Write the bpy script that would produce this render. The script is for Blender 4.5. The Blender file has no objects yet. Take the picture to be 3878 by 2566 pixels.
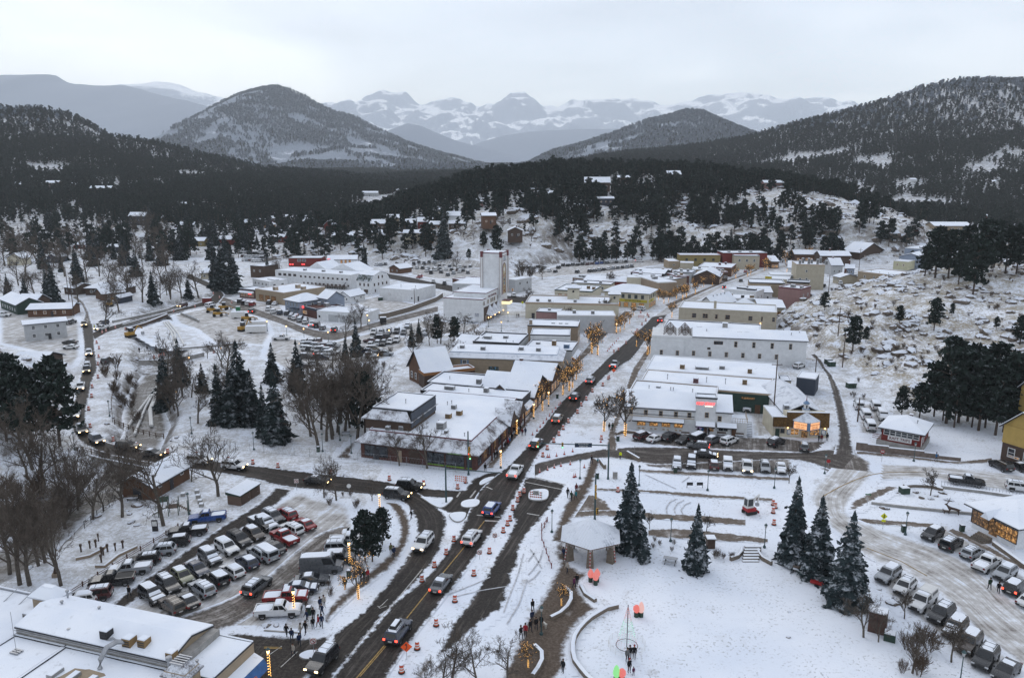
import bpy,bmesh,math,random
import numpy as np
from mathutils import Vector,Matrix
random.seed(7);RNG=np.random.default_rng(11)
SC=bpy.context.scene;COL=SC.collection
# ---------------------------------------------------------------- camera
FPX,CXP,CYP,HCAM=2950.0,1939.0,1283.0,56.0
PITCH=math.atan((CYP-640.0)/FPX)
cam=bpy.data.cameras.new('camera');CAM=bpy.data.objects.new('camera',cam);COL.objects.link(CAM)
cam.sensor_width=36.0;cam.lens=FPX/3878.0*36.0;cam.clip_start=0.5;cam.clip_end=60000.0
CAM.location=(0,0,HCAM);CAM.rotation_euler=(math.pi/2-PITCH,0,0)
SC.camera=CAM
# ---------------------------------------------------------------- sky: even overcast over a nishita base
SUN_EL,SUN_AZ=math.radians(38),math.radians(-35)
W=bpy.data.worlds.new('World');SC.world=W;W.use_nodes=True
wn=W.node_tree;wn.nodes.clear();wl=wn.links.new
def wnode(t,**k):
    n=wn.nodes.new(t)
    for a,v in k.items(): setattr(n,a,v)
    return n
wo=wnode('ShaderNodeOutputWorld');bg1=wnode('ShaderNodeBackground');bg2=wnode('ShaderNodeBackground');addn=wnode('ShaderNodeAddShader')
sky=wnode('ShaderNodeTexSky',sky_type='NISHITA');sky.sun_disc=False;sky.sun_elevation=SUN_EL;sky.sun_rotation=SUN_AZ
bg1.inputs[1].default_value=0.05;wl(sky.outputs[0],bg1.inputs[0])
tc=wnode('ShaderNodeTexCoord');sep=wnode('ShaderNodeSeparateXYZ');wl(tc.outputs['Generated'],sep.inputs[0])
ma=wnode('ShaderNodeMath',operation='ABSOLUTE');wl(sep.outputs[2],ma.inputs[0])
mz=wnode('ShaderNodeMath',operation='ADD');wl(ma.outputs[0],mz.inputs[0]);mz.inputs[1].default_value=0.16
dv=wnode('ShaderNodeVectorMath',operation='DIVIDE');cz=wnode('ShaderNodeCombineXYZ')
for i in range(3): wl(mz.outputs[0],cz.inputs[i])
wl(tc.outputs['Generated'],dv.inputs[0]);wl(cz.outputs[0],dv.inputs[1])
nz=wnode('ShaderNodeTexNoise');nz.inputs['Scale'].default_value=0.75;nz.inputs['Detail'].default_value=5;nz.inputs['Roughness'].default_value=0.52;nz.inputs['Distortion'].default_value=0.4
wl(dv.outputs[0],nz.inputs[0])
rp=wnode('ShaderNodeValToRGB');rp.color_ramp.elements[0].position=0.32;rp.color_ramp.elements[0].color=(0.62,0.65,0.71,1)
rp.color_ramp.elements[1].position=0.66;rp.color_ramp.elements[1].color=(0.925,0.95,1.0,1)
e=rp.color_ramp.elements.new(0.5);e.color=(0.75,0.79,0.865,1)
wl(nz.outputs[0],rp.inputs[0]);wl(rp.outputs[0],bg2.inputs[0]);bg2.inputs[1].default_value=1.06
wl(bg1.outputs[0],addn.inputs[0]);wl(bg2.outputs[0],addn.inputs[1]);wl(addn.outputs[0],wo.inputs[0])
sl=bpy.data.lights.new('sun','SUN');SUN=bpy.data.objects.new('sun',sl);COL.objects.link(SUN)
sl.energy=0.55;sl.angle=math.radians(30);sl.color=(1,0.98,0.95)
SUN.rotation_euler=(math.pi/2-SUN_EL,0,math.pi-SUN_AZ)
SC.view_settings.view_transform='Standard';SC.view_settings.look='None';SC.view_settings.exposure=-0.17;SC.view_settings.gamma=1.0
SC.view_settings.use_curve_mapping=False
cy=SC.cycles;cy.use_denoising=True;cy.max_bounces=5;cy.diffuse_bounces=3;cy.glossy_bounces=2;cy.transmission_bounces=3
cy.volume_bounces=3;cy.transparent_max_bounces=6;cy.caustics_reflective=False;cy.caustics_refractive=False;cy.sample_clamp_indirect=4.0
# ---------------------------------------------------------------- pixels of the photograph (as directions) to places on the ground
ZR={'A1': (0,800),'A2': (1000,800),'A3': (2000,800),'A4': (2878,800),'B1': (0,1400),'B2': (1000,1400),'B3': (2000,1400),'B4': (2878,1400),
      'C1': (0,1966),'C2': (1000,1966),'C3': (2000,1966),'C4': (2878,1966),'N': (0,0),
      'E1': (1500,1150),'E2': (1950,930),'E3': (2550,930),'E4': (900,930),'T4': (1780,950),'F1': (0,800),'W': (0,0)}
CT,ST=math.cos(PITCH),math.sin(PITCH)
def px(r,x,y):
    o=ZR[r];s=1.0 if r == 'N' else 2370/3878 if r == 'W' else (2370/700 if r[0] in 'EF' else 6.27 if r == 'T4' else 2.37)
    return o[0]+x/s,o[1]+y/s
def ray(x,y):
    a=(x-CXP)/FPX;u=-(y-CYP)/FPX
    return a,CT+u*ST,-ST+u*CT
def gp(r,x,y,z=0.0):
    d=ray(*px(r,x,y));t=(z-HCAM)/d[2]
    return (d[0]*t,d[1]*t)
def at_dist(x,y,Y):
    d=ray(x,y);t=Y/d[1]
    return d[0]*t,HCAM+d[2]*t
AX=math.radians(72.5)
UX,UY=math.cos(AX),math.sin(AX)           # along the main street, away
VX,VY=math.sin(AX),-math.cos(AX)          # across it, to the right
# ---------------------------------------------------------------- mesh helper
class MB:
    def __init__(s): s.v=[];s.f=[];s.m=[]
    def add(s,vs,fs,m=0):
        o=len(s.v);s.v += [tuple(p) for p in vs];s.f += [tuple(i+o for i in f) for f in fs]
        s.m += [m]*len(fs) if isinstance(m,int) else list(m)
        return s
    def box(s,cx,cy,z0,sx,sy,h,rot=0.0,m=0,taper=1.0,ty=None):
        c,n=math.cos(rot),math.sin(rot);vs=[]
        ty=taper if ty is None else ty
        for z,t,u in ((z0,1,1),(z0+h,taper,ty)):
            for a,b in ((-1,-1),(1,-1),(1,1),(-1,1)):
                x,y=a*sx/2*t,b*sy/2*u
                vs.append((cx+x*c-y*n,cy+x*n+y*c,z))
        return s.add(vs,[(3,2,1,0),(4,5,6,7),(0,1,5,4),(1,2,6,5),(2,3,7,6),(3,0,4,7)],m)
    def prism(s,poly,z0,z1,m=0,mtop=None,bottom=False):
        n=len(poly)
        vs=[(p[0],p[1],z0) for p in poly]+[(p[0],p[1],z1) for p in poly]
        fs=[(i,(i+1) % n,n+(i+1) % n,n+i) for i in range(n)]+[tuple(range(n,2*n))]
        ms=[m]*n+[m if mtop is None else mtop]
        if bottom: fs.append(tuple(range(n-1,-1,-1)));ms.append(m)
        return s.add(vs,fs,ms)
    def tube(s,pts,rad,n=6,m=0,cap=True):
        P=[Vector(p) for p in pts];k=len(P);vs=[]
        rad=[rad]*k if not hasattr(rad,'__len__') else rad
        for i,p in enumerate(P):
            d=(P[min(i+1,k-1)]-P[max(i-1,0)])
            d=d.normalized() if d.length > 1e-9 else Vector((0,0,1))
            a=d.cross(Vector((0.3,0.9,0.1)) if abs(d.z) > 0.95 else Vector((0,0,1))).normalized();b=d.cross(a)
            for j in range(n):
                w=2*math.pi*j/n
                vs.append(p+(a*math.cos(w)+b*math.sin(w))*rad[i])
        fs=[(i*n+j,i*n+(j+1) % n,(i+1)*n+(j+1) % n,(i+1)*n+j) for i in range(k-1) for j in range(n)]
        if cap and n > 2: fs += [tuple(range(n-1,-1,-1)),tuple((k-1)*n+j for j in range(n))]
        return s.add(vs,fs,m)
    def lathe(s,prof,n=12,c=(0,0,0),m=0):
        vs=[];ms=[]
        for r,z in prof:
            for j in range(n):
                w=2*math.pi*j/n;vs.append((c[0]+r*math.cos(w),c[1]+r*math.sin(w),c[2]+z))
        k=len(prof);fs=[]
        for i in range(k-1):
            for j in range(n):
                fs.append((i*n+j,i*n+(j+1) % n,(i+1)*n+(j+1) % n,(i+1)*n+j));ms.append(m if isinstance(m,int) else m[i])
        fs.append(tuple((k-1)*n+j for j in range(n)));ms.append(m if isinstance(m,int) else m[-1])
        return s.add(vs,fs,ms)
    def quad(s,a,b,c,d,m=0): return s.add([a,b,c,d],[(0,1,2,3)],m)
    def mesh(s,name,mats,smooth=False):
        me=bpy.data.meshes.new(name);me.from_pydata(s.v,[],s.f)
        mats=mats if isinstance(mats,(list,tuple)) else [mats]
        for mm in mats: me.materials.append(mm)
        if any(s.m): me.polygons.foreach_set('material_index',np.array(s.m,dtype=np.int32))
        if smooth: me.polygons.foreach_set('use_smooth',np.ones(len(s.f),dtype=bool))
        me.update();return me
    def build(s,name,mats,parent=None,smooth=False): return link(name,s.mesh(name,mats,smooth),parent)
def link(name,me,parent=None,loc=None,rz=None,scale=None):
    o=bpy.data.objects.new(name,me);COL.objects.link(o)
    if parent is not None: o.parent=parent
    if loc is not None: o.location=loc
    if rz is not None: o.rotation_euler=(0,0,rz)
    if scale is not None: o.scale=(scale,)*3 if not hasattr(scale,'__len__') else scale
    return o
def tag(o,label=None,cat=None,group=None,kind=None):
    if label: o['label']=label
    if cat: o['category']=cat
    if group: o['group']=group
    if kind: o['kind']=kind
    return o
def empty(name,label,cat,loc=(0,0,0),rz=0.0,group=None,scale=None):
    o=bpy.data.objects.new(name,None);COL.objects.link(o);o.location=loc;o.rotation_euler=(0,0,rz);o.empty_display_size=0.2
    if scale: o.scale=(scale,)*3
    return tag(o,label,cat,group)
# ---------------------------------------------------------------- materials
MATS={}
class NT:
    def __init__(s,name):
        s.mat=bpy.data.materials.new(name);s.mat.use_nodes=True;s.t=s.mat.node_tree;s.t.nodes.clear();s.out=s.n('ShaderNodeOutputMaterial')
        s.b=s.n('ShaderNodeBsdfPrincipled');s.l(s.b.outputs[0],s.out.inputs[0]);s.b.inputs['Specular IOR Level'].default_value=0.35
        MATS[name]=s.mat
    def n(s,t,**k):
        q=s.t.nodes.new(t)
        for a,v in k.items(): setattr(q,a,v)
        return q
    def l(s,a,b): s.t.links.new(a,b)
    def put(s,sock,v):
        if isinstance(v,(int,float)): sock.default_value=v
        elif isinstance(v,tuple): sock.default_value=v if len(v) == 4 or len(v) == len(sock.default_value) else v+(1,)
        else: s.l(v,sock)
    def noise(s,scale,detail=4,rough=0.55,vec=None,dist=0.0):
        q=s.n('ShaderNodeTexNoise');q.inputs['Scale'].default_value=scale;q.inputs['Detail'].default_value=detail;q.inputs['Roughness'].default_value=rough;q.inputs['Distortion'].default_value=dist
        s.l(s.pos() if vec is None else vec,q.inputs['Vector']);return q.outputs[0]
    def pos(s):
        if not hasattr(s,'_p'): s._p=s.n('ShaderNodeNewGeometry')
        return s._p.outputs['Position']
    def nrm(s): s.pos();return s._p.outputs['Normal']
    def obj(s):
        if not hasattr(s,'_o'): s._o=s.n('ShaderNodeTexCoord')
        return s._o.outputs['Object']
    def math(s,op,a,b=0.0,c=False):
        q=s.n('ShaderNodeMath',operation=op);q.use_clamp=c;s.put(q.inputs[0],a);s.put(q.inputs[1],b);return q.outputs[0]
    def ramp(s,v,lo,hi,a=0.0,b=1.0):
        q=s.n('ShaderNodeMapRange');q.interpolation_type='SMOOTHSTEP';s.put(q.inputs[0],v)
        for i,k in enumerate((lo,hi,a,b)): s.put(q.inputs[i+1],k)
        return q.outputs[0]
    def mix(s,f,a,b,mode='MIX'):
        q=s.n('ShaderNodeMix',data_type='RGBA',blend_type=mode);s.put(q.inputs[0],f);s.put(q.inputs[6],a);s.put(q.inputs[7],b);return q.outputs[2]
    def sep(s,v):
        q=s.n('ShaderNodeSeparateXYZ');s.l(v,q.inputs[0]);return q.outputs
    def attr(s,name):
        q=s.n('ShaderNodeAttribute');q.attribute_name=name;return q.outputs
    def bump(s,h,strength=0.4,dist=0.05):
        q=s.n('ShaderNodeBump');q.inputs['Strength'].default_value=strength;q.inputs['Distance'].default_value=dist;s.put(q.inputs['Height'],h);s.l(q.outputs[0],s.b.inputs['Normal'])
    def done(s,col=None,rough=0.6,metal=0.0,spec=None,emit=None,estr=0.0):
        if col is not None: s.put(s.b.inputs['Base Color'],col)
        s.put(s.b.inputs['Roughness'],rough);s.b.inputs['Metallic'].default_value=metal
        if spec is not None: s.b.inputs['Specular IOR Level'].default_value=spec
        if emit is not None: s.put(s.b.inputs['Emission Color'],emit);s.put(s.b.inputs['Emission Strength'],estr)
        return s.mat
SNOW=(0.78,0.82,0.88)
def snow_col(t):
    """trodden snow: base tint, faint blue and grey drift, speckle of old footprints"""
    n1=t.noise(0.06,4);n2=t.noise(0.9,5,0.7);n3=t.noise(2.6,2,0.5);n4=t.noise(0.018,4,0.6);n5=t.noise(0.22,5,0.7)
    c=t.mix(t.ramp(n1,0.3,0.7),(0.70,0.75,0.835),(0.82,0.85,0.905))
    c=t.mix(t.math('MULTIPLY',t.ramp(n2,0.55,0.75),0.30),c,(0.50,0.52,0.55))
    c=t.mix(t.math('MULTIPLY',t.ramp(n3,0.57,0.65),t.ramp(n5,0.40,0.60,0.0,0.68)),c,(0.36,0.37,0.38))
    c=t.mix(t.math('MULTIPLY',t.ramp(n5,0.56,0.70),t.ramp(n4,0.42,0.56,0.0,0.62)),c,(0.40,0.385,0.37))
    return c,n2,n3
def plain(name,col,rough=0.6,metal=0.0,var=0.18,scale=1.3,bump=0.0,spec=None):
    t=NT(name);n=t.noise(scale,5,0.65,t.obj());a=tuple(min(1,v*(1-var)) for v in col[:3]);b=tuple(min(1,v*(1+var)) for v in col[:3])
    c=t.mix(t.ramp(n,0.3,0.7),a,b)
    if bump: t.bump(t.noise(scale*14,3,0.6,t.obj()),bump,0.02)
    return t.done(c,rough,metal,spec)
def glow(name,col,strength,sample=False):
    t=NT(name);m=t.done((0.1,0.1,0.1),0.4,emit=col,estr=strength)
    m.cycles.emission_sampling='AUTO' if sample else 'NONE'
    return m
# ---------------------------------------------------------------- terrain heights
def vnoise(x,y,seed=0):
    xi=np.floor(x).astype(np.int64);yi=np.floor(y).astype(np.int64);fx=x-xi;fy=y-yi
    fx=fx*fx*(3-2*fx);fy=fy*fy*(3-2*fy)
    def h(a,b):
        n=(a*374761393+b*668265263+seed*1442695041) & 0x7fffffff
        n=((n ^ (n >> 13))*1274126177) & 0x7fffffff
        return ((n ^ (n >> 16)) & 0xffff)/65535.0
    return (h(xi,yi)*(1-fx)+h(xi+1,yi)*fx)*(1-fy)+(h(xi,yi+1)*(1-fx)+h(xi+1,yi+1)*fx)*fy
def fbm(x,y,oct=4,seed=0):
    s=0;a=0.5;t=0
    for i in range(oct): s=s+a*vnoise(x*2**i,y*2**i,seed+i);t += a;a *= 0.5
    return s/t
def sst(a,b,x):
    t=np.clip((x-a)/(b-a),0,1);return t*t*(3-2*t)
def base_h(X,Y): return np.interp(Y,[0,470,900,4000,8000,14000,30000],[0,0,5,58,125,240,400])
# name, crest pixels, distance, front width, back width, noise amplitude, noise wavelength, profile power
RIDGES=[
 ('hill_centre',[(1250,860),(1450,800),(1600,760),(1750,700),(1900,668),(2100,655),(2300,655),(2500,655),(2750,668),(2900,696),(3050,730),(3180,790),(3290,850),(3360,905),(3420,960)],800,330,420,20,48,0.58),
 ('hill_left',[(-900,380),(0,412),(135,420),(211,440),(363,510),(485,530),(612,560),(717,592),(865,622),(1000,650),(1200,665),(1500,690)],1700,1170,700,12,160,0.95),
 ('hill_right',[(1900,660),(2150,625),(2300,595),(2500,575),(2650,556),(2800,535),(2950,490),(3100,455),(3300,400),(3450,345),(3550,325),(3700,315),(3800,322),(3878,300),(4300,280),(5200,300)],2200,1350,900,22,260,1.0),
 ('mountain_cone_right',[(1850,650),(2000,622),(2084,578),(2211,545),(2337,498),(2422,470),(2506,452),(2570,430),(2603,428),(2654,453),(2717,482),(2759,504),(2844,525),(3000,570),(3200,620)],4200,1500,1500,30,420,1.0),
 ('mountain_dome_left',[(480,640),(560,600),(650,558),(710,520),(780,474),(827,415),(886,370),(950,344),(1000,336),(1042,332),(1084,338),(1148,363),(1211,397),(1262,420),(1338,437),(1422,479),(1527,524),(1633,566),(1738,600),(1802,622),(1900,645)],5000,2000,2200,75,420,1.05),
 ('mountain_small',[(1400,560),(1485,494),(1548,471),(1590,477),(1675,511),(1738,536),(1802,553),(1950,590),(2100,620)],7000,1700,1500,40,500,1.0),
 ('mountain_low_band',[(1700,580),(1823,536),(1907,511),(2000,497),(2169,491),(2337,489),(2600,500),(2900,520)],9000,2200,2000,50,900,1.0),
 ('mountain_far_left',[(-1500,300),(0,327),(55,292),(127,284),(198,282),(224,303),(262,312),(359,314),(422,314),(485,331),(591,358),(717,388),(823,411),(950,470),(1100,540)],8500,3300,2500,130,800,1.05),
 ('mountain_white_left',[(250,330),(422,318),(561,299),(620,303),(675,318),(802,356),(900,385),(1050,440),(1250,470)],12500,3000,3000,300,800,1.1),
 ('mountain_snow_far',[(1000,480),(1200,440),(1312,411),(1371,392),(1422,381),(1506,381),(1590,390),(1717,377),(1780,381),(1802,403),(1844,394),(1877,406),(1928,390),(1983,379),(2021,390),(2051,411),(2105,407),(2169,373),(2219,369),(2295,381),(2337,375),(2422,377),(2485,388),(2502,396),(2548,381),(2633,371),(2772,369),(2844,381),(2928,383),(2962,377),(3026,392),(3089,411),(3152,420),(3300,465),(3700,500)],14500,5200,3000,700,850,1.1),
]
RC=[]
for nm,cr,Yc,wf,wb,na,nw,pw in RIDGES:
    xs,zs=zip(*[at_dist(a,b,Yc) for a,b in cr]);RC.append((np.array(xs),np.array(zs)))
def ridge_h(i,X,Y,b):
    nm,cr,Yc,wf,wb,na,nw,pw=RIDGES[i];xs,zs=RC[i]
    zc=np.interp(X,xs,zs);yc=Yc+(fbm(X/nw/1.7,X*0+i,2,i)-0.5)*wf*0.25
    edge=sst(xs[0]-wf*0.35,xs[0],X)*sst(xs[-1]+wf*0.35,xs[-1],X)
    d=Y-yc;t=np.where(d < 0,1+d/wf,1-d/wb);t=np.clip(t,0,1)
    tt=t**pw if pw < 1 else (t**pw)*0.5+0.5*t*t*(3-2*t)
    n=fbm(X/nw,Y/nw,5,31+i)
    r=1-np.abs(2*fbm(X/nw*0.8,Y/nw*0.5,4,71+i)-1)
    amp=na*((0.25+0.75*(1-t)) if i < 8 else (0.45+0.55*(1-t)))*sst(0,0.15,t)
    z=b-3+(zc-b+3)*tt*edge+(n-0.5)*amp*1.2+(r-0.75)*amp
    return np.where((t <= 0) | (edge <= 0),-1e3,z)
def knoll_h(X,Y):
    xb=np.interp(Y,[140,165,217,250,285,340],[118,88,97,95,97,130])
    f=sst(150,300,Y)*0.55+0.45*np.clip((Y-152)/148,0,1);bk=sst(362,306,Y)
    side=np.clip((X-xb)/62,0,1)**0.62
    top=15.5+0.06*np.clip(X-100,0,400)
    z=top*f*side*bk
    rock=np.abs(fbm(X/7,Y/7,4,5)-0.5)*2;big=fbm(X/23,Y/23,3,9)
    z=z+sst(0.3,3,z)*((0.5-rock)*3.2*sst(150,105,X)+(big-0.5)*5.0+(fbm(X/3,Y/3,3,8)-0.5)*1.0)
    return z
def mound_h(X,Y):
    xe=np.interp(Y,[125,140,165,190,215,235],[-150,-98,-103,-112,-126,-160])
    s=np.clip((xe-X)/26,0,1)*sst(118,132,Y)*sst(238,205,Y);z=11*s**0.8
    return z+sst(0.2,2,z)*(fbm(X/5,Y/5,4,3)-0.5)*5
RIVER=[]      # filled below: (polyline, half width, depth)
def seg_dist(X,Y,pl):
    d=np.full(np.shape(X),1e9)
    for (x0,y0),(x1,y1) in zip(pl[:-1],pl[1:]):
        L2=(x1-x0)**2+(y1-y0)**2;t=np.clip(((X-x0)*(x1-x0)+(Y-y0)*(y1-y0))/L2,0,1)
        d=np.minimum(d,np.hypot(X-x0-t*(x1-x0),Y-y0-t*(y1-y0)))
    return d
RIV_UP=[gp('A1',2250,700),gp('A1',1900,760),gp('A1',1450,850),gp('A1',1380,1010),gp('A1',1450,1150),gp('A1',1400,1290)]
RIV_LO=[gp('A1',1400,1290),gp('A1',1430,1400),gp('B1',1330,170,-2),gp('B1',1290,400,-2),gp('B1',1330,520,-2),gp('B1',1180,800,-2),gp('B1',960,1120,-2),gp('B1',560,1300,-2),gp('C1',330,180,-2),gp('C1',60,420,-2),gp('C1',-500,700,-2)]
RIVER=[(RIV_UP,6.5,1.7),(RIV_LO,4.6,2.6)]
def terrain(X,Y,full=False):
    X=np.asarray(X,float);Y=np.asarray(Y,float)
    b=base_h(X,Y);b=b+(fbm(X/300,Y/300,3,2)-0.5)*np.clip((Y-500)/60,0,12)
    best=b.copy();own=np.zeros(X.shape,int)
    for i in range(len(RIDGES) if Y.size and Y.max() > 455 else 0):
        z=ridge_h(i,X,Y,b);k=z > best;best=np.where(k,z,best);own=np.where(k,i+1,own)
    z=knoll_h(X,Y);best=best+z;own=np.where((z > 1.0) & (own == 0),98,own)
    z=mound_h(X,Y);best=best+z
    near=(Y < 420) & (X < 10)
    for pl,hw,dp in RIVER:
        d=seg_dist(X,Y,pl);best=best-np.where(near,dp*sst(hw+3.2,hw-0.8,d),0)
    return (best,own) if full else best
def TZ(x,y): return float(terrain(np.array([x]),np.array([y]))[0])
def gpt(r,x,y):
    """a pixel to the terrain under it (marching along its direction)"""
    d=ray(*px(r,x,y));y0=gp(r,x,y,26.0)[1] if d[2] <-0.02 else 420
    for ys in (np.arange(max(50,min(y0,420)),454,0.5),np.arange(440,3000,3.0)):
        t=ys/d[1];z=HCAM+d[2]*t;h=terrain(d[0]*t,ys);k=np.nonzero(z <= h)[0]
        if len(k): break
    i=k[0] if len(k) else len(ys)-1
    return d[0]*t[i],ys[i],float(h[i])
# ---------------------------------------------------------------- ground sheet and mountains
def mat_ground():
    t=NT('snowy_ground');c,n2,n3=snow_col(t);m=t.attr('mask')
    s=t.sep(m[1])   # vector: x grass, y rock, z litter
    ng=t.noise(0.22,6,0.72);nf=t.noise(1.6,5,0.75);nrm=t.sep(t.nrm())
    grass=t.mix(nf,(0.20,0.16,0.105),(0.36,0.315,0.23))
    g=t.math('MULTIPLY',s[0],t.ramp(t.math('ADD',t.math('MULTIPLY',ng,0.6),t.math('MULTIPLY',nf,0.6)),0.50,0.68),True)
    c=t.mix(g,c,grass)
    rockc=t.mix(t.noise(0.5,6,0.7),(0.055,0.047,0.042),(0.19,0.155,0.125))
    steep=t.ramp(nrm[2],0.90,0.72)
    nr=t.noise(0.30,6,0.68,dist=0.6);nb=t.noise(0.055,6,0.72,dist=0.8)
    r=t.math('MULTIPLY',s[1],t.math('MAXIMUM',t.math('MULTIPLY',steep,t.ramp(nr,0.36,0.52)),t.ramp(t.math('ADD',t.math('MULTIPLY',nr,0.5),t.math('MULTIPLY',nb,0.5)),0.53,0.60)),True)
    c=t.mix(r,c,rockc)
    lit=t.math('MULTIPLY',s[2],t.ramp(t.math('ADD',t.math('MULTIPLY',ng,0.5),t.math('MULTIPLY',nf,0.5)),0.42,0.60),True)
    c=t.mix(lit,c,t.mix(nf,(0.035,0.032,0.028),(0.10,0.085,0.065)))
    t.bump(t.math('ADD',t.math('MULTIPLY',n2,1.0),t.math('MULTIPLY',n3,0.35)),0.55,0.12)
    return t.done(c,0.75,spec=0.2)
def mat_mountain(name,lo,hi,scale,snowlo=0.52,snowhi=0.66,sn=(0.84,0.87,0.92),lo_n=0.6):
    t=NT(name);n=t.noise(scale,7,0.7);n2=t.noise(scale*9,5,0.7);nz_=t.sep(t.nrm())
    c=t.mix(n2,lo,hi)
    v=t.math('ADD',t.math('MULTIPLY',n,0.75),t.math('MULTIPLY',n2,0.25))
    v=t.math('ADD',v,t.ramp(nz_[2],lo_n,0.995,-0.14,0.08))
    c=t.mix(t.ramp(v,snowlo,snowhi),c,sn)
    return t.done(c,0.9,spec=0.1)
M_GROUND=mat_ground()
M_FAR={8: mat_mountain('mountain_frost_haze',(0.20,0.235,0.29),(0.36,0.40,0.465),0.02,0.66,0.85),3: mat_mountain('mountain_forest',(0.13,0.155,0.195),(0.34,0.38,0.44),0.008,0.60,0.78),10: mat_mountain('mountain_snow',(0.30,0.345,0.42),(0.54,0.58,0.64),0.0024,0.42,0.55,(0.90,0.92,0.95),0.86)}  # forest, rock and frost tones paled: distant haze is painted into them
NR,NC=620,560
rows=np.concatenate([np.linspace(30,470,230,endpoint=False),470*(19500/470)**np.linspace(0,1,NR-230)])
cols=np.tan(np.linspace(-0.86,0.86,NC))*0.92
def pad_cols(y): return cols*y+np.sign(cols)*np.abs(cols)**3*120
GXm=np.stack([pad_cols(y) for y in rows]);GYm=np.repeat(rows[:,None],NC,1)
GZ,GOWN=terrain(GXm,GYm,True)
# masks: dry grass, rock, forest litter
town=(GYm < 480)
kn=knoll_h(GXm,GYm) > 0.6;md=mound_h(GXm,GYm) > 0.3
gr=np.zeros_like(GZ);rk=np.zeros_like(GZ);lt=np.zeros_like(GZ)
gr[kn]=0.95;rk[kn]=0.85;rk[kn & (GXm > 140)]=0.6
rk[md]=1.0;gr[md]=0.3;lt[md]=0.3
hc=(GOWN == 1);rk[hc]=0.9;gr[hc]=0.75
far1=(GYm > 500) & ~hc;gr[far1]=0.5;lt[far1]=0.55;rk[far1]=0.35
tw=town & ~kn & ~md & ((GYm > 165) | (GXm <-25));gr[tw]=0.42;lt[tw]=0.16
rb=np.zeros_like(GZ)
for pl,hw,dp in RIVER: rb=np.maximum(rb,sst(hw+4.5,hw,seg_dist(GXm,GYm,pl))*(GYm < 420))
lt=np.maximum(lt,rb*0.8);rk=np.maximum(rk,rb)
def sheet(name,sel,mat):
    """quads whose lower-left corner is in sel, as one object"""
    q=np.argwhere(sel[:-1,:-1]);idx=np.full(GZ.shape,-1,int)
    i=q[:,0];j=q[:,1];F=np.stack([i*NC+j,i*NC+j+1,(i+1)*NC+j+1,(i+1)*NC+j],1)
    u,inv=np.unique(F.ravel(),return_inverse=True);F=inv.reshape(F.shape)
    V=np.stack([GXm.ravel()[u],GYm.ravel()[u],GZ.ravel()[u]],1)
    me=bpy.data.meshes.new(name);me.vertices.add(len(V));me.vertices.foreach_set('co',V.ravel())
    me.loops.add(F.size);me.loops.foreach_set('vertex_index',F.ravel().astype(np.int32));me.polygons.add(len(F))
    me.polygons.foreach_set('loop_start',np.arange(0,F.size,4,dtype=np.int32))
    me.polygons.foreach_set('use_smooth',np.ones(len(F),bool));me.materials.append(mat);me.update(calc_edges=True);me.validate()
    a=me.attributes.new('mask','FLOAT_VECTOR','POINT');a.data.foreach_set('vector',np.stack([gr.ravel()[u],rk.ravel()[u],lt.ravel()[u]],1).ravel().astype(np.float32))
    return tag(link(name,me),kind='structure')
OWNQ=GOWN
NAMES={1: 'hill',2: 'hill',3: 'hill'}
sheet('ground',~np.isin(OWNQ,list(range(1,len(RIDGES)+1))),M_GROUND)
for k in range(1,len(RIDGES)+1):
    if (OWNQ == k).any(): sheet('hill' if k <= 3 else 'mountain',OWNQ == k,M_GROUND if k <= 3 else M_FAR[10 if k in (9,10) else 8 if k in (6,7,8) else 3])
# ---------------------------------------------------------------- air: pale haze round everything
def haze():
    m=bpy.data.materials.new('haze_air');m.use_nodes=True;t=m.node_tree;t.nodes.clear()
    o=t.nodes.new('ShaderNodeOutputMaterial');v=t.nodes.new('ShaderNodeVolumePrincipled');t.links.new(v.outputs[0],o.inputs['Volume'])
    v.inputs['Color'].default_value=(0.95,0.985,1.0,1);v.inputs['Density'].default_value=0.000056;v.inputs['Anisotropy'].default_value=0.0
    b=MB();b.box(0,9500,-12,46000,20600,float(GZ.max())+60);h=b.build('haze',m)
    tag(h,kind='stuff')
haze()
# ---------------------------------------------------------------- conifers
def mat_needles(name,lo,hi,frost):
    t=NT(name);n=t.noise(0.6,3,0.6);oi=t.n('ShaderNodeObjectInfo')
    c=t.mix(t.noise(2.5,3),lo,hi);c=t.mix(t.math('MULTIPLY',oi.outputs['Random'],0.5),c,tuple(v*0.55 for v in lo))
    nz_=t.sep(t.nrm())[2];f=t.math('MULTIPLY',t.ramp(nz_,0.15,0.9),t.ramp(t.noise(0.8,4,0.75),0.50,0.64),True)
    c=t.mix(t.math('MULTIPLY',f,frost),c,(0.66,0.70,0.76))
    return t.done(c,0.9,spec=0.02)
M_NEED=mat_needles('needles',(0.013,0.020,0.021),(0.034,0.045,0.044),0.30)
M_PINE=mat_needles('pine_needles',(0.012,0.020,0.018),(0.036,0.048,0.040),0.20)
M_SPRU=mat_needles('spruce_needles',(0.018,0.028,0.031),(0.045,0.060,0.064),0.62)
M_FROST_HAZE=mat_needles('frost_haze_needles',(0.10,0.122,0.155),(0.26,0.30,0.36),1.0)  # frost, plus distant haze painted in as paler needle colours
M_BARK=plain('pine_bark',(0.075,0.055,0.045),0.9,0,0.35,3.0,0.5)
M_GBARK=plain('grey_bark',(0.115,0.10,0.085),0.9,0,0.3,3.0,0.4)
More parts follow.
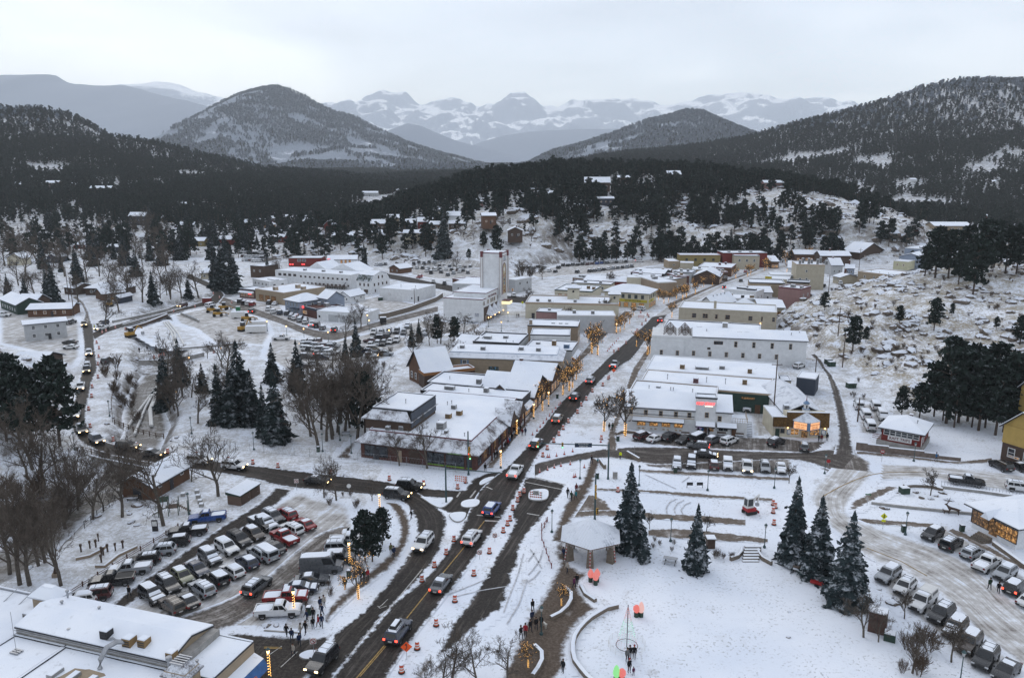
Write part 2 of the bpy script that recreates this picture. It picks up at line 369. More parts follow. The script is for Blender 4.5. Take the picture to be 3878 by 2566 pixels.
def clump_tree(seed,h,n,kind,quad=0.9,snow=False):
    """needle sprays as small bent quads over a crown volume; trunk separate"""
    r=random.Random(seed);c=MB();t=MB()
    lean=(r.uniform(-0.02,0.02),r.uniform(-0.02,0.02))
    t.tube([(lean[0]*z,lean[1]*z,z) for z in (-0.6,h*0.3,h*0.65,h*0.97)],[h*0.020,h*0.016,h*0.010,0.02],5)
    bare={'pine': 0.22,'spruce': 0.05,'fir': 0.1}[kind]
    boughs=[]
    if kind == 'pine':
        nb=max(10,n // 14)
        for i in range(nb):
            f=bare+(1-bare)*(i+r.random()*0.8)/nb;a=r.uniform(0,6.283)
            rad=h*0.20*(1-((f-0.45)/0.62)**2*0.85)*r.uniform(0.45,1.1)
            if f > 0.93: rad *= 0.5
            boughs.append((f,a,rad,r.uniform(0.05,0.22)))
        for f,a,rad,up in boughs:
            bx,by,bz=rad*math.cos(a),rad*math.sin(a),f*h+rad*up
            t.tube([(lean[0]*f*h,lean[1]*f*h,f*h-0.15),(bx*0.85,by*0.85,bz-0.1)],[h*0.006,h*0.002],3)
            k=max(4,n // nb);s=h*0.075*r.uniform(0.8,1.25)
            for q in range(k):
                u=r.uniform(0,6.283);w=r.uniform(-1,1);e=s*r.uniform(0.5,1.1);z=w*0.55
                p=Vector((bx+e*math.cos(u)*math.sqrt(1-w*w)*1.25,by+e*math.sin(u)*math.sqrt(1-w*w)*1.25,bz+e*z))
                leaf(c,p,quad*h*0.062*r.uniform(0.7,1.3),r)
    else:
        lev=max(7,int(n/26));R0=h*(0.235 if kind == 'spruce' else 0.20)
        for i in range(lev):
            f=bare+(1-bare)*i/lev;rr=R0*(1-f)**0.82*r.uniform(0.85,1.08)+0.06;k=max(4,int(n/lev*(0.55+0.9*(1-f))/3))
            for b in range(k):
                a=6.283*b/k+r.uniform(-0.3,0.3)+i*1.1;L=rr*r.uniform(0.72,1.1);z0=f*h+r.uniform(-0.02,0.02)*h
                ca,sa=math.cos(a),math.sin(a);wd=L*0.34+0.10
                zt=z0-L*r.uniform(0.16,0.34);zm=z0-L*0.05
                c.add([(ca*L*0.1,sa*L*0.1,z0+0.04*h*(1-f)),(ca*L*.6-sa*wd,sa*L*.6+ca*wd,zm-wd*.35),(ca*L*.62,sa*L*.62,zm+wd*0.15),(ca*L*.6+sa*wd,sa*L*.6-ca*wd,zm-wd*.35),(ca*L,sa*L,zt)],
                      [(0,1,2),(0,2,3),(1,4,2),(2,4,3)])
                for q in range(2):
                    e=r.uniform(0.35,1.0)*L;p=Vector((ca*e+r.uniform(-.3,.3)*wd,sa*e+r.uniform(-.3,.3)*wd,z0+(zt-z0)*e/L-0.03*h*r.random()))
                    leaf(c,p,wd*0.75,r)
        c.lathe([(0.03*h,h*0.9),(0.001,h*1.01)],4)
    return c,t
def leaf(c,p,s,r):
    n=Vector((r.gauss(0,1),r.gauss(0,1),r.gauss(0.5,0.8))).normalized();a=n.orthogonal().normalized();b=n.cross(a);w=r.uniform(0,6.28)
    a,b=a*math.cos(w)+b*math.sin(w),b*math.cos(w)-a*math.sin(w)
    c.add([p-a*s,p+b*s*0.55-n*s*0.25,p+a*s,p-b*s*0.55-n*s*0.25],[(0,1,2),(0,2,3)])
def proto(name,mbs_mats,collection):
    """an unlinked one-mesh tree for the far woods"""
    me=bpy.data.meshes.new(name);b=MB();mats=[]
    for mb,mt in mbs_mats:
        b.add(mb.v,mb.f,len(mats));mats.append(mt)
    o=bpy.data.objects.new(name,b.mesh(name,mats));collection.objects.link(o);return o
def scatter(name,coll,n_protos,P,scl,label_kind='stuff'):
    """one object whose points carry copies of a few tree meshes (uncountable far woods)"""
    me=bpy.data.meshes.new(name);me.vertices.add(len(P));me.vertices.foreach_set('co',np.asarray(P,np.float32).ravel())
    for nm,ty,arr in (('scl','FLOAT',scl),('rot','FLOAT',RNG.uniform(0,6.28,len(P))),('idx','INT',RNG.integers(0,n_protos,len(P)))):
        a=me.attributes.new(nm,ty,'POINT');a.data.foreach_set('value',np.asarray(arr,np.float32 if ty == 'FLOAT' else np.int32))
    o=link(name,me);g=bpy.data.node_groups.new(name,'GeometryNodeTree')
    g.interface.new_socket('Geometry',in_out='INPUT',socket_type='NodeSocketGeometry');g.interface.new_socket('Geometry',in_out='OUTPUT',socket_type='NodeSocketGeometry')
    N=g.nodes.new;gi=N('NodeGroupInput');go=N('NodeGroupOutput');ip=N('GeometryNodeInstanceOnPoints');ci=N('GeometryNodeCollectionInfo')
    ci.inputs[0].default_value=coll;ci.inputs[1].default_value=True;ci.inputs[2].default_value=True
    def na(nm,ty):
        q=N('GeometryNodeInputNamedAttribute');q.data_type=ty;q.inputs[0].default_value=nm;return q.outputs[0]
    cx=N('ShaderNodeCombineXYZ');L=g.links.new
    L(gi.outputs[0],ip.inputs['Points']);L(ci.outputs[0],ip.inputs['Instance']);ip.inputs['Pick Instance'].default_value=True
    L(na('idx','INT'),ip.inputs['Instance Index']);L(na('rot','FLOAT'),cx.inputs[2]);L(cx.outputs[0],ip.inputs['Rotation']);L(na('scl','FLOAT'),ip.inputs['Scale'])
    L(ip.outputs[0],go.inputs[0]);md=o.modifiers.new('woods','NODES');md.node_group=g
    return tag(o,kind='stuff')
CMID=bpy.data.collections.new('mid_trees');CFAR=bpy.data.collections.new('far_trees');CFRO=bpy.data.collections.new('frost_trees')
for i in range(5):
    c,t=clump_tree(100+i,11.0,150,'pine' if i < 4 else 'spruce',1.25);proto('mid_%d' % i,[(c,M_PINE),(t,M_BARK)],CMID)
for i in range(4):
    c,t=clump_tree(200+i,11.0,46,'pine' if i < 3 else 'fir',2.1);proto('far_%d' % i,[(c,M_NEED),(t,M_BARK)],CFAR)
    c,t=clump_tree(300+i,11.0,26,'fir' if i % 2 else 'pine',2.8);proto('fro_%d' % i,[(c,M_FROST_HAZE),(t,M_BARK)],CFRO)
def cand(n,y0,y1,lim=0.74,power=1.0):
    """random places in the wedge seen from the camera, even over the ground"""
    Y=np.sqrt(RNG.uniform(y0*y0,y1*y1,n));return RNG.uniform(-lim,lim,n)*Y,Y
def keep_front(X,Y,i,margin):
    nm,cr,Yc,wf,wb,na,nw,pw=RIDGES[i];return Y < Yc+margin
CLEAR=[]   # (x, y, r) kept free of woods: houses, roads
def clear_mask(X,Y):
    k=np.ones(X.shape,bool)
    for x,y,r in CLEAR: k &= (X-x)**2+(Y-y)**2 > r*r
    return k
# ---------------------------------------------------------------- roads, paths, water
def road_mat(name,dark,light,amount,snow_edge=(0.15,0.9),streak=0.5,rough=0.5,slush=(0.36,0.345,0.33),seed=0.0):
    """amount: how much slush or snow lies on the surface (0 none, 1 all)"""
    t=NT(name);a=t.sep(t.attr('rd')[1]);sc,n2,n3=snow_col(t)
    cb=t.n('ShaderNodeCombineXYZ');t.l(t.math('MULTIPLY',a[0],1.5),cb.inputs[0]);t.l(t.math('MULTIPLY',a[1],0.06),cb.inputs[1]);cb.inputs[2].default_value=seed
    st=t.noise(1.0,6,0.72,cb.outputs[0]);nn=t.noise(0.35,6,0.68);fine=t.noise(3.0,4,0.7)
    c=t.mix(t.ramp(fine,0.35,0.7),dark,light)
    v=t.math('ADD',t.math('MULTIPLY',st,streak),t.math('MULTIPLY',nn,1-streak))
    thr=0.72-0.44*amount
    c=t.mix(t.ramp(v,thr-0.04,thr+0.15),c,slush)
    c=t.mix(t.ramp(v,thr+0.11,thr+0.24),c,sc)
    en=t.math('ADD',a[2],t.math('MULTIPLY',t.math('SUBTRACT',t.noise(0.8,5,0.7),0.5),2.2))
    c=t.mix(t.ramp(en,snow_edge[1],snow_edge[0]),c,sc)
    f=t.ramp(v,thr,thr+0.15,rough,0.8);t.bump(t.math('ADD',fine,n2),0.25,0.04)
    return t.done(c,f,spec=0.04)
M_ROAD=road_mat('wet_asphalt',(0.026,0.0235,0.0215),(0.056,0.049,0.044),0.44,(0.0,0.5),0.75,0.5,(0.125,0.11,0.10))
M_ROADB=road_mat('damp_asphalt',(0.032,0.028,0.026),(0.075,0.066,0.058),0.32,(0.0,0.7),0.7,0.65,(0.17,0.15,0.135),4.0)
M_SLUSH=road_mat('slushy_road',(0.085,0.075,0.066),(0.18,0.16,0.145),0.48,(0.0,0.9),0.55,0.7,(0.44,0.42,0.40),9.0)
M_ROADC=road_mat('gritty_asphalt',(0.05,0.044,0.04),(0.115,0.10,0.09),0.46,(0.0,0.8),0.6,0.65,(0.24,0.22,0.20),6.0)
M_LIGHT=road_mat('packed_snow_road',(0.17,0.15,0.135),(0.30,0.28,0.26),0.74,(0.0,1.5),0.5,0.75,(0.52,0.51,0.50),13.0)
M_PATH=road_mat('brown_paving',(0.085,0.066,0.052),(0.15,0.12,0.098),0.22,(0.0,0.9),0.15,0.8,(0.42,0.40,0.38),17.0)
M_PATHL=road_mat('tan_paving',(0.12,0.098,0.08),(0.20,0.17,0.145),0.42,(0.0,0.4),0.3,0.8,(0.5,0.48,0.47),21.0)
M_ICE=road_mat('river_ice',(0.10,0.092,0.082),(0.20,0.185,0.165),0.50,(0.0,2.0),0.25,0.25,(0.40,0.40,0.41),25.0)
M_POND=road_mat('pond_ice',(0.30,0.30,0.31),(0.50,0.51,0.53),0.85,(0.0,2.5),0.2,0.35,(0.6,0.61,0.63),29.0)
SHEETS=[]
def level(X,Y,lev):
    bb=(np.min(X),np.min(Y),np.max(X),np.max(Y));k=lev*5
    while any(q == k and bb[0] < o[2] and o[0] < bb[2] and bb[1] < o[3] and o[1] < bb[3] for o,q in SHEETS): k += 1
    SHEETS.append((bb,k));return 0.012+0.004*k
def resample(pts,n):
    P=np.array(pts,float);d=np.concatenate([[0],np.cumsum(np.hypot(*np.diff(P,axis=0).T))]);q=np.linspace(0,d[-1],n)
    # catmull-like smoothing of a polyline
    x=np.interp(q,d,P[:,0]);y=np.interp(q,d,P[:,1])
    for _ in range(2):
        x[1:-1]=(x[:-2]+2*x[1:-1]+x[2:])/4;y[1:-1]=(y[:-2]+2*y[1:-1]+y[2:])/4
    return np.stack([x,y],1),d[-1]
def grid_mesh(name,V,nr,ncol,mat,rd,kind='structure',parent=None):
    idx=np.arange(nr*ncol).reshape(nr,ncol);F=np.stack([idx[:-1,:-1],idx[:-1,1:],idx[1:,1:],idx[1:,:-1]],-1).reshape(-1,4)
    me=bpy.data.meshes.new(name);me.from_pydata([tuple(v) for v in V],[],[tuple(f) for f in F]);me.materials.append(mat)
    a=me.attributes.new('rd','FLOAT_VECTOR','POINT');a.data.foreach_set('vector',np.asarray(rd,np.float32).ravel())
    if me.polygons and me.polygons[0].normal.z < 0: me.flip_normals()
    o=link(name,me,parent);return tag(o,kind=kind)
def pl(spec):
    """'B2 1 2 3 4 C2 5 6' -> ground points"""
    out=[];r='N';w=spec.split();i=0
    while i < len(w):
        if w[i][0].isalpha(): r=w[i];i += 1;continue
        out.append(gp(r,float(w[i]),float(w[i+1])));i += 2
    return out
def strip(name,left,right,mat,lev=1,z=None,drape=True,n=None):
    A,B=(pl(left) if isinstance(left,str) else left),(pl(right) if isinstance(right,str) else right)
    L=max(np.sum(np.hypot(*np.diff(np.array(A),axis=0).T)),np.sum(np.hypot(*np.diff(np.array(B),axis=0).T)));n=n or max(6,int(L/1.6));K=9
    a,la=resample(A,n);b,lb=resample(B,n);V=[];rd=[];al=0.0
    for i in range(n):
        if i: al += math.hypot(*((a[i]+b[i])/2-(a[i-1]+b[i-1])/2))
        w=math.hypot(*(b[i]-a[i]))
        for k in range(K):
            t=k/(K-1);p=a[i]+(b[i]-a[i])*t;V.append((p[0],p[1],0));rd.append(((t-0.5)*w,al,min(t,1-t)*w))
    V=np.array(V);V[:,2]=np.maximum(terrain(V[:,0],V[:,1]),0)+level(V[:,0],V[:,1],lev) if z is None else z
    return grid_mesh(name,V,n,K,mat,rd)
def lane(name,mid,width,mat,lev=1,z=None):
    M=pl(mid) if isinstance(mid,str) else mid;P,L=resample(M,max(6,int(np.sum(np.hypot(*np.diff(np.array(M),axis=0).T))/1.2)))
    T=np.gradient(P,axis=0);T /= np.hypot(*T.T)[:,None];Nn=np.stack([-T[:,1],T[:,0]],1)
    return strip(name,[tuple(q) for q in P+Nn*width/2],[tuple(q) for q in P-Nn*width/2],mat,lev,z,n=len(P))
def patch(name,spec,mat,lev=0,cell=0.7,z=None,soft=1.0,kind='structure'):
    """area of any outline; how far a point lies inside its edge drives the ragged snowy border"""
    P=np.array(pl(spec) if isinstance(spec,str) else spec);x0,y0=P.min(0)-soft;x1,y1=P.max(0)+soft
    nx=int((x1-x0)/cell)+2;ny=int((y1-y0)/cell)+2;X,Y=np.meshgrid(x0+np.arange(nx)*cell,y0+np.arange(ny)*cell)
    ins=np.zeros(X.shape,bool);d=seg_dist(X,Y,[tuple(p) for p in P]+[tuple(P[0])])
    for (ax,ay),(bx_,by_) in zip(P,np.roll(P,-1,0)):
        with np.errstate(divide='ignore',invalid='ignore'):
            c=((ay > Y) != (by_ > Y)) & (X < (bx_-ax)*(Y-ay)/(by_-ay+1e-12)+ax)
        ins ^= c
    sd=np.where(ins,d,-d);ok=sd >-soft;Z=np.maximum(terrain(X,Y),0)+level(X[ok],Y[ok],lev) if z is None else np.full(X.shape,z)
    idx=np.arange(X.size).reshape(X.shape);q=ok[:-1,:-1] | ok[:-1,1:] | ok[1:,1:] | ok[1:,:-1]
    F=np.stack([idx[:-1,:-1],idx[:-1,1:],idx[1:,1:],idx[1:,:-1]],-1)[q];u,inv=np.unique(F.ravel(),return_inverse=True);F=inv.reshape(-1,4)
    V=np.stack([X.ravel()[u],Y.ravel()[u],Z.ravel()[u]],1);ux=V[:,0]*VX+V[:,1]*VY;uy=V[:,0]*UX+V[:,1]*UY
    me=bpy.data.meshes.new(name);me.from_pydata(V.tolist(),[],F.tolist());me.materials.append(mat)
    a=me.attributes.new('rd','FLOAT_VECTOR','POINT');a.data.foreach_set('vector',np.stack([ux,uy,sd.ravel()[u]],1).astype(np.float32).ravel())
    return tag(link(name,me),kind=kind)
# main street and its turning lane
strip('main_street','C2 560 1500 605 1422 775 1215 1000 940 1220 690 1430 560 1560 400 1660 260 1730 150 1800 20 B2 1850 1240 1900 1130 1990 1020 2150 900 2290 770 B3 60 590 160 470 230 370 310 275 420 170 510 90 600 10 A3 700 1330 850 1195 960 1095 1060 1005 1110 950',
      'C2 1050 1500 1110 1422 1250 1200 1400 1000 1560 800 1700 620 1830 440 1960 250 2060 100 2140 0 B2 2170 1270 2240 1180 2330 1010 B3 60 820 140 690 230 640 310 530 360 470 440 380 520 270 575 190 640 110 700 50 760 0 A3 930 1330 1000 1240 1060 1150 1130 1060 1200 990 1250 930',M_ROAD,4)
strip('turning_lane','C2 330 1500 380 1422 520 1180 640 1000 800 900 900 830 1000 700 1110 560 1200 450 1290 330 1350 200 1375 100 1350 0 B2 1330 1280 1270 1200 1180 1150 1090 1110',
      'C2 570 1500 615 1422 785 1215 1010 940 1230 690 1310 630 1480 440 1600 250 1645 50 B2 1650 1341 1620 1290 1560 1230 1480 1160 1380 1105',M_ROAD,3)
strip('riverside_road','A1 730 1010 740 1100 750 1200 755 1300 740 1422 B1 710 80 680 200 640 350 620 450 650 560 720 650 850 720 1100 790 1400 840 1700 890 2000 930 2370 1000 B2 150 1050 350 1065 570 1085 800 1110 1100 1130 1400 1140 1600 1150',
      'A1 830 1010 850 1100 850 1220 870 1330 880 1422 B1 830 100 810 220 780 330 770 450 800 520 850 590 950 650 1150 690 1400 730 1600 770 1870 810 2200 850 2370 870 B2 250 900 500 930 750 960 1000 985 1250 1030 1500 1070 1790 1085',M_ROAD,2)
patch('intersection','B2 1380 1120 1500 1085 1790 1080 1870 980 2000 925 2150 905 2260 840 2370 760 B3 110 760 60 830 0 960 B2 2240 1180 2170 1280 2000 1400 1800 1341 1600 1260 1480 1170',M_ROAD,1)
patch('crossing_street','B3 -30 960 60 965 340 1030 320 1090 240 1180 190 1260 110 1350 C3 60 60 0 130 -60 230 C2 2280 400 2220 500 2220 590 2170 650 2180 720 2130 800 2050 850 1930 940 1830 1030 1750 1100 1690 1160 1600 1220 1560 1180 1640 1040 1720 890 1800 790 1880 680 1950 560 1990 490 2060 370 2190 150 2250 20 B3 -150 1300',M_ROAD,1)
lane('tyre_streak','C2 1640 1060 1560 1160 1480 1280 1400 1400 1350 1480',1.5,M_SLUSH,1)
strip('park_road','B3 60 960 200 880 400 825 600 795 800 790 1000 830 1100 860 1290 850 1700 830 2050 815 2370 800 B4 500 850 700 930','B3 60 840 250 790 450 750 700 705 950 690 1300 690 1700 715 2100 730 2370 740 B4 450 745 620 700 860 760',M_ROADC,2)
patch('parking_apron','B3 900 640 1000 660 1300 690 1700 715 2100 730 2370 740 B4 450 750 640 720 600 640 420 640 300 620 90 600 B3 2150 610 1900 600 1500 590 1000 560',M_SLUSH,1)
patch('parking_bays','B3 1010 780 1290 800 1700 790 2370 790 2370 880 2330 950 2000 930 1600 900 1280 890 1050 870',M_SLUSH,1)
strip('back_lane','B4 660 760 700 600 680 400 640 200 600 60 560 0 A4 500 1330 450 1290','B4 850 760 820 560 780 400 720 180 640 30 600 0 A4 560 1340 500 1280',M_ROADC,3)
patch('road_junction','B4 560 760 700 640 830 640 880 760 1000 830 1000 980 900 1090 700 1000 600 930 500 850',M_SLUSH,1,soft=1.4)
strip('hill_road','B4 760 960 900 1010 1200 985 1500 970 1640 1000 2000 1060 2370 1110 2500 1130','B4 760 790 900 830 1300 850 1700 870 2000 900 2370 940 2500 960',M_LIGHT,1)
strip('east_road','B4 640 880 480 1060 420 1160 C4 560 0 700 150 900 300 1000 390 1250 440 1420 560 1600 680 1770 800 1990 1070 2170 1170 2330 1310 2500 1450','B4 1050 920 900 1080 800 1200 760 1290 C4 930 20 1100 90 1400 190 1560 240 1760 320 1920 420 2100 550 2230 700 2370 810 2500 900',M_LIGHT,2)
patch('east_parking','C4 1400 100 1560 30 1680 60 1850 170 2010 250 2170 350 2330 470 2450 560 2450 800 2230 700 2100 550 1920 420 1760 320 1560 240',M_LIGHT,1)
patch('east_parking','C4 1030 560 1080 430 1250 440 1420 560 1600 680 1770 800 1990 1070 2170 1170 2330 1310 2370 1422 2050 1422 1860 1320 1700 1180 1560 1030 1440 920 1290 820 1160 700',M_LIGHT,1)
strip('bridge_road','A1 850 1150 960 1085 1200 1012 1450 942 1650 892 1830 852 1960 830 2020 750 1965 690 1880 640 1760 590 1700 560','A1 830 1090 1000 1030 1250 960 1500 900 1700 852 1850 800 1915 750 1870 690 1800 655 1735 625 1670 600',M_ROADB,3)
strip('upper_road','A1 730 1010 760 920 720 830 640 770','A1 830 1010 800 900 760 820 690 760',M_SLUSH,1)
strip('cross_street','A1 1960 830 2370 960 A2 150 1010 300 1080 500 1150 640 1165 1000 1045 1350 955 1560 900','A1 2010 770 2370 900 A2 150 955 350 1035 500 1075 700 1085 950 1010 1250 930 1560 850',M_SLUSH,2)
strip('theatre_street','A2 1100 600 1300 640 1500 685 1700 725 1900 790 2370 830 A3 200 800','A2 1110 560 1300 590 1500 635 1700 670 1900 740 2370 770 A3 250 760',M_ROADB,2)
strip('far_street','A3 1110 950 1230 860 1400 800 1600 710 1750 650 1900 600 2050 540 2200 500 2400 460','A3 1250 930 1450 830 1600 770 1720 700 1850 640 2000 590 2150 540 2280 510 2420 480',M_LIGHT,2)
strip('alley','A4 690 730 760 690 820 640 880 590','A4 790 700 840 660 880 625 930 590',M_LIGHT,1)
strip('gap_road','A4 1290 300 1310 200 1380 120 1480 70 1650 20','A4 1450 300 1440 200 1460 140 1560 90 1750 40',M_SLUSH,1)
strip('hillside_road','A1 0 190 200 175 400 165 520 185 400 205 300 225','A1 0 215 200 205 400 185 440 190 350 200 280 215',M_LIGHT,1)
strip('valley_road','A1 300 320 700 270 900 190 1100 150 1500 130','A1 400 330 800 280 960 215 1150 170 1550 150',M_SLUSH,1)
strip('valley_road','A2 0 430 200 400 350 350 600 260','A2 0 460 200 420 400 350 620 270',M_SLUSH,1)
# car parks on the left
strip('car_park_lane','B2 90 1060 0 1160 B1 2200 1280 2000 1390 C1 1850 170 1640 290 1500 400 1380 480 1200 600 950 790','B2 260 1085 120 1205 0 1300 C1 2280 30 2150 110 1950 210 1750 350 1560 490 1350 640 1200 740 1080 850',M_ROADB,2)
strip('car_park_lane','B2 700 1400 C2 500 110 300 270 150 400 0 540 C1 2050 720 1800 810 1620 870','B2 860 1440 C2 750 110 500 350 340 510 150 660 0 790 C1 2280 860 2050 1010 1880 1010',M_SLUSH,2)
patch('car_park','B2 150 1180 330 1090 470 1150 760 1210 800 1341 C2 850 100 600 350 330 620 0 1000 C1 1900 1000 1000 850 1050 830 1500 520 2000 180',M_LIGHT,0,soft=1.5)
patch('side_street','C2 -300 1010 0 1030 200 1045 480 1060 640 1010 560 1160 400 1430 200 1560 -300 1560 C1 1950 1080',M_ROADB,1)
patch('car_park','A2 60 1130 640 1170 1000 1080 1290 1080 1290 1210 1050 1330 600 1422 200 1422 0 1300',M_LIGHT,0)
patch('car_park','A2 1300 480 1900 500 2200 520 2250 560 1900 620 1500 600 1320 570',M_LIGHT,1)
patch('car_park','A3 0 560 300 480 600 450 1000 440 1200 430 1260 470 960 510 700 560 400 570 100 600',M_LIGHT,1)
# paths
strip('sidewalk','B2 1080 1190 1150 1250 1190 1341 C2 1220 80 1200 200 1100 330 960 440 880 520 700 650 560 800 530 890','B2 1230 1205 1290 1270 1310 1341 C2 1335 100 1285 250 1175 420 1000 545 880 645 650 835 575 935',M_PATH,3)
patch('plaza','C3 215 120 320 90 330 200 385 330 385 405 480 470 600 420 570 490 485 560 470 620 520 720 640 800 560 850 450 950 380 1060 340 1200 360 1300 300 1430 150 1500 -300 1500 -200 1300 -100 1100 -40 900 60 780 150 640 230 480 270 420 230 330 240 220',M_PATH,2)
strip('park_path','B3 560 780 480 1000 400 1080 330 1180 260 1341 C3 200 200','B3 650 830 600 1000 560 1100 480 1230 400 1341 C3 330 180',M_PATH,2)
strip('sidewalk','B3 990 890 1300 905 1700 930 2100 955 2340 965','B3 1000 918 1300 940 1700 962 2100 988 2340 995',M_PATHL,2)
strip('sidewalk','B3 620 1060 1100 1078 1500 1105 1900 1135 2200 1150','B3 620 1085 1100 1105 1500 1145 1900 1165 2200 1185',M_PATHL,2)
strip('park_path','B3 330 1270 700 1255 1200 1290 1600 1310 1950 1340','B3 330 1330 700 1310 1200 1345 1600 1375 1950 1400',M_PATHL,2)
strip('park_path','C3 1080 90 1300 75 1450 90 1700 110 2150 170','C3 1080 150 1300 170 1500 190 1800 200 2150 215',M_PATHL,2)
strip('sidewalk','B4 870 730 1200 755 1500 795 1750 830 2080 790','B4 870 755 1200 785 1500 820 1750 850 2080 830',M_PATHL,2)
patch('park_path','B4 990 1100 1150 1040 1250 1055 1100 1130 960 1200 850 1260 790 1250 820 1190',M_PATHL,2)
strip('park_path','B4 880 1330 1200 1350 1600 1380','B4 880 1375 1200 1400 1560 1422',M_PATHL,2)
strip('sidewalk','C4 1680 110 1850 190 2050 290 2200 380 2400 480','C4 1740 80 1900 150 2060 240 2250 350 2430 450',M_PATHL,3)
patch('trodden_path','B2 640 790 700 720 800 640 850 600 840 660 780 750 800 790 900 800 800 815',M_PATH,2)
patch('trodden_ground','B3 330 1280 420 1150 560 1110 700 1180 760 1260 500 1300',M_PATHL,1)
strip('sidewalk','B3 -60 230 60 60 170 -40 260 -120','B3 -20 260 90 100 210 -10 300 -90',M_PATHL,2)
strip('sidewalk','B2 1960 880 2120 690 2300 500 B3 0 420','B2 2010 890 2180 690 2340 540 B3 20 470',M_PATH,2)
strip('sidewalk','B2 1990 880 2180 640 2360 440 B3 60 330 170 160 300 0 A3 480 1270 600 1130 740 1000 860 900','B2 2060 880 2240 640 B3 10 480 100 330 230 150 370 10 A3 560 1270 690 1130 800 1020 930 900',M_PATHL,2)
strip('sidewalk','B3 700 720 720 560 780 420 830 300 A3 930 1422 1060 1240 1160 1100 1240 990','B3 800 720 790 560 840 430 870 300 A3 1010 1422 1110 1250 1210 1100 1270 1000',M_PATHL,2)
strip('sidewalk','A3 1230 840 1400 770 1600 690 1750 630 1900 580 2050 520','A3 1260 860 1430 790 1620 700 1760 640 1910 590 2060 530',M_PATHL,2)
patch('construction_yard','A1 1560 930 1850 870 2050 870 2370 980 A2 60 1100 0 1200 A1 2100 1180 1900 1180 1750 1060 1600 1000',M_LIGHT,0);patch('back_yard','E1 60 260 480 200 620 230 1120 260 1000 360 640 390 420 420 100 420',M_LIGHT,0);patch('warehouse_yard','E4 1500 720 1820 640 2150 720 2330 760 1900 870 1700 830',M_LIGHT,0);patch('store_yard','E4 0 700 230 720 560 760 620 900 1000 1000 1300 1080 1100 1090 700 990 300 870 0 790',M_LIGHT,0);patch('garage_yard','B3 1830 330 2200 340 2190 600 2010 610 1990 420',M_LIGHT,0);patch('van_yard','B4 850 300 1100 300 1180 470 1090 560 1000 590 880 560',M_LIGHT,0);patch('motel_yard','A1 0 900 640 880 720 1000 720 1300 640 1400 420 1280 0 1180',M_LIGHT,0)
# water under ice
patch('pond_ice','A1 1250 1060 1500 980 1560 1010 1750 1060 1900 1180 1850 1215 1560 1245 1400 1200 1240 1110',M_POND,1,z=0.03)
lane('river_ice',RIV_LO[1:],10.0,M_ICE,1,z=-2.15)
# ---------------------------------------------------------------- painted lines
M_YEL=plain('yellow_paint',(0.30,0.19,0.05),0.6,0,0.35,2.5);M_WHP=plain('white_paint',(0.42,0.41,0.39),0.6,0,0.35,2.5)
def mark(mid,w,mat,name='lane_line'):
    P,L=resample(pl(mid) if isinstance(mid,str) else mid,24);T=np.gradient(P,axis=0);T /= np.hypot(*T.T)[:,None];Nn=np.stack([-T[:,1],T[:,0]],1)*w/2
    b=MB();A,B_=P+Nn,P-Nn
    ZM=0.018+0.004*max(k for o_,k in SHEETS);b.add([(p[0],p[1],ZM) for p in A]+[(p[0],p[1],ZM) for p in B_],[(i+24,i+25,i+1,i) for i in range(23)])
    o=b.build(name,mat);tag(o,kind='structure')
mark('C2 760 1510 840 1415 1080 1135',0.16,M_YEL);mark('C2 1280 890 1500 615 1600 490 1790 260 1980 15',0.16,M_YEL)
mark('C2 860 1415 1095 1140',0.12,M_YEL);mark('C2 775 1215 1000 940 1220 690 1420 450',0.14,M_WHP)
mark('B2 1980 1355 2100 1362',0.45,M_WHP);mark('B2 1910 1305 2120 1325',0.3,M_WHP);mark('B2 1995 1052 2050 1075',0.3,M_WHP);mark('B2 1730 1145 1760 1100',0.3,M_WHP);mark('B2 1850 1150 1900 1085',0.3,M_WHP)
mark('C2 1030 790 1060 770 1110 720',0.12,M_WHP);mark('C2 1020 780 1040 800 1100 780',0.12,M_WHP)
mark('B3 60 965 340 1035',0.25,M_WHP);mark('B3 -20 1010 300 1075',0.25,M_WHP);mark('B3 -10 1290 100 1310',0.3,M_WHP)
mark('C2 0 1148 160 1152',0.14,M_YEL);mark('C2 0 1158 160 1163',0.14,M_YEL);mark('C2 150 1330 300 1190',0.12,M_WHP);mark('C2 30 1230 160 1140',0.12,M_WHP)
mark('B4 560 1140 700 1060 850 990 1000 940 1150 920 1500 915',0.18,M_YEL);mark('C4 960 260 1250 370 1500 510',0.15,M_YEL)
M_TRACK=plain('tyre_track',(0.47,0.48,0.51),0.8,0,0.3,1.5)
def track(mid,w=0.2): mark(mid,w,M_TRACK,'tyre_track')
for s in ('B3 1245 1290 1240 1240 1270 1190 1330 1160','B3 1320 1290 1310 1250 1340 1200 1400 1170','B3 1390 1300 1370 1260 1410 1210 1460 1190',
          'C3 20 270 60 330 100 400 120 440','C3 130 280 110 360 40 460 0 500','C3 0 560 60 520 110 460','C3 60 300 0 380','C2 2330 310 2280 500 2200 700 2150 840','C2 2360 540 2290 760 2180 940','C2 1640 680 1900 580 2030 520','C2 1690 700 1950 640 2200 600',
          'B3 1050 940 1180 1000 1330 1070','B3 1380 1010 1450 960'): track(s)
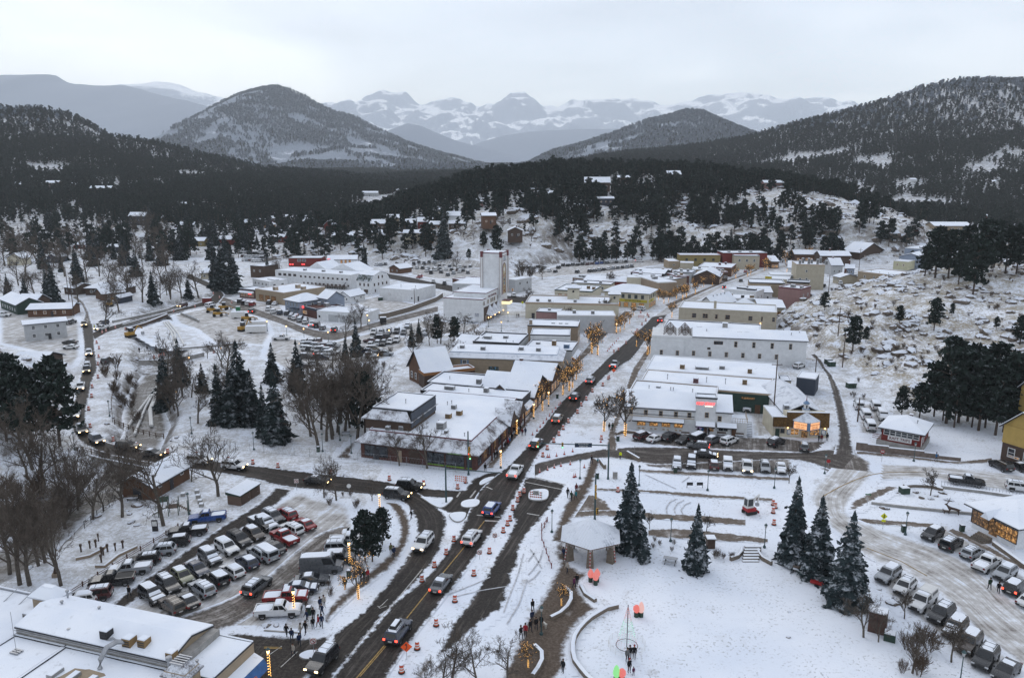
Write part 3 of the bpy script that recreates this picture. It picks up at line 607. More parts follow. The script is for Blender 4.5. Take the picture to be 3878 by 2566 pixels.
# ---------------------------------------------------------------- building kit
def mat_roofsnow():
    t=NT('roof_snow');n1=t.noise(0.15,4);n2=t.noise(1.2,5,0.65)
    c=t.mix(t.ramp(n1,0.3,0.7),(0.72,0.765,0.84),(0.81,0.84,0.89));c=t.mix(t.math('MULTIPLY',t.ramp(n2,0.56,0.78),0.5),c,(0.46,0.48,0.51));c=t.mix(t.math('MULTIPLY',t.ramp(t.noise(0.4,6,0.75),0.62,0.74),0.55),c,(0.30,0.30,0.31))
    t.bump(n2,0.35,0.08);return t.done(c,0.8,spec=0.15)
M_RS=mat_roofsnow()
def mat_thin(name,base,amt=0.5):
    """roofing showing through thin wind-blown snow"""
    t=NT(name);n=t.noise(0.45,6,0.7,t.obj());n2=t.noise(6,3,0.6,t.obj())
    v=t.math('ADD',t.math('MULTIPLY',n,0.75),t.math('MULTIPLY',n2,0.25));c=t.mix(t.ramp(v,0.62-amt*0.35,0.80-amt*0.35),base,(0.66,0.69,0.745))
    return t.done(c,0.8,spec=0.2)
M_THIN=mat_thin('shingle_thin_snow',(0.11,0.095,0.095),0.66);M_THINB=mat_thin('green_shingle_thin_snow',(0.05,0.065,0.06),0.45);M_METROOF=mat_thin('seamed_roof_snow',(0.30,0.33,0.38),0.82)
def siding(name,col,pitch=0.22,var=0.10,vertical=False,stain=0.25):
    t=NT(name);o=t.sep(t.obj());n=t.noise(0.7,5,0.7,t.obj());z=o[0] if vertical else o[2]
    if vertical: z=t.math('ADD',o[0],o[1])
    w=t.math('FRACT',t.math('DIVIDE',z,pitch));g=t.ramp(w,0.0,0.12)
    c=t.mix(t.ramp(n,0.3,0.75),tuple(v*(1-var) for v in col),tuple(min(1,v*(1+var)) for v in col));c=t.mix(t.math('MULTIPLY',t.math('SUBTRACT',1.0,g),0.35),c,tuple(v*0.4 for v in col))
    c=t.mix(t.math('MULTIPLY',t.ramp(t.noise(0.25,5,0.75,t.obj()),0.55,0.8),stain),c,tuple(v*0.55 for v in col))
    t.bump(g,0.4,0.02);return t.done(c,0.75,spec=0.25)
def brick(name,a,b,mortar=(0.25,0.23,0.21)):
    t=NT(name);q=t.n('ShaderNodeTexBrick');o=t.sep(t.obj());cb=t.n('ShaderNodeCombineXYZ');t.l(t.math('ADD',o[0],o[1]),cb.inputs[0]);t.l(o[2],cb.inputs[1]);t.l(cb.outputs[0],q.inputs[0])
    q.inputs['Color1'].default_value=a+(1,);q.inputs['Color2'].default_value=b+(1,);q.inputs['Mortar'].default_value=mortar+(1,);q.inputs['Scale'].default_value=1.0;q.inputs['Brick Width'].default_value=0.42;q.inputs['Row Height'].default_value=0.16;q.inputs['Mortar Size'].default_value=0.012
    c=t.mix(t.math('MULTIPLY',t.ramp(t.noise(0.5,5,0.7,t.obj()),0.45,0.8),0.4),q.outputs[0],tuple(v*0.5 for v in a));return t.done(c,0.85,spec=0.2)
W_={k: siding('siding_' +k,c,p) for k,(c,p) in dict(white=((0.66,0.67,0.68),.25),grey=((0.42,0.43,0.44),.25),cream=((0.50,0.46,0.36),.5),tan=((0.30,0.24,0.17),.9),beige=((0.40,0.36,0.28),.6),brown=((0.12,0.065,0.04),.3),dbrown=((0.075,0.05,0.038),.3),red=((0.16,0.028,0.024),.3),maroon=((0.15,0.035,0.035),.4),blue=((0.25,0.29,0.36),.2),navy=((0.045,0.055,0.075),.25),yellow=((0.42,0.29,0.09),.22),pale=((0.46,0.44,0.30),.4),pink=((0.27,0.16,0.15),.5),green=((0.030,0.055,0.045),.3),orange=((0.28,0.13,0.05),.3),ochre=((0.24,0.19,0.08),.35),dark=((0.05,0.05,0.055),.3),grn2=((0.10,0.14,0.13),.3)).items()}
W_['brick']=brick('red_brick',(0.115,0.045,0.035),(0.075,0.034,0.028),(0.11,0.085,0.075));W_['tanbrick']=brick('tan_brick',(0.30,0.23,0.16),(0.24,0.18,0.125));W_['stone']=brick('stone_wall',(0.22,0.18,0.14),(0.15,0.125,0.10),(0.10,0.09,0.08));W_['conc']=plain('concrete',(0.28,0.27,0.255),0.85,0,0.2,0.8,0.2)
W_['shake']=brick('wood_shakes',(0.135,0.075,0.022),(0.085,0.045,0.014),(0.03,0.018,0.010))
M_TRIMW=plain('white_trim',(0.62,0.62,0.61),0.5,0,0.06);M_TRIMD=plain('dark_trim',(0.035,0.035,0.04),0.55,0,0.2);M_TRIMT=plain('tan_trim',(0.36,0.28,0.20),0.6,0,0.1);M_TRIMB=plain('blue_trim',(0.12,0.20,0.32),0.5,0,0.1);M_TRIMR=plain('maroon_trim',(0.13,0.035,0.04),0.55,0,0.1);M_TRIMG=plain('green_trim',(0.16,0.30,0.03),0.5)
def mat_glass():
    t=NT('window_glass');n=t.noise(0.8,2,0.5);return t.done(t.mix(t.ramp(n,0.4,0.6),(0.012,0.015,0.02),(0.05,0.06,0.07)),0.08,spec=0.6)
M_GLASS=mat_glass()
def mat_lit(name,col,strength):
    t=NT(name);n=t.noise(2.2,5,0.8);v=t.n('ShaderNodeTexVoronoi');v.inputs['Scale'].default_value=2.5;t.l(t.pos(),v.inputs['Vector'])
    f=t.ramp(t.math('ADD',n,t.math('MULTIPLY',v.outputs['Distance'],-0.35)),0.22,0.55);return t.done((0.05,0.03,0.02),0.2,emit=t.mix(f,tuple(c*0.12 for c in col),col),estr=strength)
M_LIT=mat_lit('lit_shop_window',(1.0,0.52,0.18),0.9);M_LIT2=mat_lit('dim_shop_window',(1.0,0.55,0.22),0.32)
for m_ in (M_LIT,M_LIT2): m_.cycles.emission_sampling='NONE'
M_AMBER=glow('amber_bulb',(1.0,0.52,0.13),4.5);M_LAMP=glow('lamp_glow',(1.0,0.60,0.25),5.0);M_REDL=glow('red_glow',(1.0,0.05,0.05),3.2);M_PURP=glow('purple_neon',(0.55,0.12,1.0),4.0)
M_GREENL=glow('green_glow',(0.15,1.0,0.45),3.0);M_WHITEL=glow('white_glow',(1.0,0.92,0.8),2.2);M_STEEL=plain('galvanised_steel',(0.33,0.34,0.36),0.45,0.6,0.15);M_UNIT=plain('roof_unit_tan',(0.22,0.14,0.06),0.7,0,0.2);M_UNITG=plain('roof_unit_grey',(0.28,0.28,0.28),0.6,0,0.15);M_BLACK=plain('black_metal',(0.02,0.02,0.022),0.5,0,0.2)
GLS={'': M_GLASS,'lit': M_LIT,'dim': M_LIT2}
WC={}
def win_mesh(w,h,trim,glass,cross=True,sill=True):
    k=(round(w,2),round(h,2),trim.name,glass.name,cross)
    if k not in WC:
        b=MB();f=min(0.11,w*0.12);d=0.07
        b.box(-w/2+f/2,-d/2,0,f,d,h);b.box(w/2-f/2,-d/2,0,f,d,h);b.box(0,-d/2,0,w-2*f,d,f);b.box(0,-d/2,h-f,w-2*f,d,f)
        if cross and h > 1.0: b.box(0,-d/2+0.01,h/2-f/3,w-2*f,d-0.02,f*0.66)
        if cross and w > 1.8:
            for q in range(1,int(w/1.3)+1): b.box(-w/2+q*w/(int(w/1.3)+1),-d/2+0.01,f,f*0.66,d-0.02,h-2*f)
        b.quad((-w/2+f,-0.02,f),(w/2-f,-0.02,f),(w/2-f,-0.02,h-f),(-w/2+f,-0.02,h-f),1)
        WC[k]=b.mesh('window',[trim,glass])
    return WC[k]
import re
BLD=[]
def near_name(x,y): return min(BLD,key=lambda q: (q[0]-x)**2+(q[1]-y)**2)[2] if BLD else 'town'
class Bld:
    """a rectangle on the ground: front edge A-B (left to right as one faces it), depth to C; local x along the front, y into the plot"""
    def __init__(s,name,label,cat,reg,A,B,C,h,z0=None,zp=None,group=None,D=None):
        z00=0.0 if z0 is None else z0;c=None
        for it in range(6):
            zz=(z00+h if zp is None else zp+z00) if reg else 0
            a,b,c=(gp(reg,*A,zz),gp(reg,*B,zz),gp(reg,*C,zz) if C else None) if reg else (A,B,C)
            if z0 is not None or math.hypot(*a) < 440: break
            d=ray(*px(reg,*A));ys=np.arange(380,3600,2.0);t=ys/d[1];hz=terrain(d[0]*t,ys);k=np.nonzero(HCAM+d[2]*t-(h if zp is None else zp) <= hz)[0]
            z00=float(hz[k[0]]) if len(k) else 0.0;zz=z00+(h if zp is None else zp);a=gp(reg,*A,zz) if abs(zz-HCAM) > 3 else (d[0]*t[k[0]],ys[k[0]]);sc_=a[1]/ray(*px(reg,*B))[1];b=(ray(*px(reg,*B))[0]*sc_,a[1]+random.uniform(-2,2));c=gp(reg,*C,zz) if C else None;break
        s.L=math.hypot(b[0]-a[0],b[1]-a[1]);s.rz=math.atan2(b[1]-a[1],b[0]-a[0])
        s.D=D if D else abs(-(c[0]-a[0])*math.sin(s.rz)+(c[1]-a[1])*math.cos(s.rz));s.h=h;s.z=z00
        CLEAR.append(((a[0]+b[0])/2-math.sin(s.rz)*s.D/2,(a[1]+b[1])/2+math.cos(s.rz)*s.D/2,max(s.L,s.D)*0.62))
        BLD.append((a[0],a[1],' '.join(re.split(' with | and | beside | behind | below | above | in | at | over | between | before | facing | near | on | by |,',label)[0].split()[:7])));s.o=empty(name,label,cat,(a[0],a[1],s.z),s.rz,group);s.a=a
    def part(s,name,mb,mats,parent=None,smooth=False): return mb.build(name,mats,parent or s.o,smooth)
    def P(s,x,y):
        return s.a[0]+x*math.cos(s.rz)-y*math.sin(s.rz),s.a[1]+x*math.sin(s.rz)+y*math.cos(s.rz)
    def walls(s,m,h=None,x0=0,x1=None,y0=0,y1=None,z0=-0.6,name='wall'):
        x1=s.L if x1 is None else x1;y1=s.D if y1 is None else y1;h=s.h if h is None else h
        b=MB();b.box((x0+x1)/2,(y0+y1)/2,z0,x1-x0,y1-y0,h-z0);return s.part(name,b,W_[m] if isinstance(m,str) else m)
    def flat(s,cap=None,par=0.45,h=None,x0=0,x1=None,y0=0,y1=None,t=0.28,fascia=None):
        """parapet round a snowed-up deck"""
        x1=s.L if x1 is None else x1;y1=s.D if y1 is None else y1;h=s.h if h is None else h;cap=cap or M_TRIMD;b=MB();e=0.05
        for (cx,cy,sx,sy) in (((x0+x1)/2,y0+t/2-e,x1-x0+2*e,t),((x0+x1)/2,y1-t/2+e,x1-x0+2*e,t),(x0+t/2-e,(y0+y1)/2,t,y1-y0+2*e-2*t),(x1-t/2+e,(y0+y1)/2,t,y1-y0+2*e-2*t)):
            b.box(cx,cy,h-0.02,sx,sy,par)
        s.part('parapet',b,cap);b=MB()
        n=max(2,int((x1-x0)/2.5));m=max(2,int((y1-y0)/2.5));r=random.Random(int(x1*97+y1*31));V=[]
        for j in range(m+1):
            for i in range(n+1):
                u,v=i/n,j/m;ed=min(u,1-u,v,1-v)*4
                V.append((x0+t*.9+(x1-x0-1.8*t)*u,y0+t*.9+(y1-y0-1.8*t)*v,h+0.10+par*0.25*max(0,1-ed)+r.uniform(-.04,.04)))
        b.add(V,[(j*(n+1)+i,j*(n+1)+i+1,(j+1)*(n+1)+i+1,(j+1)*(n+1)+i) for j in range(m) for i in range(n)]);s.part('roof_snow',b,M_RS,smooth=True)
        b=MB();w=t*0.72
        for (cx,cy,sx,sy) in (((x0+x1)/2,y0+t/2-e,x1-x0,w),((x0+x1)/2,y1-t/2+e,x1-x0,w),(x0+t/2-e,(y0+y1)/2,w,y1-y0-2*t),(x1-t/2+e,(y0+y1)/2,w,y1-y0-2*t)):
            b.box(cx,cy,h+par-0.03,sx,sy,0.09,taper=0.98)
        s.part('parapet_snow',b,M_RS)
    def gable(s,rise,ax='x',ov=0.5,h=None,x0=0,x1=None,y0=0,y1=None,snow=None,wall=None,fascia=None,name='roof'):
        x1=s.L if x1 is None else x1;y1=s.D if y1 is None else y1;h=s.h if h is None else h;fascia=fascia or M_TRIMD;snow=snow or M_RS
        def T(x,y,z): return (x,y,z) if ax == 'x' else (y,x,z)
        a0,a1,b0,b1=(x0,x1,y0,y1) if ax == 'x' else (y0,y1,x0,x1);mid=(b0+b1)/2;k=rise/(mid-b0);lo=h-ov*k
        for nm,dz,mt,th,e in ((name,0.0,fascia,0.18,ov),(name+'_snow',0.19,snow,0.14,ov-0.04)):
            b=MB();l2=h-e*k+dz;P=[(a0-e,b0-e,l2),(a1+e,b0-e,l2),(a1+e,mid,h+rise+dz),(a0-e,mid,h+rise+dz),(a0-e,b1+e,l2),(a1+e,b1+e,l2)]
            vs=[T(*p) for p in P]+[T(p[0],p[1],p[2]+th) for p in P]
            fs=[(0,1,2,3),(3,2,5,4),(9,8,7,6),(10,11,8,9),(0,6,7,1),(4,5,11,10),(0,3,9,6),(3,4,10,9),(1,7,8,2),(2,8,11,5)]
            if ax != 'x': fs=[f[::-1] for f in fs]
            b.add(vs,[f[::-1] for f in fs]);s.part(nm,b,mt)
        if wall is not None:
            for aa in (a0+.02,a1-.02): b=MB();b.add([T(aa,b0,h-0.02),T(aa,b1,h-0.02),T(aa,mid,h+rise)],[(0,1,2)]);s.part('gable_wall',b,W_[wall] if isinstance(wall,str) else wall)
    def hip(s,rise,ov=0.6,h=None,x0=0,x1=None,y0=0,y1=None,snow=None,fascia=None):
        x1=s.L if x1 is None else x1;y1=s.D if y1 is None else y1;h=s.h if h is None else h;fascia=fascia or M_TRIMD;snow=snow or M_RS
        for nm,dz,mt,e in (('roof',0.0,fascia,ov),('roof_snow',0.12,snow,ov-0.03)):
            X0,X1,Y0,Y1=x0-e,x1+e,y0-e,y1+e;d=min(X1-X0,Y1-Y0)/2;z=h-0.15+dz;t=h+rise+dz
            R=[(X0+d,(Y0+Y1)/2,t),(X1-d,(Y0+Y1)/2,t)] if X1-X0 >= Y1-Y0 else [((X0+X1)/2,Y0+d,t),((X0+X1)/2,Y1-d,t)]
            b=MB();vs=[(X0,Y0,z),(X1,Y0,z),(X1,Y1,z),(X0,Y1,z),(X0,Y0,z+.18),(X1,Y0,z+.18),(X1,Y1,z+.18),(X0,Y1,z+.18)]+R
            top=[(4,5,9,8),(5,6,9),(6,7,8,9),(7,4,8)] if X1-X0 >= Y1-Y0 else [(4,5,8),(5,6,9,8),(6,7,9),(7,4,8,9)]
            b.add(vs,[(3,2,1,0),(0,1,5,4),(1,2,6,5),(2,3,7,6),(3,0,4,7)]+top);s.part(nm,b,mt)
    def mansard(s,h0,h1,ins,ov,mat,x0=0,x1=None,y0=0,y1=None,sides='FRBL',name='mansard_roof'):
        x1=s.L if x1 is None else x1;y1=s.D if y1 is None else y1;b=MB()
        o=[(x0-ov,y0-ov),(x1+ov,y0-ov),(x1+ov,y1+ov),(x0-ov,y1+ov)];i=[(x0+ins,y0+ins),(x1-ins,y0+ins),(x1-ins,y1-ins),(x0+ins,y1-ins)]
        for k,sd in enumerate('FRBL'):
            if sd in sides:
                p,q,r_,t=o[k],o[(k+1) % 4],i[(k+1) % 4],i[k];b.add([(p[0],p[1],h0-.15),(q[0],q[1],h0-.15),(q[0],q[1],h0),(p[0],p[1],h0),(r_[0],r_[1],h1),(t[0],t[1],h1)],[(0,1,2,3),(3,2,4,5),(1,0,3,2)])
        b.add([(p[0],p[1],h0-.14) for p in o],[(3,2,1,0)]);return s.part(name,b,mat)
    def face(s,f,t,x0=0,x1=None,y0=0,y1=None):
        """point and outward turn on a wall: F front, R right, L left, B back; t metres along it from its left end as seen from outside"""
        x1=s.L if x1 is None else x1;y1=s.D if y1 is None else y1
        return {'F': (x0+t,y0,0.0),'R': (x1,y0+t,math.pi/2),'B': (x1-t,y1,math.pi),'L': (x0,y1-t,-math.pi/2)}[f]
    def flen(s,f): return s.L if f in 'FB' else s.D
    def put(s,name,me,f,t,z,off=0.0,**k):
        x,y,r=s.face(f,t,**k);return link(name,me,s.o,(x+off*math.sin(r),y-off*math.cos(r),z),r)
    def win(s,f,n,w,h,z,a=0.06,b=0.94,style='',trim=None,cross=True,name='window',**k):
        Lw=s.flen(f);me=win_mesh(w,h,trim or M_TRIMW,GLS.get(style,M_GLASS),cross)
        for i in range(n):
            t=Lw*(a+(b-a)*((i+0.5)/n));s.put(name,me,f,t,z,**k)
    def door(s,f,t,w=1.0,h=2.1,mat=None,z=0.0,**k):
        b=MB();b.box(0,-0.04,0,w,0.08,h);b.box(w*0.36,-0.11,h*0.45,0.05,0.06,0.12,m=1);me=b.mesh('door',[mat or M_TRIMD,M_STEEL]);s.put('door',me,f,t,z,**k)
    def awning(s,f,t0,t1,z,drop=0.7,out=1.2,mat=None,snow=True,**k):
        w=t1-t0;b=MB();b.add([(-w/2,0,0),(w/2,0,0),(w/2,-out,-drop),(-w/2,-out,-drop),(w/2,-out,-drop-.22),(-w/2,-out,-drop-.22),(-w/2,0,-drop-.2),(w/2,0,-drop-.2)],[(3,2,1,0),(5,4,2,3),(0,6,5,3),(7,1,2,4)]);o=s.put('awning',b.mesh('awning',mat or M_TRIMD),f,(t0+t1)/2,z,**k)
        if snow:
            b=MB();b.add([(-w/2+.03,-.02,.07),(w/2-.03,-.02,.07),(w/2-.03,-out-.02,-drop+.07),(-w/2+.03,-out-.02,-drop+.07)],[(3,2,1,0)]);b.build('snow',M_RS,o)
        return o
    def unit(s,x,y,sx=1.2,sy=1.2,sz=1.2,z=None,mat=None):
        z=(s.h+0.05) if z is None else z;b=MB();b.box(0,0,0,sx,sy,sz)
        for q in range(3): b.box(0,-sy/2-.02,sz*(.2+.25*q),sx*.84,.04,sz*.1,m=1)
        b.box(0,0,sz,sx*.94,sy*.94,.10,m=2,taper=.92);link('roof_unit',b.mesh('roof_unit',[mat or M_UNITG,M_TRIMD,M_RS]),s.o,(x,y,z))
    def vent(s,x,y,z=None,h=0.9,r=0.09):
        z=s.h if z is None else z;b=MB();b.lathe([(r,0),(r,h*.8),(r*1.8,h*.82),(r*1.8,h*.97),(r*.5,h)],8);link('vent_pipe',b.mesh('vent_pipe',M_STEEL),s.o,(x,y,z))
    def chimney(s,x,y,z,h=1.8,w=0.8,mat='brick'):
        b=MB();b.box(0,0,0,w,w,h);b.box(0,0,h,w*1.15,w*1.15,.12,m=1);link('chimney',b.mesh('chimney',[W_[mat],M_RS]),s.o,(x,y,z))
    def sign(s,txt,f,t,z,size,mat,board=None,bw=None,bh=None,off=0.05,name='lettering',**k):
        x,y,r=s.face(f,t,**k);par=s.o
        if board:
            b=MB();b.box(0,-0.04,0,bw,0.08,bh);bo=b.build('sign_board',board,s.o);bo.location=(x,y,z-bh*0.25);bo.rotation_euler=(0,0,r);off=0.09
            o=text_obj(txt,size,mat,bo);o.location=(0,-off,bh*0.25);o.rotation_euler=(math.pi/2,0,0);return o
        o=text_obj(txt,size,mat,par);o.location=(x+off*math.sin(r),y-off*math.cos(r),z);o.rotation_euler=(math.pi/2,0,r);return o
TXT={}
def text_obj(txt,size,mat,parent,name='lettering'):
    k=(txt,size,mat.name)
    if k not in TXT:
        cu=bpy.data.curves.new('lettering','FONT');cu.body=txt;cu.size=size;cu.align_x='CENTER';cu.extrude=0.015;cu.offset=size*0.012;cu.resolution_u=2
        ob=bpy.data.objects.new('tmp',cu);COL.objects.link(ob);bpy.context.view_layer.update();me=bpy.data.meshes.new_from_object(ob.evaluated_get(bpy.context.evaluated_depsgraph_get()))
        me.materials.clear();me.materials.append(mat);bpy.data.objects.remove(ob);TXT[k]=me
    return link(name,TXT[k],parent)
# ---------------------------------------------------------------- buildings of the photograph
def uvw(u,v): return (u*UX+v*VX,u*UY+v*VY)
# --- brick corner bank
b=Bld('brick_bank','long brick corner building with grey mansard eaves and snowy flat roof beside the crossroads','building',None,uvw(130.6,-72.6),uvw(130.6,-48.4),uvw(161.3,-48.4),3.6)
b.walls('brick');b.mansard(3.55,5.6,1.5,1.0,M_THIN,sides='FR');b.walls(W_['dbrown'],5.35,1.2,b.L-1.2,1.2,b.D,3.0,'attic_wall');b.flat(M_TRIMR,0.25,5.4,1.3,b.L-1.3,1.3,b.D)
for t,w,st in ((2.0,2.4,''),(4.6,2.6,''),(16.0,3.6,''),(20.0,3.8,''),(22.9,1.1,'')): b.put('window',win_mesh(w,2.3,M_BLACK,M_GLASS),'F',t,0.55)
for t,w in ((16.0,3.6),(20.0,3.8),(22.9,1.1)):
    q=MB();q.box(0,-0.05,0,w,0.1,0.22);b.put('sill',q.mesh('sill',M_TRIMG),'F',t,0.33)
b.door('F',3.3,1.2,2.3);b.door('F',11.6,2.2,2.6,W_['dbrown']);b.door('F',8.4,0.9,2.4,M_TRIMT)
b.sign('International','F',20.0,2.98,0.55,glow('green_sign',(0.2,0.8,0.05),0.5),off=0.1)
for i in range(9): b.put('window',win_mesh(2.0,2.3,M_TRIMD,M_LIT2 if i % 2 else M_GLASS),'R',2.2+i*3.1,0.5)
for i in range(8): q=MB();q.box(0,0,0,.3,.3,3.4);link('post',q.mesh('post',W_['brick']),b.o,(b.L+1.2,6+i*3.2,0))
for k in (19.0,25.5):   # street gables over the walk
    q=MB();q.add([(b.L-1.6,k-2.6,5.5),(b.L+1.7,k-2.6,3.7),(b.L+1.7,k+2.6,3.7),(b.L-1.6,k+2.6,5.5),(b.L+1.7,k,6.6),(b.L-2.6,k,6.8)],[(0,1,4,5),(3,5,4,2),(1,2,4)],[0,0,1]);q.build('street_gable',[M_THIN,W_['dbrown']],b.o)
b.walls('dbrown',8.0,-0.2,9.6,2.6,15.2,5.3,'upper_wall');b.mansard(7.6,9.5,1.6,0.6,M_THIN,-0.2,9.6,2.6,15.2,'FL');b.flat(M_TRIMD,0.3,9.2,0.9,9.7,3.7,15.3)
q=MB();q.box(9.72,9.0,6.2,0.22,12.2,2.9);q.build('metal_panel',siding('ribbed_panel',(0.07,0.08,0.10),.35,vertical=True),b.o)
for x,y,s_,m in ((13.5,13.0,1.1,M_UNIT),(14.9,15.6,1.1,M_UNIT),(12.2,19.3,1.0,M_UNITG),(14.7,6.3,1.6,M_UNITG),(7.6,3.0,1.0,M_UNITG),(5.0,2.2,.9,M_UNITG),(16.7,3.9,.7,M_UNITG)): b.unit(x,y,s_,s_,s_*.85,5.5,m)
for x,y in ((9.8,21.5),(10.4,22.5),(13.0,9.0),(11,4),(20.8,3.2),(6,8.5)): b.vent(x,y,5.4 if x > 7 else 9.3)
# --- shops behind it on the left side of the street
b=Bld('shop_building','low flat shop with black stepped parapet directly behind the brick corner building','building',None,uvw(161.6,-73.5),uvw(161.6,-48.6),uvw(168.6,-48.6),4.9);b.walls('dark');b.flat(M_TRIMD,.5);b.unit(6,3.5,2.4,1.2,.9);b.unit(15,4,1.1,1.1,1.1);b.win('R',3,1.8,2.2,.4,style='lit');b.awning('R',.5,6.5,3.4,mat=M_TRIMB);b.vent(11,3)
b=Bld('shop_building','flat snowy roof shop with dark parapet left of the dormered gable shop','building',None,uvw(168.8,-75.0),uvw(168.8,-61.2),uvw(179.5,-61.2),4.9);b.walls('dbrown');b.flat(M_TRIMD,.5);b.unit(12.4,3.0,1.1,1.1,1.3);b.win('F',3,1.2,1.3,1.2);b.vent(4,5)
b=Bld('gable_shop','shop with big snowy pitched roof and small dark triangular dormer facing the brick building','building',None,uvw(168.9,-61.0),uvw(168.9,-48.2),uvw(181.5,-48.2),4.0);b.walls('brown');b.gable(3.4,'x',.7,wall='brown');b.win('R',3,2.0,2.1,.5,style='lit');b.win('F',3,1.2,1.3,1.2)
q=MB();q.add([(2.6,-.75,4.0),(7.4,-.75,4.0),(5,-.75,6.1),(5,3.6,6.4),(2.2,-.95,3.95),(7.8,-.95,3.95),(5,-.95,6.45),(5,4.2,6.6),(2.2,0.2,4.15),(7.8,.2,4.15)],[(0,1,2),(4,6,7,8),(5,9,7,6)],[0,1,1]);q.build('dormer',[W_['dbrown'],M_RS],b.o);b.put('window',win_mesh(1.1,1.0,M_TRIMB,M_GLASS),'F',5,4.25,.77)
b=Bld('gable_shop','shop with broad snowy roof beside the fairy-lit sidewalk in front of the mural','building',None,uvw(184.0,-58.0),uvw(184.0,-47.8),uvw(193.5,-47.8),4.2);b.walls('brown');b.gable(2.8,'x',.7,wall='brown');b.win('R',3,1.8,2.0,.5,style='lit');b.win('F',2,1.2,1.2,1.5);b.chimney(1.0,5.0,6.0)
b=Bld('log_cabin_restaurant','brown wooden gabled building with skylights beside the bare riverside trees','building','E1',(340,860),(700,805),(610,620),4.2,D=8.2);b.walls('brown');b.gable(4.6,'x',.6,wall='brown');b.win('L',3,1.1,1.8,1.0);b.win('F',3,1.0,1.0,1.6)
for x in (3.6,6.0):
    q=MB();q.add([(x,1.3,5.98),(x+.9,1.3,5.98),(x+.9,2.3,7.10),(x,2.3,7.10)],[(0,1,2,3)]);q.build('skylight',M_UNITG,b.o)
b=Bld('cabin_annex','low brown wooden annex with orange fascia band below the mural building','building','E1',(360,925),(1010,850),(1035,790),3.6);b.walls('dbrown');b.flat(W_['orange'],.75);b.win('F',4,1.2,1.2,1.0,style='dim');b.door('F',b.L*.9,1,2.1);b.win('R',1,.9,.5,2.4,style='dim')
b=Bld('mural_building','long tan building with painted mural, blue shutters and snowy mansard edge','building','E1',(620,672),(2120,722),(2100,600),6.0);b.walls('tan');b.mansard(5.9,7.2,1.6,.5,M_METROOF,sides='FR');b.flat(M_TRIMB,.12,7.0,1.3,b.L-1.3,1.3,b.D)
for t in (0.175,0.63,0.93):
    b.put('window',win_mesh(1.3,1.1,M_TRIMW,M_GLASS),'F',b.L*t,4.1)
    for sg in (-1,1): q=MB();q.box(0,-.04,0,.42,.08,1.15);b.put('shutter',q.mesh('shutter',M_TRIMB),'F',b.L*t+sg*.92,4.08)
def mural():
    t=NT('painted_mural');n=t.noise(1.3,4,0.6,t.obj());m=t.noise(2.8,5,0.7,t.obj());c=t.mix(t.ramp(n,.45,.52),(0.10,0.24,0.38),(0.03,0.045,0.03));c=t.mix(t.ramp(m,.58,.64),c,(0.30,0.13,0.06));return t.done(c,.7)
q=MB();q.box(0,-.04,0,2.6,.08,3.0);q.box(0,-.03,-.08,2.8,.06,3.16,m=1);b.put('mural',q.mesh('mural',[mural(),M_TRIMD]),'F',b.L*.425,.5)
for x,y in ((.12,.5),(.31,.4),(.64,.5),(.79,.45)): b.unit(b.L*x,b.D*y,1.3,1.1,.9,7.1)
b.vent(b.L*.09,b.D*.4,7.0);b.vent(b.L*.62,b.D*.35,7.0)
b=Bld('angular_white_building','white walled building with black roof edge and slanted snowy roof behind the tan mural building','building','E1',(985,500),(1570,530),(1600,400),6.2);b.walls('grey');b.flat(M_TRIMD,.6);b.unit(3,6,2.2,1.4,.9);b.unit(8,8,1.4,1.2,.8);b.vent(b.L*.7,2);b.vent(b.L*.85,2)
b2=Bld('angular_wing','white slanting wing with row of small pointed dormers and snow, above parked cars','building','E1',(720,530),(985,560),(1000,430),4.6);b2.walls('grey');b2.gable(2.0,'x',.3,wall='grey',fascia=M_TRIMD)
for x in (1.6,4.0): q=MB();q.add([(x,-.5,2.4),(x+1.2,-.5,2.4),(x+.6,-.5,4.3),(x+.6,1,4.4)],[(0,1,2),(0,2,3),(1,3,2)],[0,1,1]);q.build('dormer',[M_GLASS,M_METROOF],b2.o)
b=Bld('shop_building','flat roofed shop with orange and blue roof units beside the lit street trees','building','E1',(1640,580),(2255,612),(2320,500),5.0);b.walls('grey');b.flat(M_TRIMD,.4);b.unit(b.L*.55,b.D*.55,1.2,1.2,1.5,mat=M_UNIT);b.unit(b.L*.85,3.5,1.6,1.2,1.2,mat=M_TRIMB);b.win('R',3,2.0,2.0,.5,style='lit');b.awning('R',.5,b.D-.5,3.2,mat=M_TRIMR);b.unit(b.L*.2,b.D*.6,1.2,1.0,.6)
b=Bld('shop_building','white stuccoed shop with smooth white flat roof and wall lamp facing the alley','building','E1',(1722,405),(2230,415),(2290,335),6.5);b.walls('white');b.flat(M_TRIMD,.35);b.win('F',1,1.6,.9,2.9);q=MB();q.lathe([(.02,-.2),(.16,-.1),(.16,.1),(.02,.2)],8);b.put('wall_lamp',q.mesh('wall_lamp',M_LAMP),'F',b.L*.19,4.0,.2);b.win('R',3,1.8,2,.5,style='lit')
b=Bld('brick_shop','tan brick shop with chimney, black parapet and three roof hatches','building','E1',(1685,285),(2330,305),(2360,225),6.5);b.walls('tanbrick');b.flat(M_TRIMD,.4);b.chimney(.8,2.2,6.6,1.6,.9,'tanbrick');b.door('F',1.2,1.0,2.0);[b.unit(b.L*x,b.D*.5,1.1,.8,.25,mat=M_TRIMD) for x in (.48,.63,.75)];b.win('R',3,1.4,1.6,3.4);b.win('R',3,2,2,.4,style='lit')
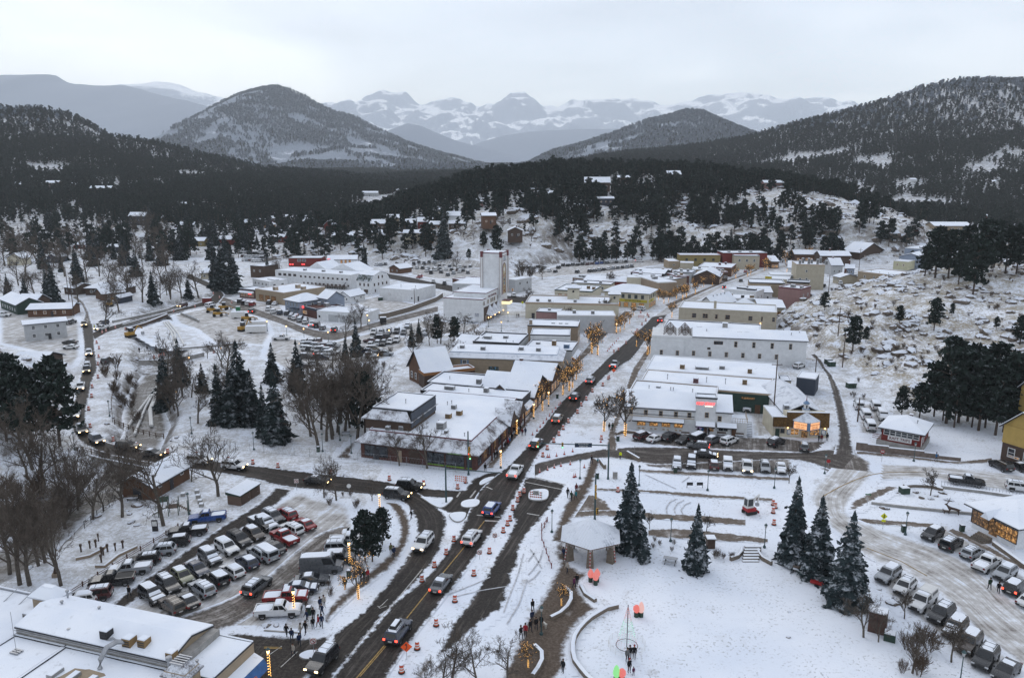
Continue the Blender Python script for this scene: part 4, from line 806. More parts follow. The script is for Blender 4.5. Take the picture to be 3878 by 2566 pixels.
b=Bld('shop_building','pale grey walled shop with stepped snowy roof in front of the cream arcade','building','E2',(545,900),(1290,905),(1300,845),6.0);b.walls('grey');b.flat(M_TRIMW,.3);b.unit(b.L*.3,b.D*.5);b.unit(b.L*.62,b.D*.4);b.win('R',3,1.8,2,.5,style='lit');b.awning('R',.3,b.D-.3,3.3,mat=M_TRIMD)
b=Bld('pink_shop','small dusty pink walled building behind the grey shop, beside the river walk','building','E2',(272,850),(570,862),(560,815),5.2);b.walls('pink');b.flat(M_TRIMD,.3);b.unit(b.L*.5,b.D*.5,1,1,.8)
b=Bld('cream_arcade','long cream shopping arcade with two small square hip-roofed towers and snowy roof','building','E2',(135,745),(1330,770),(1290,670),5.6);b.walls('cream');b.flat(M_TRIMT,.7)
for fx,fy,w,hh in ((.50,.80,4.6,10.2),(.955,.35,3.4,9.2)):
    x,y=b.L*fx,b.D*fy;q=MB();q.box(x,y,0,w,w,hh);q.build('tower',W_['cream'],b.o);b.hip(1.1,.8,hh,x-w/2,x+w/2,y-w/2,y+w/2)
    b.put('window',win_mesh(.7,.9,M_TRIMD,M_GLASS),'F',0,hh-1.8,x0=x,y0=y-w/2)
for x in (.12,.25,.53,.86): b.unit(b.L*x,b.D*.3,1.2,1.2,1.0,5.7)
b.win('R',4,2,2.2,.4,style='lit');b.door('F',3,1.2,2.1)
b=Bld('corner_shop','two-storey cream corner shop with snowy hip roof, green windows and yellow sign band','building','E2',(1150,580),(1715,618),(1890,570),6.4);b.walls('cream');b.hip(2.6,.7);b.win('F',6,1.3,1.6,4.0,trim=W_['grn2']);b.win('R',4,1.3,1.6,4.0,trim=W_['grn2']);b.win('F',5,2.0,1.9,.4,style='lit',trim=M_TRIMD);b.win('R',4,2.0,1.9,.4,style='lit',trim=M_TRIMD)
M_SIGNY=plain('yellow_sign',(0.45,0.36,0.03),.5);b.sign('ESTES VILLAGE','F',b.L*.66,2.85,1.0,M_TRIMD,M_SIGNY,b.L*.62,1.1);b.sign('SHOPS','R',b.D*.35,2.85,.8,M_TRIMD,M_SIGNY,b.D*.6,1.1)
b=Bld('round_shop','low shop with wide rounded snowy roof, dark fascia and three tan roof units','building','E2',(510,575),(985,600),(1090,525),3.6);b.walls('cream');b.flat(W_['green'],.5);[b.unit(b.L*x,b.D*y,1.3,1.3,1.4,mat=M_UNIT) for x,y in ((.35,.75),(.78,.5),(.95,.4))];b.win('F',5,1.8,2.0,.3,style='lit',trim=M_TRIMD);b.win('L',2,1.8,2,.3,style='lit')
b=Bld('red_row_shop','dark red walled low shop with long snowy roof behind the rounded shop','building','E2',(885,440),(1425,470),(1430,415),4.2);b.walls('red');b.gable(1.2,'x',.4,wall='red',fascia=M_TRIMR);b.win('F',4,1,1,1.5)
b=Bld('shop_building','cream boxy back block between the red row and the brick street building','building','E2',(1435,410),(1625,415),(1640,385),6.4);b.walls('cream');b.flat(M_TRIMW,.3)
b=Bld('brick_shop','tan two-storey street building with flat snowy roof and fairy lights along its sidewalk','building','E2',(1840,480),(2075,470),(2245,375),6.5,D=26);b.walls('tanbrick');b.flat(M_TRIMW,.4);b.win('R',7,1.3,1.7,3.9);b.win('R',7,2.2,2.0,.4,style='lit');b.unit(4,12,2.4,1.6,1.2);b.unit(6,18,1.6,1.6,1.2)
b=Bld('shop_building','flat shop with wide snowy roof behind the corner shop','building','E2',(1500,390),(1880,400),(1960,330),5.2);b.walls('beige');b.flat(M_TRIMD,.4);b.unit(4,5,2,1.4,1);b.unit(b.L*.7,4,1.4,1.2,1)
b=Bld('shop_building','dark fronted shop with sloping snowy roof beside the string lights terrace','building','E2',(1545,345),(1915,365),(2005,325),5.4);b.walls('dark');b.gable(1.3,'x',.3,wall='dark')
# --- far left-hand row of the street
b=Bld('ochre_building','long ochre two-storey building with purple-brown eaves and snowy shed roof below the rocky hill','building','E3',(85,125),(600,150),(750,105),7.0);b.walls('ochre');b.flat(M_TRIMR,.35);b.win('F',4,1.4,1.5,3.8,trim=M_TRIMD);b.win('F',5,1.3,1.4,.8,trim=M_TRIMD);b.win('R',3,1.4,1.5,3.8)
b=Bld('ochre_building','grey-brown two-storey street block with slanting snowy roof beside the ochre building','building','E3',(785,135),(1100,128),(1180,95),7.4);b.walls('beige');b.flat(M_TRIMD,.4);b.win('F',3,1.3,1.5,4.2);b.win('R',3,1.4,2.2,3.6);b.win('R',4,1.6,2,.4,style='lit')
b=Bld('brick_block','dark red street block with long black-edged snowy roof at the end of the row','building','E3',(640,100),(1210,105),(1245,70),8.2);b.walls('red');b.flat(M_TRIMD,.4);[b.unit(b.L*x,b.D*.5,1.6,1.2,.9) for x in (.2,.45,.7)];b.win('R',4,1.5,1.8,4.2);b.win('R',4,2,2,.4,style='lit')
b=Bld('shop_building','brown fronted street shop with chimneys and flat snowy roof below the ochre building','building','E3',(320,270),(745,290),(885,240),4.6);b.walls('brown');b.flat(M_TRIMR,.35);b.chimney(b.L*.55,b.D*.6,4.6,1.3,1.2);b.chimney(b.L*.7,b.D*.8,4.6,1.2,1.0);b.win('R',5,1.8,1.9,.4,style='lit')
b=Bld('dormer_shop','shop with steep snowy roof and two pointed dark dormers over the fairy-lit sidewalk','building','E3',(265,385),(590,400),(770,330),4.0,D=15);b.walls('dbrown');b.gable(2.8,'y',.5,wall='dbrown');b.win('R',5,1.8,1.9,.4,style='lit')
for y in (2.5,5.6): q=MB();q.add([(b.L+.2,y-1.4,4.0),(b.L+.2,y+1.4,4.0),(b.L+.2,y,6.0),(b.L-3.6,y,6.2)],[(0,1,2),(0,2,3),(1,3,2)],[0,1,1]);q.build('dormer',[W_['dbrown'],M_RS],b.o)
b=Bld('tan_box','small tan stucco box building with flat snow roof beside the hillside car park','building','E3',(85,225),(250,235),(325,210),5.0);b.walls('beige');b.flat(M_TRIMT,.3);b.win('R',1,.9,1.6,1.5)
b=Bld('tan_box','low tan building with wide snowy roof and one small window by the hillside car park','building','E2',(1975,205),(2110,215),(2240,170),4.4);b.walls('tan');b.flat(M_TRIMT,.3);b.win('F',1,1.4,.7,2.2)
b=Bld('end_shop','far street end building with broad snowy roof behind glowing trees','building','E3',(1255,205),(1350,200),(1370,140),4.0);b.walls('brown');b.gable(1.8,'x',.5,wall='brown');b.win('F',2,1.6,1.6,.6,style='lit')
b=Bld('end_shop','timber building with sloping snowy roof and lit eave at the top of the street','building','E3',(1560,110),(1860,90),(1720,0),4.5,D=12);b.walls('brown');b.gable(2.0,'x',.6,wall='brown');b.win('F',5,1.5,1.4,.8,style='lit')
for i,(reg,A_,B_,C_,hh,mt,lb) in enumerate((('E2',(725,480),(1230,505),(1240,470),3.8,'cream','low cream shop with snowy roof behind the rounded shop'),('E2',(1035,425),(1425,442),(1430,398),4.4,'maroon','maroon edged shop roof behind the red row'),('E2',(1485,345),(1620,352),(1640,310),5.6,'dark','dark back block beside the hillside car park road'),('E2',(1640,322),(1990,335),(2005,300),5.0,'brick','brick back shop with black parapet below the hillside car park'),('E2',(1650,440),(1845,455),(1850,415),5.2,'beige','beige shop with ducts behind the hip-roofed corner shop'),('E2',(2080,400),(2235,395),(2255,350),6.0,'brick','brick street shop at the bend of the far street'),('E3',(5,340),(235,352),(262,318),5.0,'grey','grey flat shop behind the dormered shop'),('E3',(240,308),(540,318),(560,285),4.4,'tan','tan flat shop with blue tank behind the dormered shop'),('E3',(600,345),(700,345),(770,300),4.4,'dbrown','dark street shop with snowy canopy beside the dormered shop'),('E3',(10,440),(205,400),(215,375),5.6,'tanbrick','tan brick street corner beside glowing trees'),('E2',(740,410),(880,425),(900,395),3.4,'brown','small brown terrace hut with string lights near the river walk'))):
    b=Bld('shop_building',lb,'building',reg,A_,B_,C_,hh);b.D=max(b.D,8);b.walls(mt);b.flat([M_TRIMD,M_TRIMW,M_TRIMR][i % 3],.4);b.unit(b.L*.3,b.D*.5,1.4,1.2,1.0);b.unit(b.L*.7,b.D*.4,1.2,1.2,1.2,mat=M_UNIT if i % 2 else M_UNITG);b.win('R',3,1.6,1.8,.5,style='lit');b.win('F',3,1.1,1.2,1.6)
# --- right-hand side of the street
b=Bld('jerky_shop','long white two-storey shop with red neon sign and dark snowy awnings behind parked cars','building','B3',(870,532),(1960,606),None,5.2,zp=0,D=11.0)
xT0,xT1,xR=b.L*.578,b.L*.745,b.L*.872
b.walls('white',5.2,0,xR);b.gable(2.2,'x',.35,x1=xT0-.3);b.gable(2.2,'x',.3,x0=xT1+.2,x1=xR,name='side_roof',wall='white');b.walls('white',3.0,xR+.02,b.L,.3,6,name='porch_wall')
q=MB();q.box((xT0+xT1)/2,1.35,-.3,xT1-xT0,3.0,8.4);q.build('tower',W_['white'],b.o);b.flat(M_TRIMD,.35,8.1,xT0-.1,xT1+.1,-.25,2.95)
me=win_mesh(.85,1.2,M_TRIMT,M_GLASS)
for i in range(5): b.put('window',me,'F',b.L*(.045+.125*i)+(0 if i < 4 else -.4),3.55)
b.put('window',me,'F',xT0+2.4,3.9,.17);b.put('window',me,'F',xT1+.8,3.2)
for i in range(4):
    b.put('shop_window',win_mesh(1.9,1.0,M_TRIMT,M_LIT,False),'F',b.L*(.135+.103*i),1.15);q=MB();q.box(0,-.05,0,2.0,.1,.75);q.box(-.45,-.11,.2,.5,.02,.3,m=1);q.box(.45,-.11,.2,.5,.02,.3,m=1);b.put('panel',q.mesh('panel',[M_TRIMW,M_TRIMT]),'F',b.L*(.135+.103*i),.25)
b.awning('F',b.L*.06,b.L*.49,3.15,.55,1.3);b.awning('F',xT0+.1,xT1-.1,2.95,.7,1.3,off=.15);b.awning('F',xT1+.3,xT1+4.4,2.9,.7,1.3)
for z in (3.25,3.75): q=MB();q.box(0,-.05,0,xT0-.3,.1,.12);b.put('trim_board',q.mesh('trim_board',M_TRIMD if z > 3.5 else M_TRIMT),'F',xT0/2,z)
b.sign('BEEF JERKY','F',(xT0+xT1)/2-.1,6.75,.78,M_REDL,off=.22);b.sign('EXPERIENCE','F',(xT0+xT1)/2+.6,6.35,.30,M_WHITEL,off=.22);q=MB();q.box(0,-.05,0,.7,.1,.28);b.put('open_sign',q.mesh('open_sign',M_PURP),'F',xT0+.9,1.75,.2)
b.door('F',xT0+2.1,1.0,2.1,W_['brown'],off=.15);b.win('F',1,1.1,1.3,.8,.705,.725,style='dim',off=.15);b.door('F',xT1+3.9,.9,2.1,W_['brown']);b.win('F',1,2.1,.9,1.0,.80,.82)
q=MB()   # roof deck with rails and outside stair
for k in range(7): q.box(xR+.3+k*.5,.3,3.0,.06,.06,1.0)
q.box(xR+1.8,.3,3.95,3.2,.09,.07);q.box(xR+1.8,.3,3.45,3.2,.06,.05);q.box(b.L,3,3.95,.09,5.4,.07)
for k in range(5): q.box(b.L,.8+k*1.1,3.0,.07,.07,1.0)
q.build('deck_railing',M_TRIMT,b.o);q=MB();q.box(xR+1.7,3.2,2.99,3.2,5.5,.1);q.build('deck_snow',M_RS,b.o)
for k in range(10): q=MB();q.box(b.L+.65,.2+k*.28,.28*k,1.1,.3,.08);q.build('stair_step',M_STEEL,b.o)
b=Bld('shop_building','low flat snowy roof with stone parapet directly behind the white jerky shop','building',None,uvw(174.2,-26.3),uvw(174.2,-6.8),uvw(183.5,-6.8),5.6);b.walls('grey');b.flat(W_['tanbrick'],.45);b.unit(6,5,1.0,1,.4);[b.vent(x,3.5) for x in (4,9,9.6,14)];b.win('L',3,1.8,2,.4,style='dim')
b=Bld('shop_building','wide flat snowy roof with brown roof units and long dark parapet line','building',None,uvw(184.0,-25.5),uvw(184.0,5.6),uvw(198.5,5.6),4.6);b.walls('green');b.flat(M_TRIMT,.4);b.unit(13,6,1.2,1.2,1.2,mat=M_TRIMR);b.unit(24.5,8,1.1,1.1,1.3,mat=M_UNIT);[b.vent(x,7,h=1.5) for x in (6,15.5,20)];b.door('F',27.8,1.2,2.1,W_['brown']);q=MB();q.box(0,-.3,0,3.0,.3,.4);b.put('lamp',q.mesh('lamp',M_LIT2),'F',25.5,3.4)
b=Bld('shop_building','flat snowy roofed building with skylight hoods under the white windowed building','building',None,uvw(199.0,-26.0),uvw(199.0,6.8),uvw(215.5,6.8),4.6);b.walls('dark');b.flat(M_TRIMW,.35);b.unit(9,4,1.2,1.2,1.2,mat=M_UNIT);b.unit(26,4.5,1.1,1.1,1.2,mat=M_UNIT);b.unit(14,5,3.5,1.4,.7);b.unit(19,7,1.4,1.4,.9)
b=Bld('metal_shed','grey metal clad shed with snow roof beside the back lane','building','B4',(190,100),(280,105),(290,60),3.2);b.walls('beige');b.flat(M_TRIMD,.25)
b=Bld('metal_shed','blue-grey corrugated metal building end beside the utility poles of the lane','building','B4',(330,70),(500,90),(500,30),4.2);b.walls('navy');b.flat(M_STEEL,.2)
b=Bld('white_hotel','large old white two-storey building with small sash windows and half-built roof trusses','building',None,uvw(229.5,-28.6),uvw(234.0,15.2),uvw(246.5,15.2),7.6);b.walls('white',7.6);b.walls('white',6.4,-.2,9.5,-.7,1.2,name='street_front')
b.gable(1.5,'x',.4,x0=12.2,wall='white');b.flat(M_TRIMW,.35,7.0,0,12.0,0,b.D)
for i in range(6): b.put('window',win_mesh(.9,1.7,M_TRIMT,M_GLASS),'F',24.3+i*5.1 if i < 4 else 1,5.0) if i < 4 else None
for i in range(8): b.put('window',win_mesh(.95,1.5,M_TRIMT,M_GLASS),'F',3.0+i*4.7,1.9,.72 if 3+i*4.7 < 9.5 else 0.0)
b.win('F',1,2.6,1.0,5.6,.42,.46,trim=W_['brown']);b.win('F',1,.9,.6,4.0,.36,.40,trim=W_['brown'])
for k in range(2):
    for j in range(5):
        x0_,y0_=3.2+k*4.4,1.5+j*2.4;q=MB();A_,B_,C_=(x0_,y0_,7.4),(x0_+4.2,y0_,7.4),(x0_+2.1,y0_,9.6)
        for p0,p1 in ((A_,C_),(C_,B_),(A_,B_),(C_,(x0_+2.1,y0_,7.4)),((x0_+1.05,y0_,8.5),(x0_+2.1,y0_,7.4)),((x0_+3.15,y0_,8.5),(x0_+2.1,y0_,7.4))): q.tube([p0,p1],.10,4)
        if j < 4:
            for p0 in (A_,B_,C_,(x0_+1.05,y0_,8.5),(x0_+3.15,y0_,8.5)): q.tube([p0,(p0[0],p0[1]+2.4,p0[2])],.09,4)
        q.build('roof_truss',W_['dbrown'],b.o)
for x,y in ((16,3.5),(40,3),(42.5,5)): b.vent(x,y,8.0,1.4)
for x in (25.5,27.6): q=MB();q.box(x,4.2,8.75,1.4,.9,.12);q.build('skylight',M_UNITG,b.o)
b=Bld('red_shop','dark red walled shop with broad snowy roof behind the white hotel','building',None,uvw(249.6,-27.6),uvw(249.6,2.5),uvw(264.5,2.5),5.6);b.walls('maroon');b.flat(M_TRIMD,.5);b.chimney(19,8,5.6,1.6,1.6,'conc');b.unit(11,6,1.6,1,.3);b.unit(26,4,1.6,1.2,.6);b.win('L',4,1.8,2,.4,style='lit');b.door('F',3,1,2.1)
b=Bld('cream_hotel','long cream two-storey building with wide windows and stepped snowy parapet','building',None,uvw(284.0,-26.0),uvw(284.0,7.8),uvw(300.5,7.8),6.4);b.walls('beige');b.flat(W_['beige'],.6)
for i,w in enumerate((1.6,1.9,1.0,1.7,0,1.5,.6,1.1)): b.put('window',win_mesh(w,1.7,M_TRIMT,M_GLASS),'F',5.5+i*3.9,3.5) if w else None
b.chimney(12.5,4,6.4,3.0,.9,'beige');b.win('L',5,1.8,2.0,.5,style='lit');q=MB();q.box(0,-.1,0,.3,.2,.3);b.put('wall_lamp',q.mesh('wall_lamp',M_LAMP),'F',28.5,2.6,.1)
b=Bld('hip_house','small building with steep snowy pyramid roof behind the cream hotel','building','E3',(700,800),(940,822),(1050,760),4.4);b.walls('blue');b.hip(3.0,.7);b.win('R',2,1,1.4,1.5);b.win('F',2,1,1.3,1.5)
b=Bld('gable_shop','white gabled street building with long snowy roof and dark roof vents','building','E3',(330,745),(520,770),(880,690),4.6,D=17);b.walls('white');b.gable(3.0,'y',.6,wall='white');b.win('F',2,1.0,1.3,1.4);[b.vent(b.L*.5+.5,4+3*i,7.3,.7,.16) for i in range(4)]
b=Bld('porch_house','dark timber restaurant with snowy roof and glowing glazed porch below the rocks','building','E3',(1100,790),(1425,800),(1490,700),4.4);b.walls('beige');b.gable(1.2,'x',.5,wall='beige');b.win('F',5,1.8,1.4,1.6,style='dim',trim=M_TRIMD);q=MB();q.box(0,-.9,0,b.L,1.8,.9);b.put('porch',q.mesh('porch',W_['dark']),'F',b.L/2,0)
b=Bld('white_shop','white painted flat shop with black roof units above the gabled street building','building','E3',(655,560),(1060,600),(1095,560),5.4);b.walls('white');b.flat(M_TRIMW,.35);b.unit(6,5,4.5,1.8,.8,mat=M_TRIMD);b.unit(b.L*.75,4,4,1.6,.8,mat=M_TRIMD);b.win('F',3,1,1.2,2.4);b.win('R',2,.8,1.2,2.4)
b=Bld('shop_building','flat snowy shop with tan units in front of the white painted shop','building','E3',(560,680),(1050,690),(1080,640),4.6,D=11);b.walls('white');b.flat(M_TRIMW,.3);b.unit(b.L*.4,4,1.4,1.4,1.6,mat=M_UNIT);b.unit(b.L*.7,3,1.2,1.2,1.2,mat=M_TRIMD);b.unit(b.L*.95,3.5,1.6,1.3,1.1,mat=M_UNIT)
b=Bld('gable_shop','low snowy roofed shop between the white shop and the pink block','building','E3',(1000,600),(1270,605),(1270,545),4.0);b.walls('white');b.gable(1.6,'x',.4,wall='dbrown');b.win('F',3,.9,1,1.5)
b=Bld('pink_block','boxy dusty pink three-storey block with sunken snowy roof beside the rocky knoll','building','E3',(1350,540),(1640,570),(1715,530),8.2);b.walls('pink');b.flat(M_TRIMR,.6);b.unit(4,5,1.8,1.5,1.2);b.unit(8,4,1.2,1.2,1);b.win('R',2,.8,1.3,5);b.win('R',2,.8,1.3,1.5)
b=Bld('tan_block','tan walled block with deep parapet behind the pink block','building','E3',(1455,475),(1745,490),(1760,462),8.6);b.walls('tan');b.flat(M_TRIMD,.7);b.win('R',3,.9,1.3,5)
b=Bld('tan_block','long low tan roof with dark parapet facing the street behind the white shop','building','E3',(975,480),(1430,495),(1500,450),6.0);b.walls('tan');b.flat(M_TRIMD,.5);b.win('L',3,1.8,1.8,.6,style='lit')
b=Bld('lodge_tower','tall plain beige four-storey building with rooftop equipment rising above the shops','building','E3',(1580,250),(1945,258),(2005,245),11.5,D=14);b.walls('beige');b.flat(M_TRIMT,.5);b.win('F',1,1.0,1.2,8.2,.34,.40);b.win('F',2,1.0,.9,4.6,.05,.5);b.win('R',4,1,1.4,8);b.win('R',4,1,1.4,4.5)
for k in range(7): b.unit(2+k*2.0,3.5+(k % 2)*4,1.0,1.0,2.0+(k % 3)*.5,11.6)
b=Bld('white_gable_house','white gabled house with steep snowy roof in front of the beige tower block','building','E3',(1470,285),(1600,290),(1620,175),5.2,D=12);b.walls('white');b.gable(3.0,'x',.4,wall='white');b.win('F',2,.9,1.2,2)
b=Bld('shop_building','snowy flat shop with yellow sign near the beige tower block','building','E3',(1185,425),(1490,440),(1520,390),5.0);b.walls('beige');b.flat(M_TRIMW,.3);q=MB();q.box(0,-.1,0,3.0,.2,1.2);b.put('sign_board',q.mesh('sign_board',M_SIGNY),'F',1.2,5.0)
b=Bld('shop_building','snowy flat shop with long roof strip behind the yellow sign shop','building','E3',(1240,375),(1555,385),(1570,350),5.4);b.walls('grey');b.flat(M_TRIMW,.3)
for A_,B_,C_,hh,rs,mt,lb in (((2030,250),(2170,290),(2300,160),5.5,3.2,'grey','grey house with steep snowy roof and brick chimney beside the beige tower block'),((2205,290),(2300,300),(2330,240),4.0,1.6,'blue','small blue-grey gabled house beside the alley cars'),((1890,130),(2270,140),(2290,70),6.0,2.2,'dbrown','dark lodge with big snowy roof and square grey tower behind the beige block'),((2050,390),(2140,410),(2150,360),3.4,1.4,'beige','small snowy shed roof beside the alley power poles')):
    b=Bld('gable_house',lb,'building','E3',A_,B_,C_,hh,D=10);b.walls(mt);b.gable(rs,'x',.5,wall=mt);b.win('F',2,.9,1.2,1.6);b.chimney(b.L*.4,5,hh+1,3)
b=Bld('tan_motel','low tan building with four small windows and flat snowy roof at the knoll crest','building','A4',(880,545),(1270,590),(1300,545),5.0,z0=2.0);b.walls('tan');b.flat(M_TRIMT,.5);b.win('F',4,1.0,1.2,2.6);[b.vent(b.L*x,4) for x in (.2,.4,.6)]
b=Bld('yellow_house','pale yellow flat-roofed house with orange lights beside lilac gabled house','building','A4',(1200,445),(1330,455),(1440,430),4.0,z0=3.0);b.walls('pale');b.flat(M_TRIMW,.25);b.win('F',2,1,1.1,1.6,style='dim')
b=Bld('lilac_house','lilac-grey gabled house with wide snowy roof below the pines','building','A4',(1250,405),(1465,420),(1510,370),5.5,z0=3.0);b.walls('blue');b.gable(2.0,'y',.6,wall='blue');b.win('F',3,.9,1.1,2.4)
b=Bld('flat_house','pale blue flat-roofed building behind the lilac house','building','A4',(1300,330),(1515,345),(1530,310),5.0,z0=4.0);b.walls('blue');b.flat(M_TRIMW,.3)
b=Bld('barn_house','dark brown timber barn with one steep snowy roof slope beside the gap road','building','A4',(900,370),(1110,350),(1000,275),4.5,z0=1.5,D=12);b.walls('dbrown');b.gable(5.0,'y',.8,wall='dbrown');b.win('F',3,1,1,1.5,style='dim')
b=Bld('roadside_lodge','long low lodge with maroon fascia and snowy roof by the gap road','building','A4',(1900,45),(2200,50),(2320,0),4.0,D=12);b.walls('red');b.gable(1.6,'x',.8,wall='red',fascia=M_TRIMR);b.win('F',6,1.2,1.2,1.0,style='dim')
b=Bld('roadside_lodge','wide snowy roof building in front of the maroon lodge beside the gap road','building','A4',(1570,130),(1880,120),(2060,60),3.6,D=14);b.walls('tan');b.gable(2.0,'x',.8,wall='tan');b.win('F',5,1.2,1.2,1.0)
# --- sweet shop, raft office, yellow house, visitor store
b=Bld('sweet_shop','sweet shop with wooden shake front, glowing angled marquee and small white cupola','building','B4',(110,600),(600,612),None,5.3,zp=0,D=24)
L=b.L;b.walls('cream',5.2,2.7,L,0,3,name='front_wall');b.walls('white',4.4,2.9,L-.3,3,b.D);b.walls('cream',4.0,0,2.68,0,9,name='side_wall');b.gable(1.9,'y',.3,4.4,2.9,L-.3,3.1,b.D,M_METROOF);b.flat(M_TRIMW,.25,4.0,0,2.68,.4,9)
for x0_,x1_,z0_,z1_ in ((-.1,2.68,2.5,4.6),(2.7,L+.1,2.45,5.7)):
    rows_=9;q=MB()
    for k in range(rows_):
        za=z0_+(z1_-z0_)*k/rows_;ya=-.55+.35*k/rows_;n_=int((x1_-x0_)/.42)
        for i in range(n_):
            w_=(x1_-x0_)/n_;q.box(x0_+(i+.5)*w_,ya-.03+random.uniform(-.012,.012),za,w_*.93,.09,(z1_-z0_)/rows_*1.12)
    o=q.build('shake_front',plain('cedar_shake',(0.115,0.062,0.018),.8,0,.45,2.2),b.o);o['kind']='stuff'
    q=MB();q.box((x0_+x1_)/2,-.12,z0_,x1_-x0_,.24,z1_-z0_);q.build('fascia_board',W_['dbrown'],b.o);q=MB();q.box((x0_+x1_)/2,-.2,z1_,x1_-x0_,.5,.12);q.build('snow',M_RS,b.o)
cx=L*.585;M_MARQ=glow('marquee_glow',(1.0,0.50,0.22),1.15,True);M_LETT=plain('marquee_letters',(0.5,0.10,0.03),.5)
for sg,ang in ((-1,-.52),(1,.52)):
    q=MB();q.box(0,0,0,2.75,.18,1.5);q.box(0,-.03,-.12,2.85,.26,.12,m=1);q.box(0,-.03,1.5,2.85,.26,.14,m=1);q.box(-1.4,-.03,-.1,.12,.26,1.7,m=1);q.box(1.4,-.03,-.1,.12,.26,1.7,m=1)
    o=q.build('marquee',[M_MARQ,M_TRIMB],b.o);o.location=(cx+sg*1.45,-1.65,2.45);o.rotation_euler=(0,0,sg*.52)
    tx=text_obj('SUGAR SHACK',.40,M_LETT,o);tx.location=(0,-.11,.85);tx.rotation_euler=(math.pi/2,0,0)
    for i_,s2 in enumerate(('FUDGE  TAFFY','CANDY APPLES')): tx=text_obj(s2,.26,M_LETT,o);tx.location=(0,-.11,.45-.32*i_);tx.rotation_euler=(math.pi/2,0,0)
q=MB();q.box(cx,-2.3,2.3,.55,.5,1.9);q.build('marquee_post',M_TRIMB,b.o)
q=MB();q.add([(cx-2.9,-.2,4.05),(cx-2.7,-1.2,4.05),(cx,-2.75,4.05),(cx+2.7,-1.2,4.05),(cx+2.9,-.2,4.05),(cx,-.3,5.75)],[(0,1,5),(1,2,5),(2,3,5),(3,4,5),(4,3,2,1,0)]);q.build('marquee_roof',M_METROOF,b.o)
q=MB();q.box(cx,.3,5.3,1.2,1.2,1.0);q.box(cx,.3,6.3,1.35,1.35,.1,m=1);q.box(cx,.3,6.4,.8,.8,1.1);q.box(cx,-.11,6.55,.3,.02,.7,m=2);q.lathe([(.72,0),(.70,.08),(.25,.55),(.12,.62),(.02,1.9)],8,(cx,.3,7.5),[1,1,1,3]);q.build('cupola',[M_TRIMW,M_TRIMB,M_GLASS,M_TRIMR],b.o)
b.put('shop_window',win_mesh(1.9,1.5,M_TRIMW,M_LIT),'F',cx-2.1,.5);b.put('shop_window',win_mesh(2.1,1.5,M_TRIMB,M_LIT),'F',cx+2.1,.5);b.door('F',cx,1.3,2.2,M_LIT2);b.door('F',1.0,.9,1.9,W_['green']);b.win('F',1,.9,1.0,.9,.16,.20,trim=M_TRIMD);b.put('menu_board',win_mesh(.8,1.1,M_TRIMB,M_TRIMW,False),'F',3.4,.7);b.put('menu_board',win_mesh(.9,1.1,M_TRIMB,M_TRIMW,False),'F',L-.8,.7)
for t in (cx-3.6,L-.6): q=MB();q.lathe([(.05,0),(.15,.1),(.12,.3),(.02,.42)],8);b.put('wall_lamp',q.mesh('wall_lamp',M_LAMP),'F',t,2.0,.25)
b.unit(3.6,4.2,1.1,1.2,1.3,4.6,M_STEEL);[b.vent(L*.6,6+3.4*i,5.9,.5,.2) for i in range(5)];b.sign('SALT WATER TAFFY','F',1.35,2.15,.22,M_TRIMR,M_TRIMW,2.2,.35)
b=Bld('raft_office','small dark red office with white windows, RAFT TRIPS sign and snowy hip roof','building','B4',(1085,632),(1440,700),None,2.9,z0=1.1,zp=0,D=8.2);b.walls('red');b.hip(2.1,.7);b.win('F',6,1.25,1.15,1.45);b.sign('RAFT TRIPS','F',b.L*.47,.72,.78,M_TRIMR,M_TRIMW,b.L*.60,.95);b.win('R',1,.8,1.8,.5,.25,.35);b.door('R',.5,.7,2.1,M_TRIMW);b.walls('conc',.15,-.8,b.L+.3,-.4,b.D+.3,-1.4,'foundation');b.vent(b.L*.8,3,3.8,1.0);b.chimney(b.L*.55,6.5,3.6,1.2,.6)
for z in (.35,.75,1.15): q=MB();q.box(-.9,0,z,1.6,.08,.08);q.build('porch_rail',W_['red'],b.o)
for i,(xa,xb,za) in enumerate(((860,960,1.7),(960,1150,1.5),(1150,1470,1.25),(1470,1600,1.0),(1600,1800,.7))):
    p0,p1=gp('B4',xa,718+(xa-860)*.105,0),gp('B4',xb,718+(xb-860)*.105,0);q=MB();ang_=math.atan2(p1[1]-p0[1],p1[0]-p0[0]);q.box((p0[0]+p1[0])/2,(p0[1]+p1[1])/2,-.2,math.hypot(p1[0]-p0[0],p1[1]-p0[1]),.4,za+.2,ang_);q.box((p0[0]+p1[0])/2,(p0[1]+p1[1])/2,za,math.hypot(p1[0]-p0[0],p1[1]-p0[1]),.46,.1,ang_,1)
    o=q.build('retaining_wall',[plain('retaining_block',(0.17,0.135,0.115),.9,0,.2,2),M_RS]);tag(o,'stepped brown block retaining wall section below the red raft office','wall','retaining wall steps')
b=Bld('yellow_gable_house','yellow sided house over dark timber ground floor with snowy gable at the pines','building','B4',(2160,775),(2480,880),None,7.0,z0=1.2,zp=0,D=9);b.walls('dbrown',3.0);b.walls('yellow',6.6,-.1,b.L+.1,-.1,b.D,3.0,'upper_wall');b.gable(3.2,'y',.7,6.6,wall='yellow');b.win('F',3,1.1,1.6,4.2,trim=M_TRIMD);b.win('F',2,1.4,1.8,.5);b.win('F',1,2.4,.5,.4,.3,.4,style='lit');b.win('L',2,1.0,1.5,4.2,trim=M_TRIMD)
b=Bld('yellow_gable_house','tall ochre house with snowy roof and one window partly hidden by the tall pines','building','B4',(2320,335),(2560,410),None,4.5,z0=7.0,zp=0,D=7);b.walls('yellow');b.gable(3.4,'y',.7,wall='yellow');b.win('F',2,1.1,1.6,2.0)
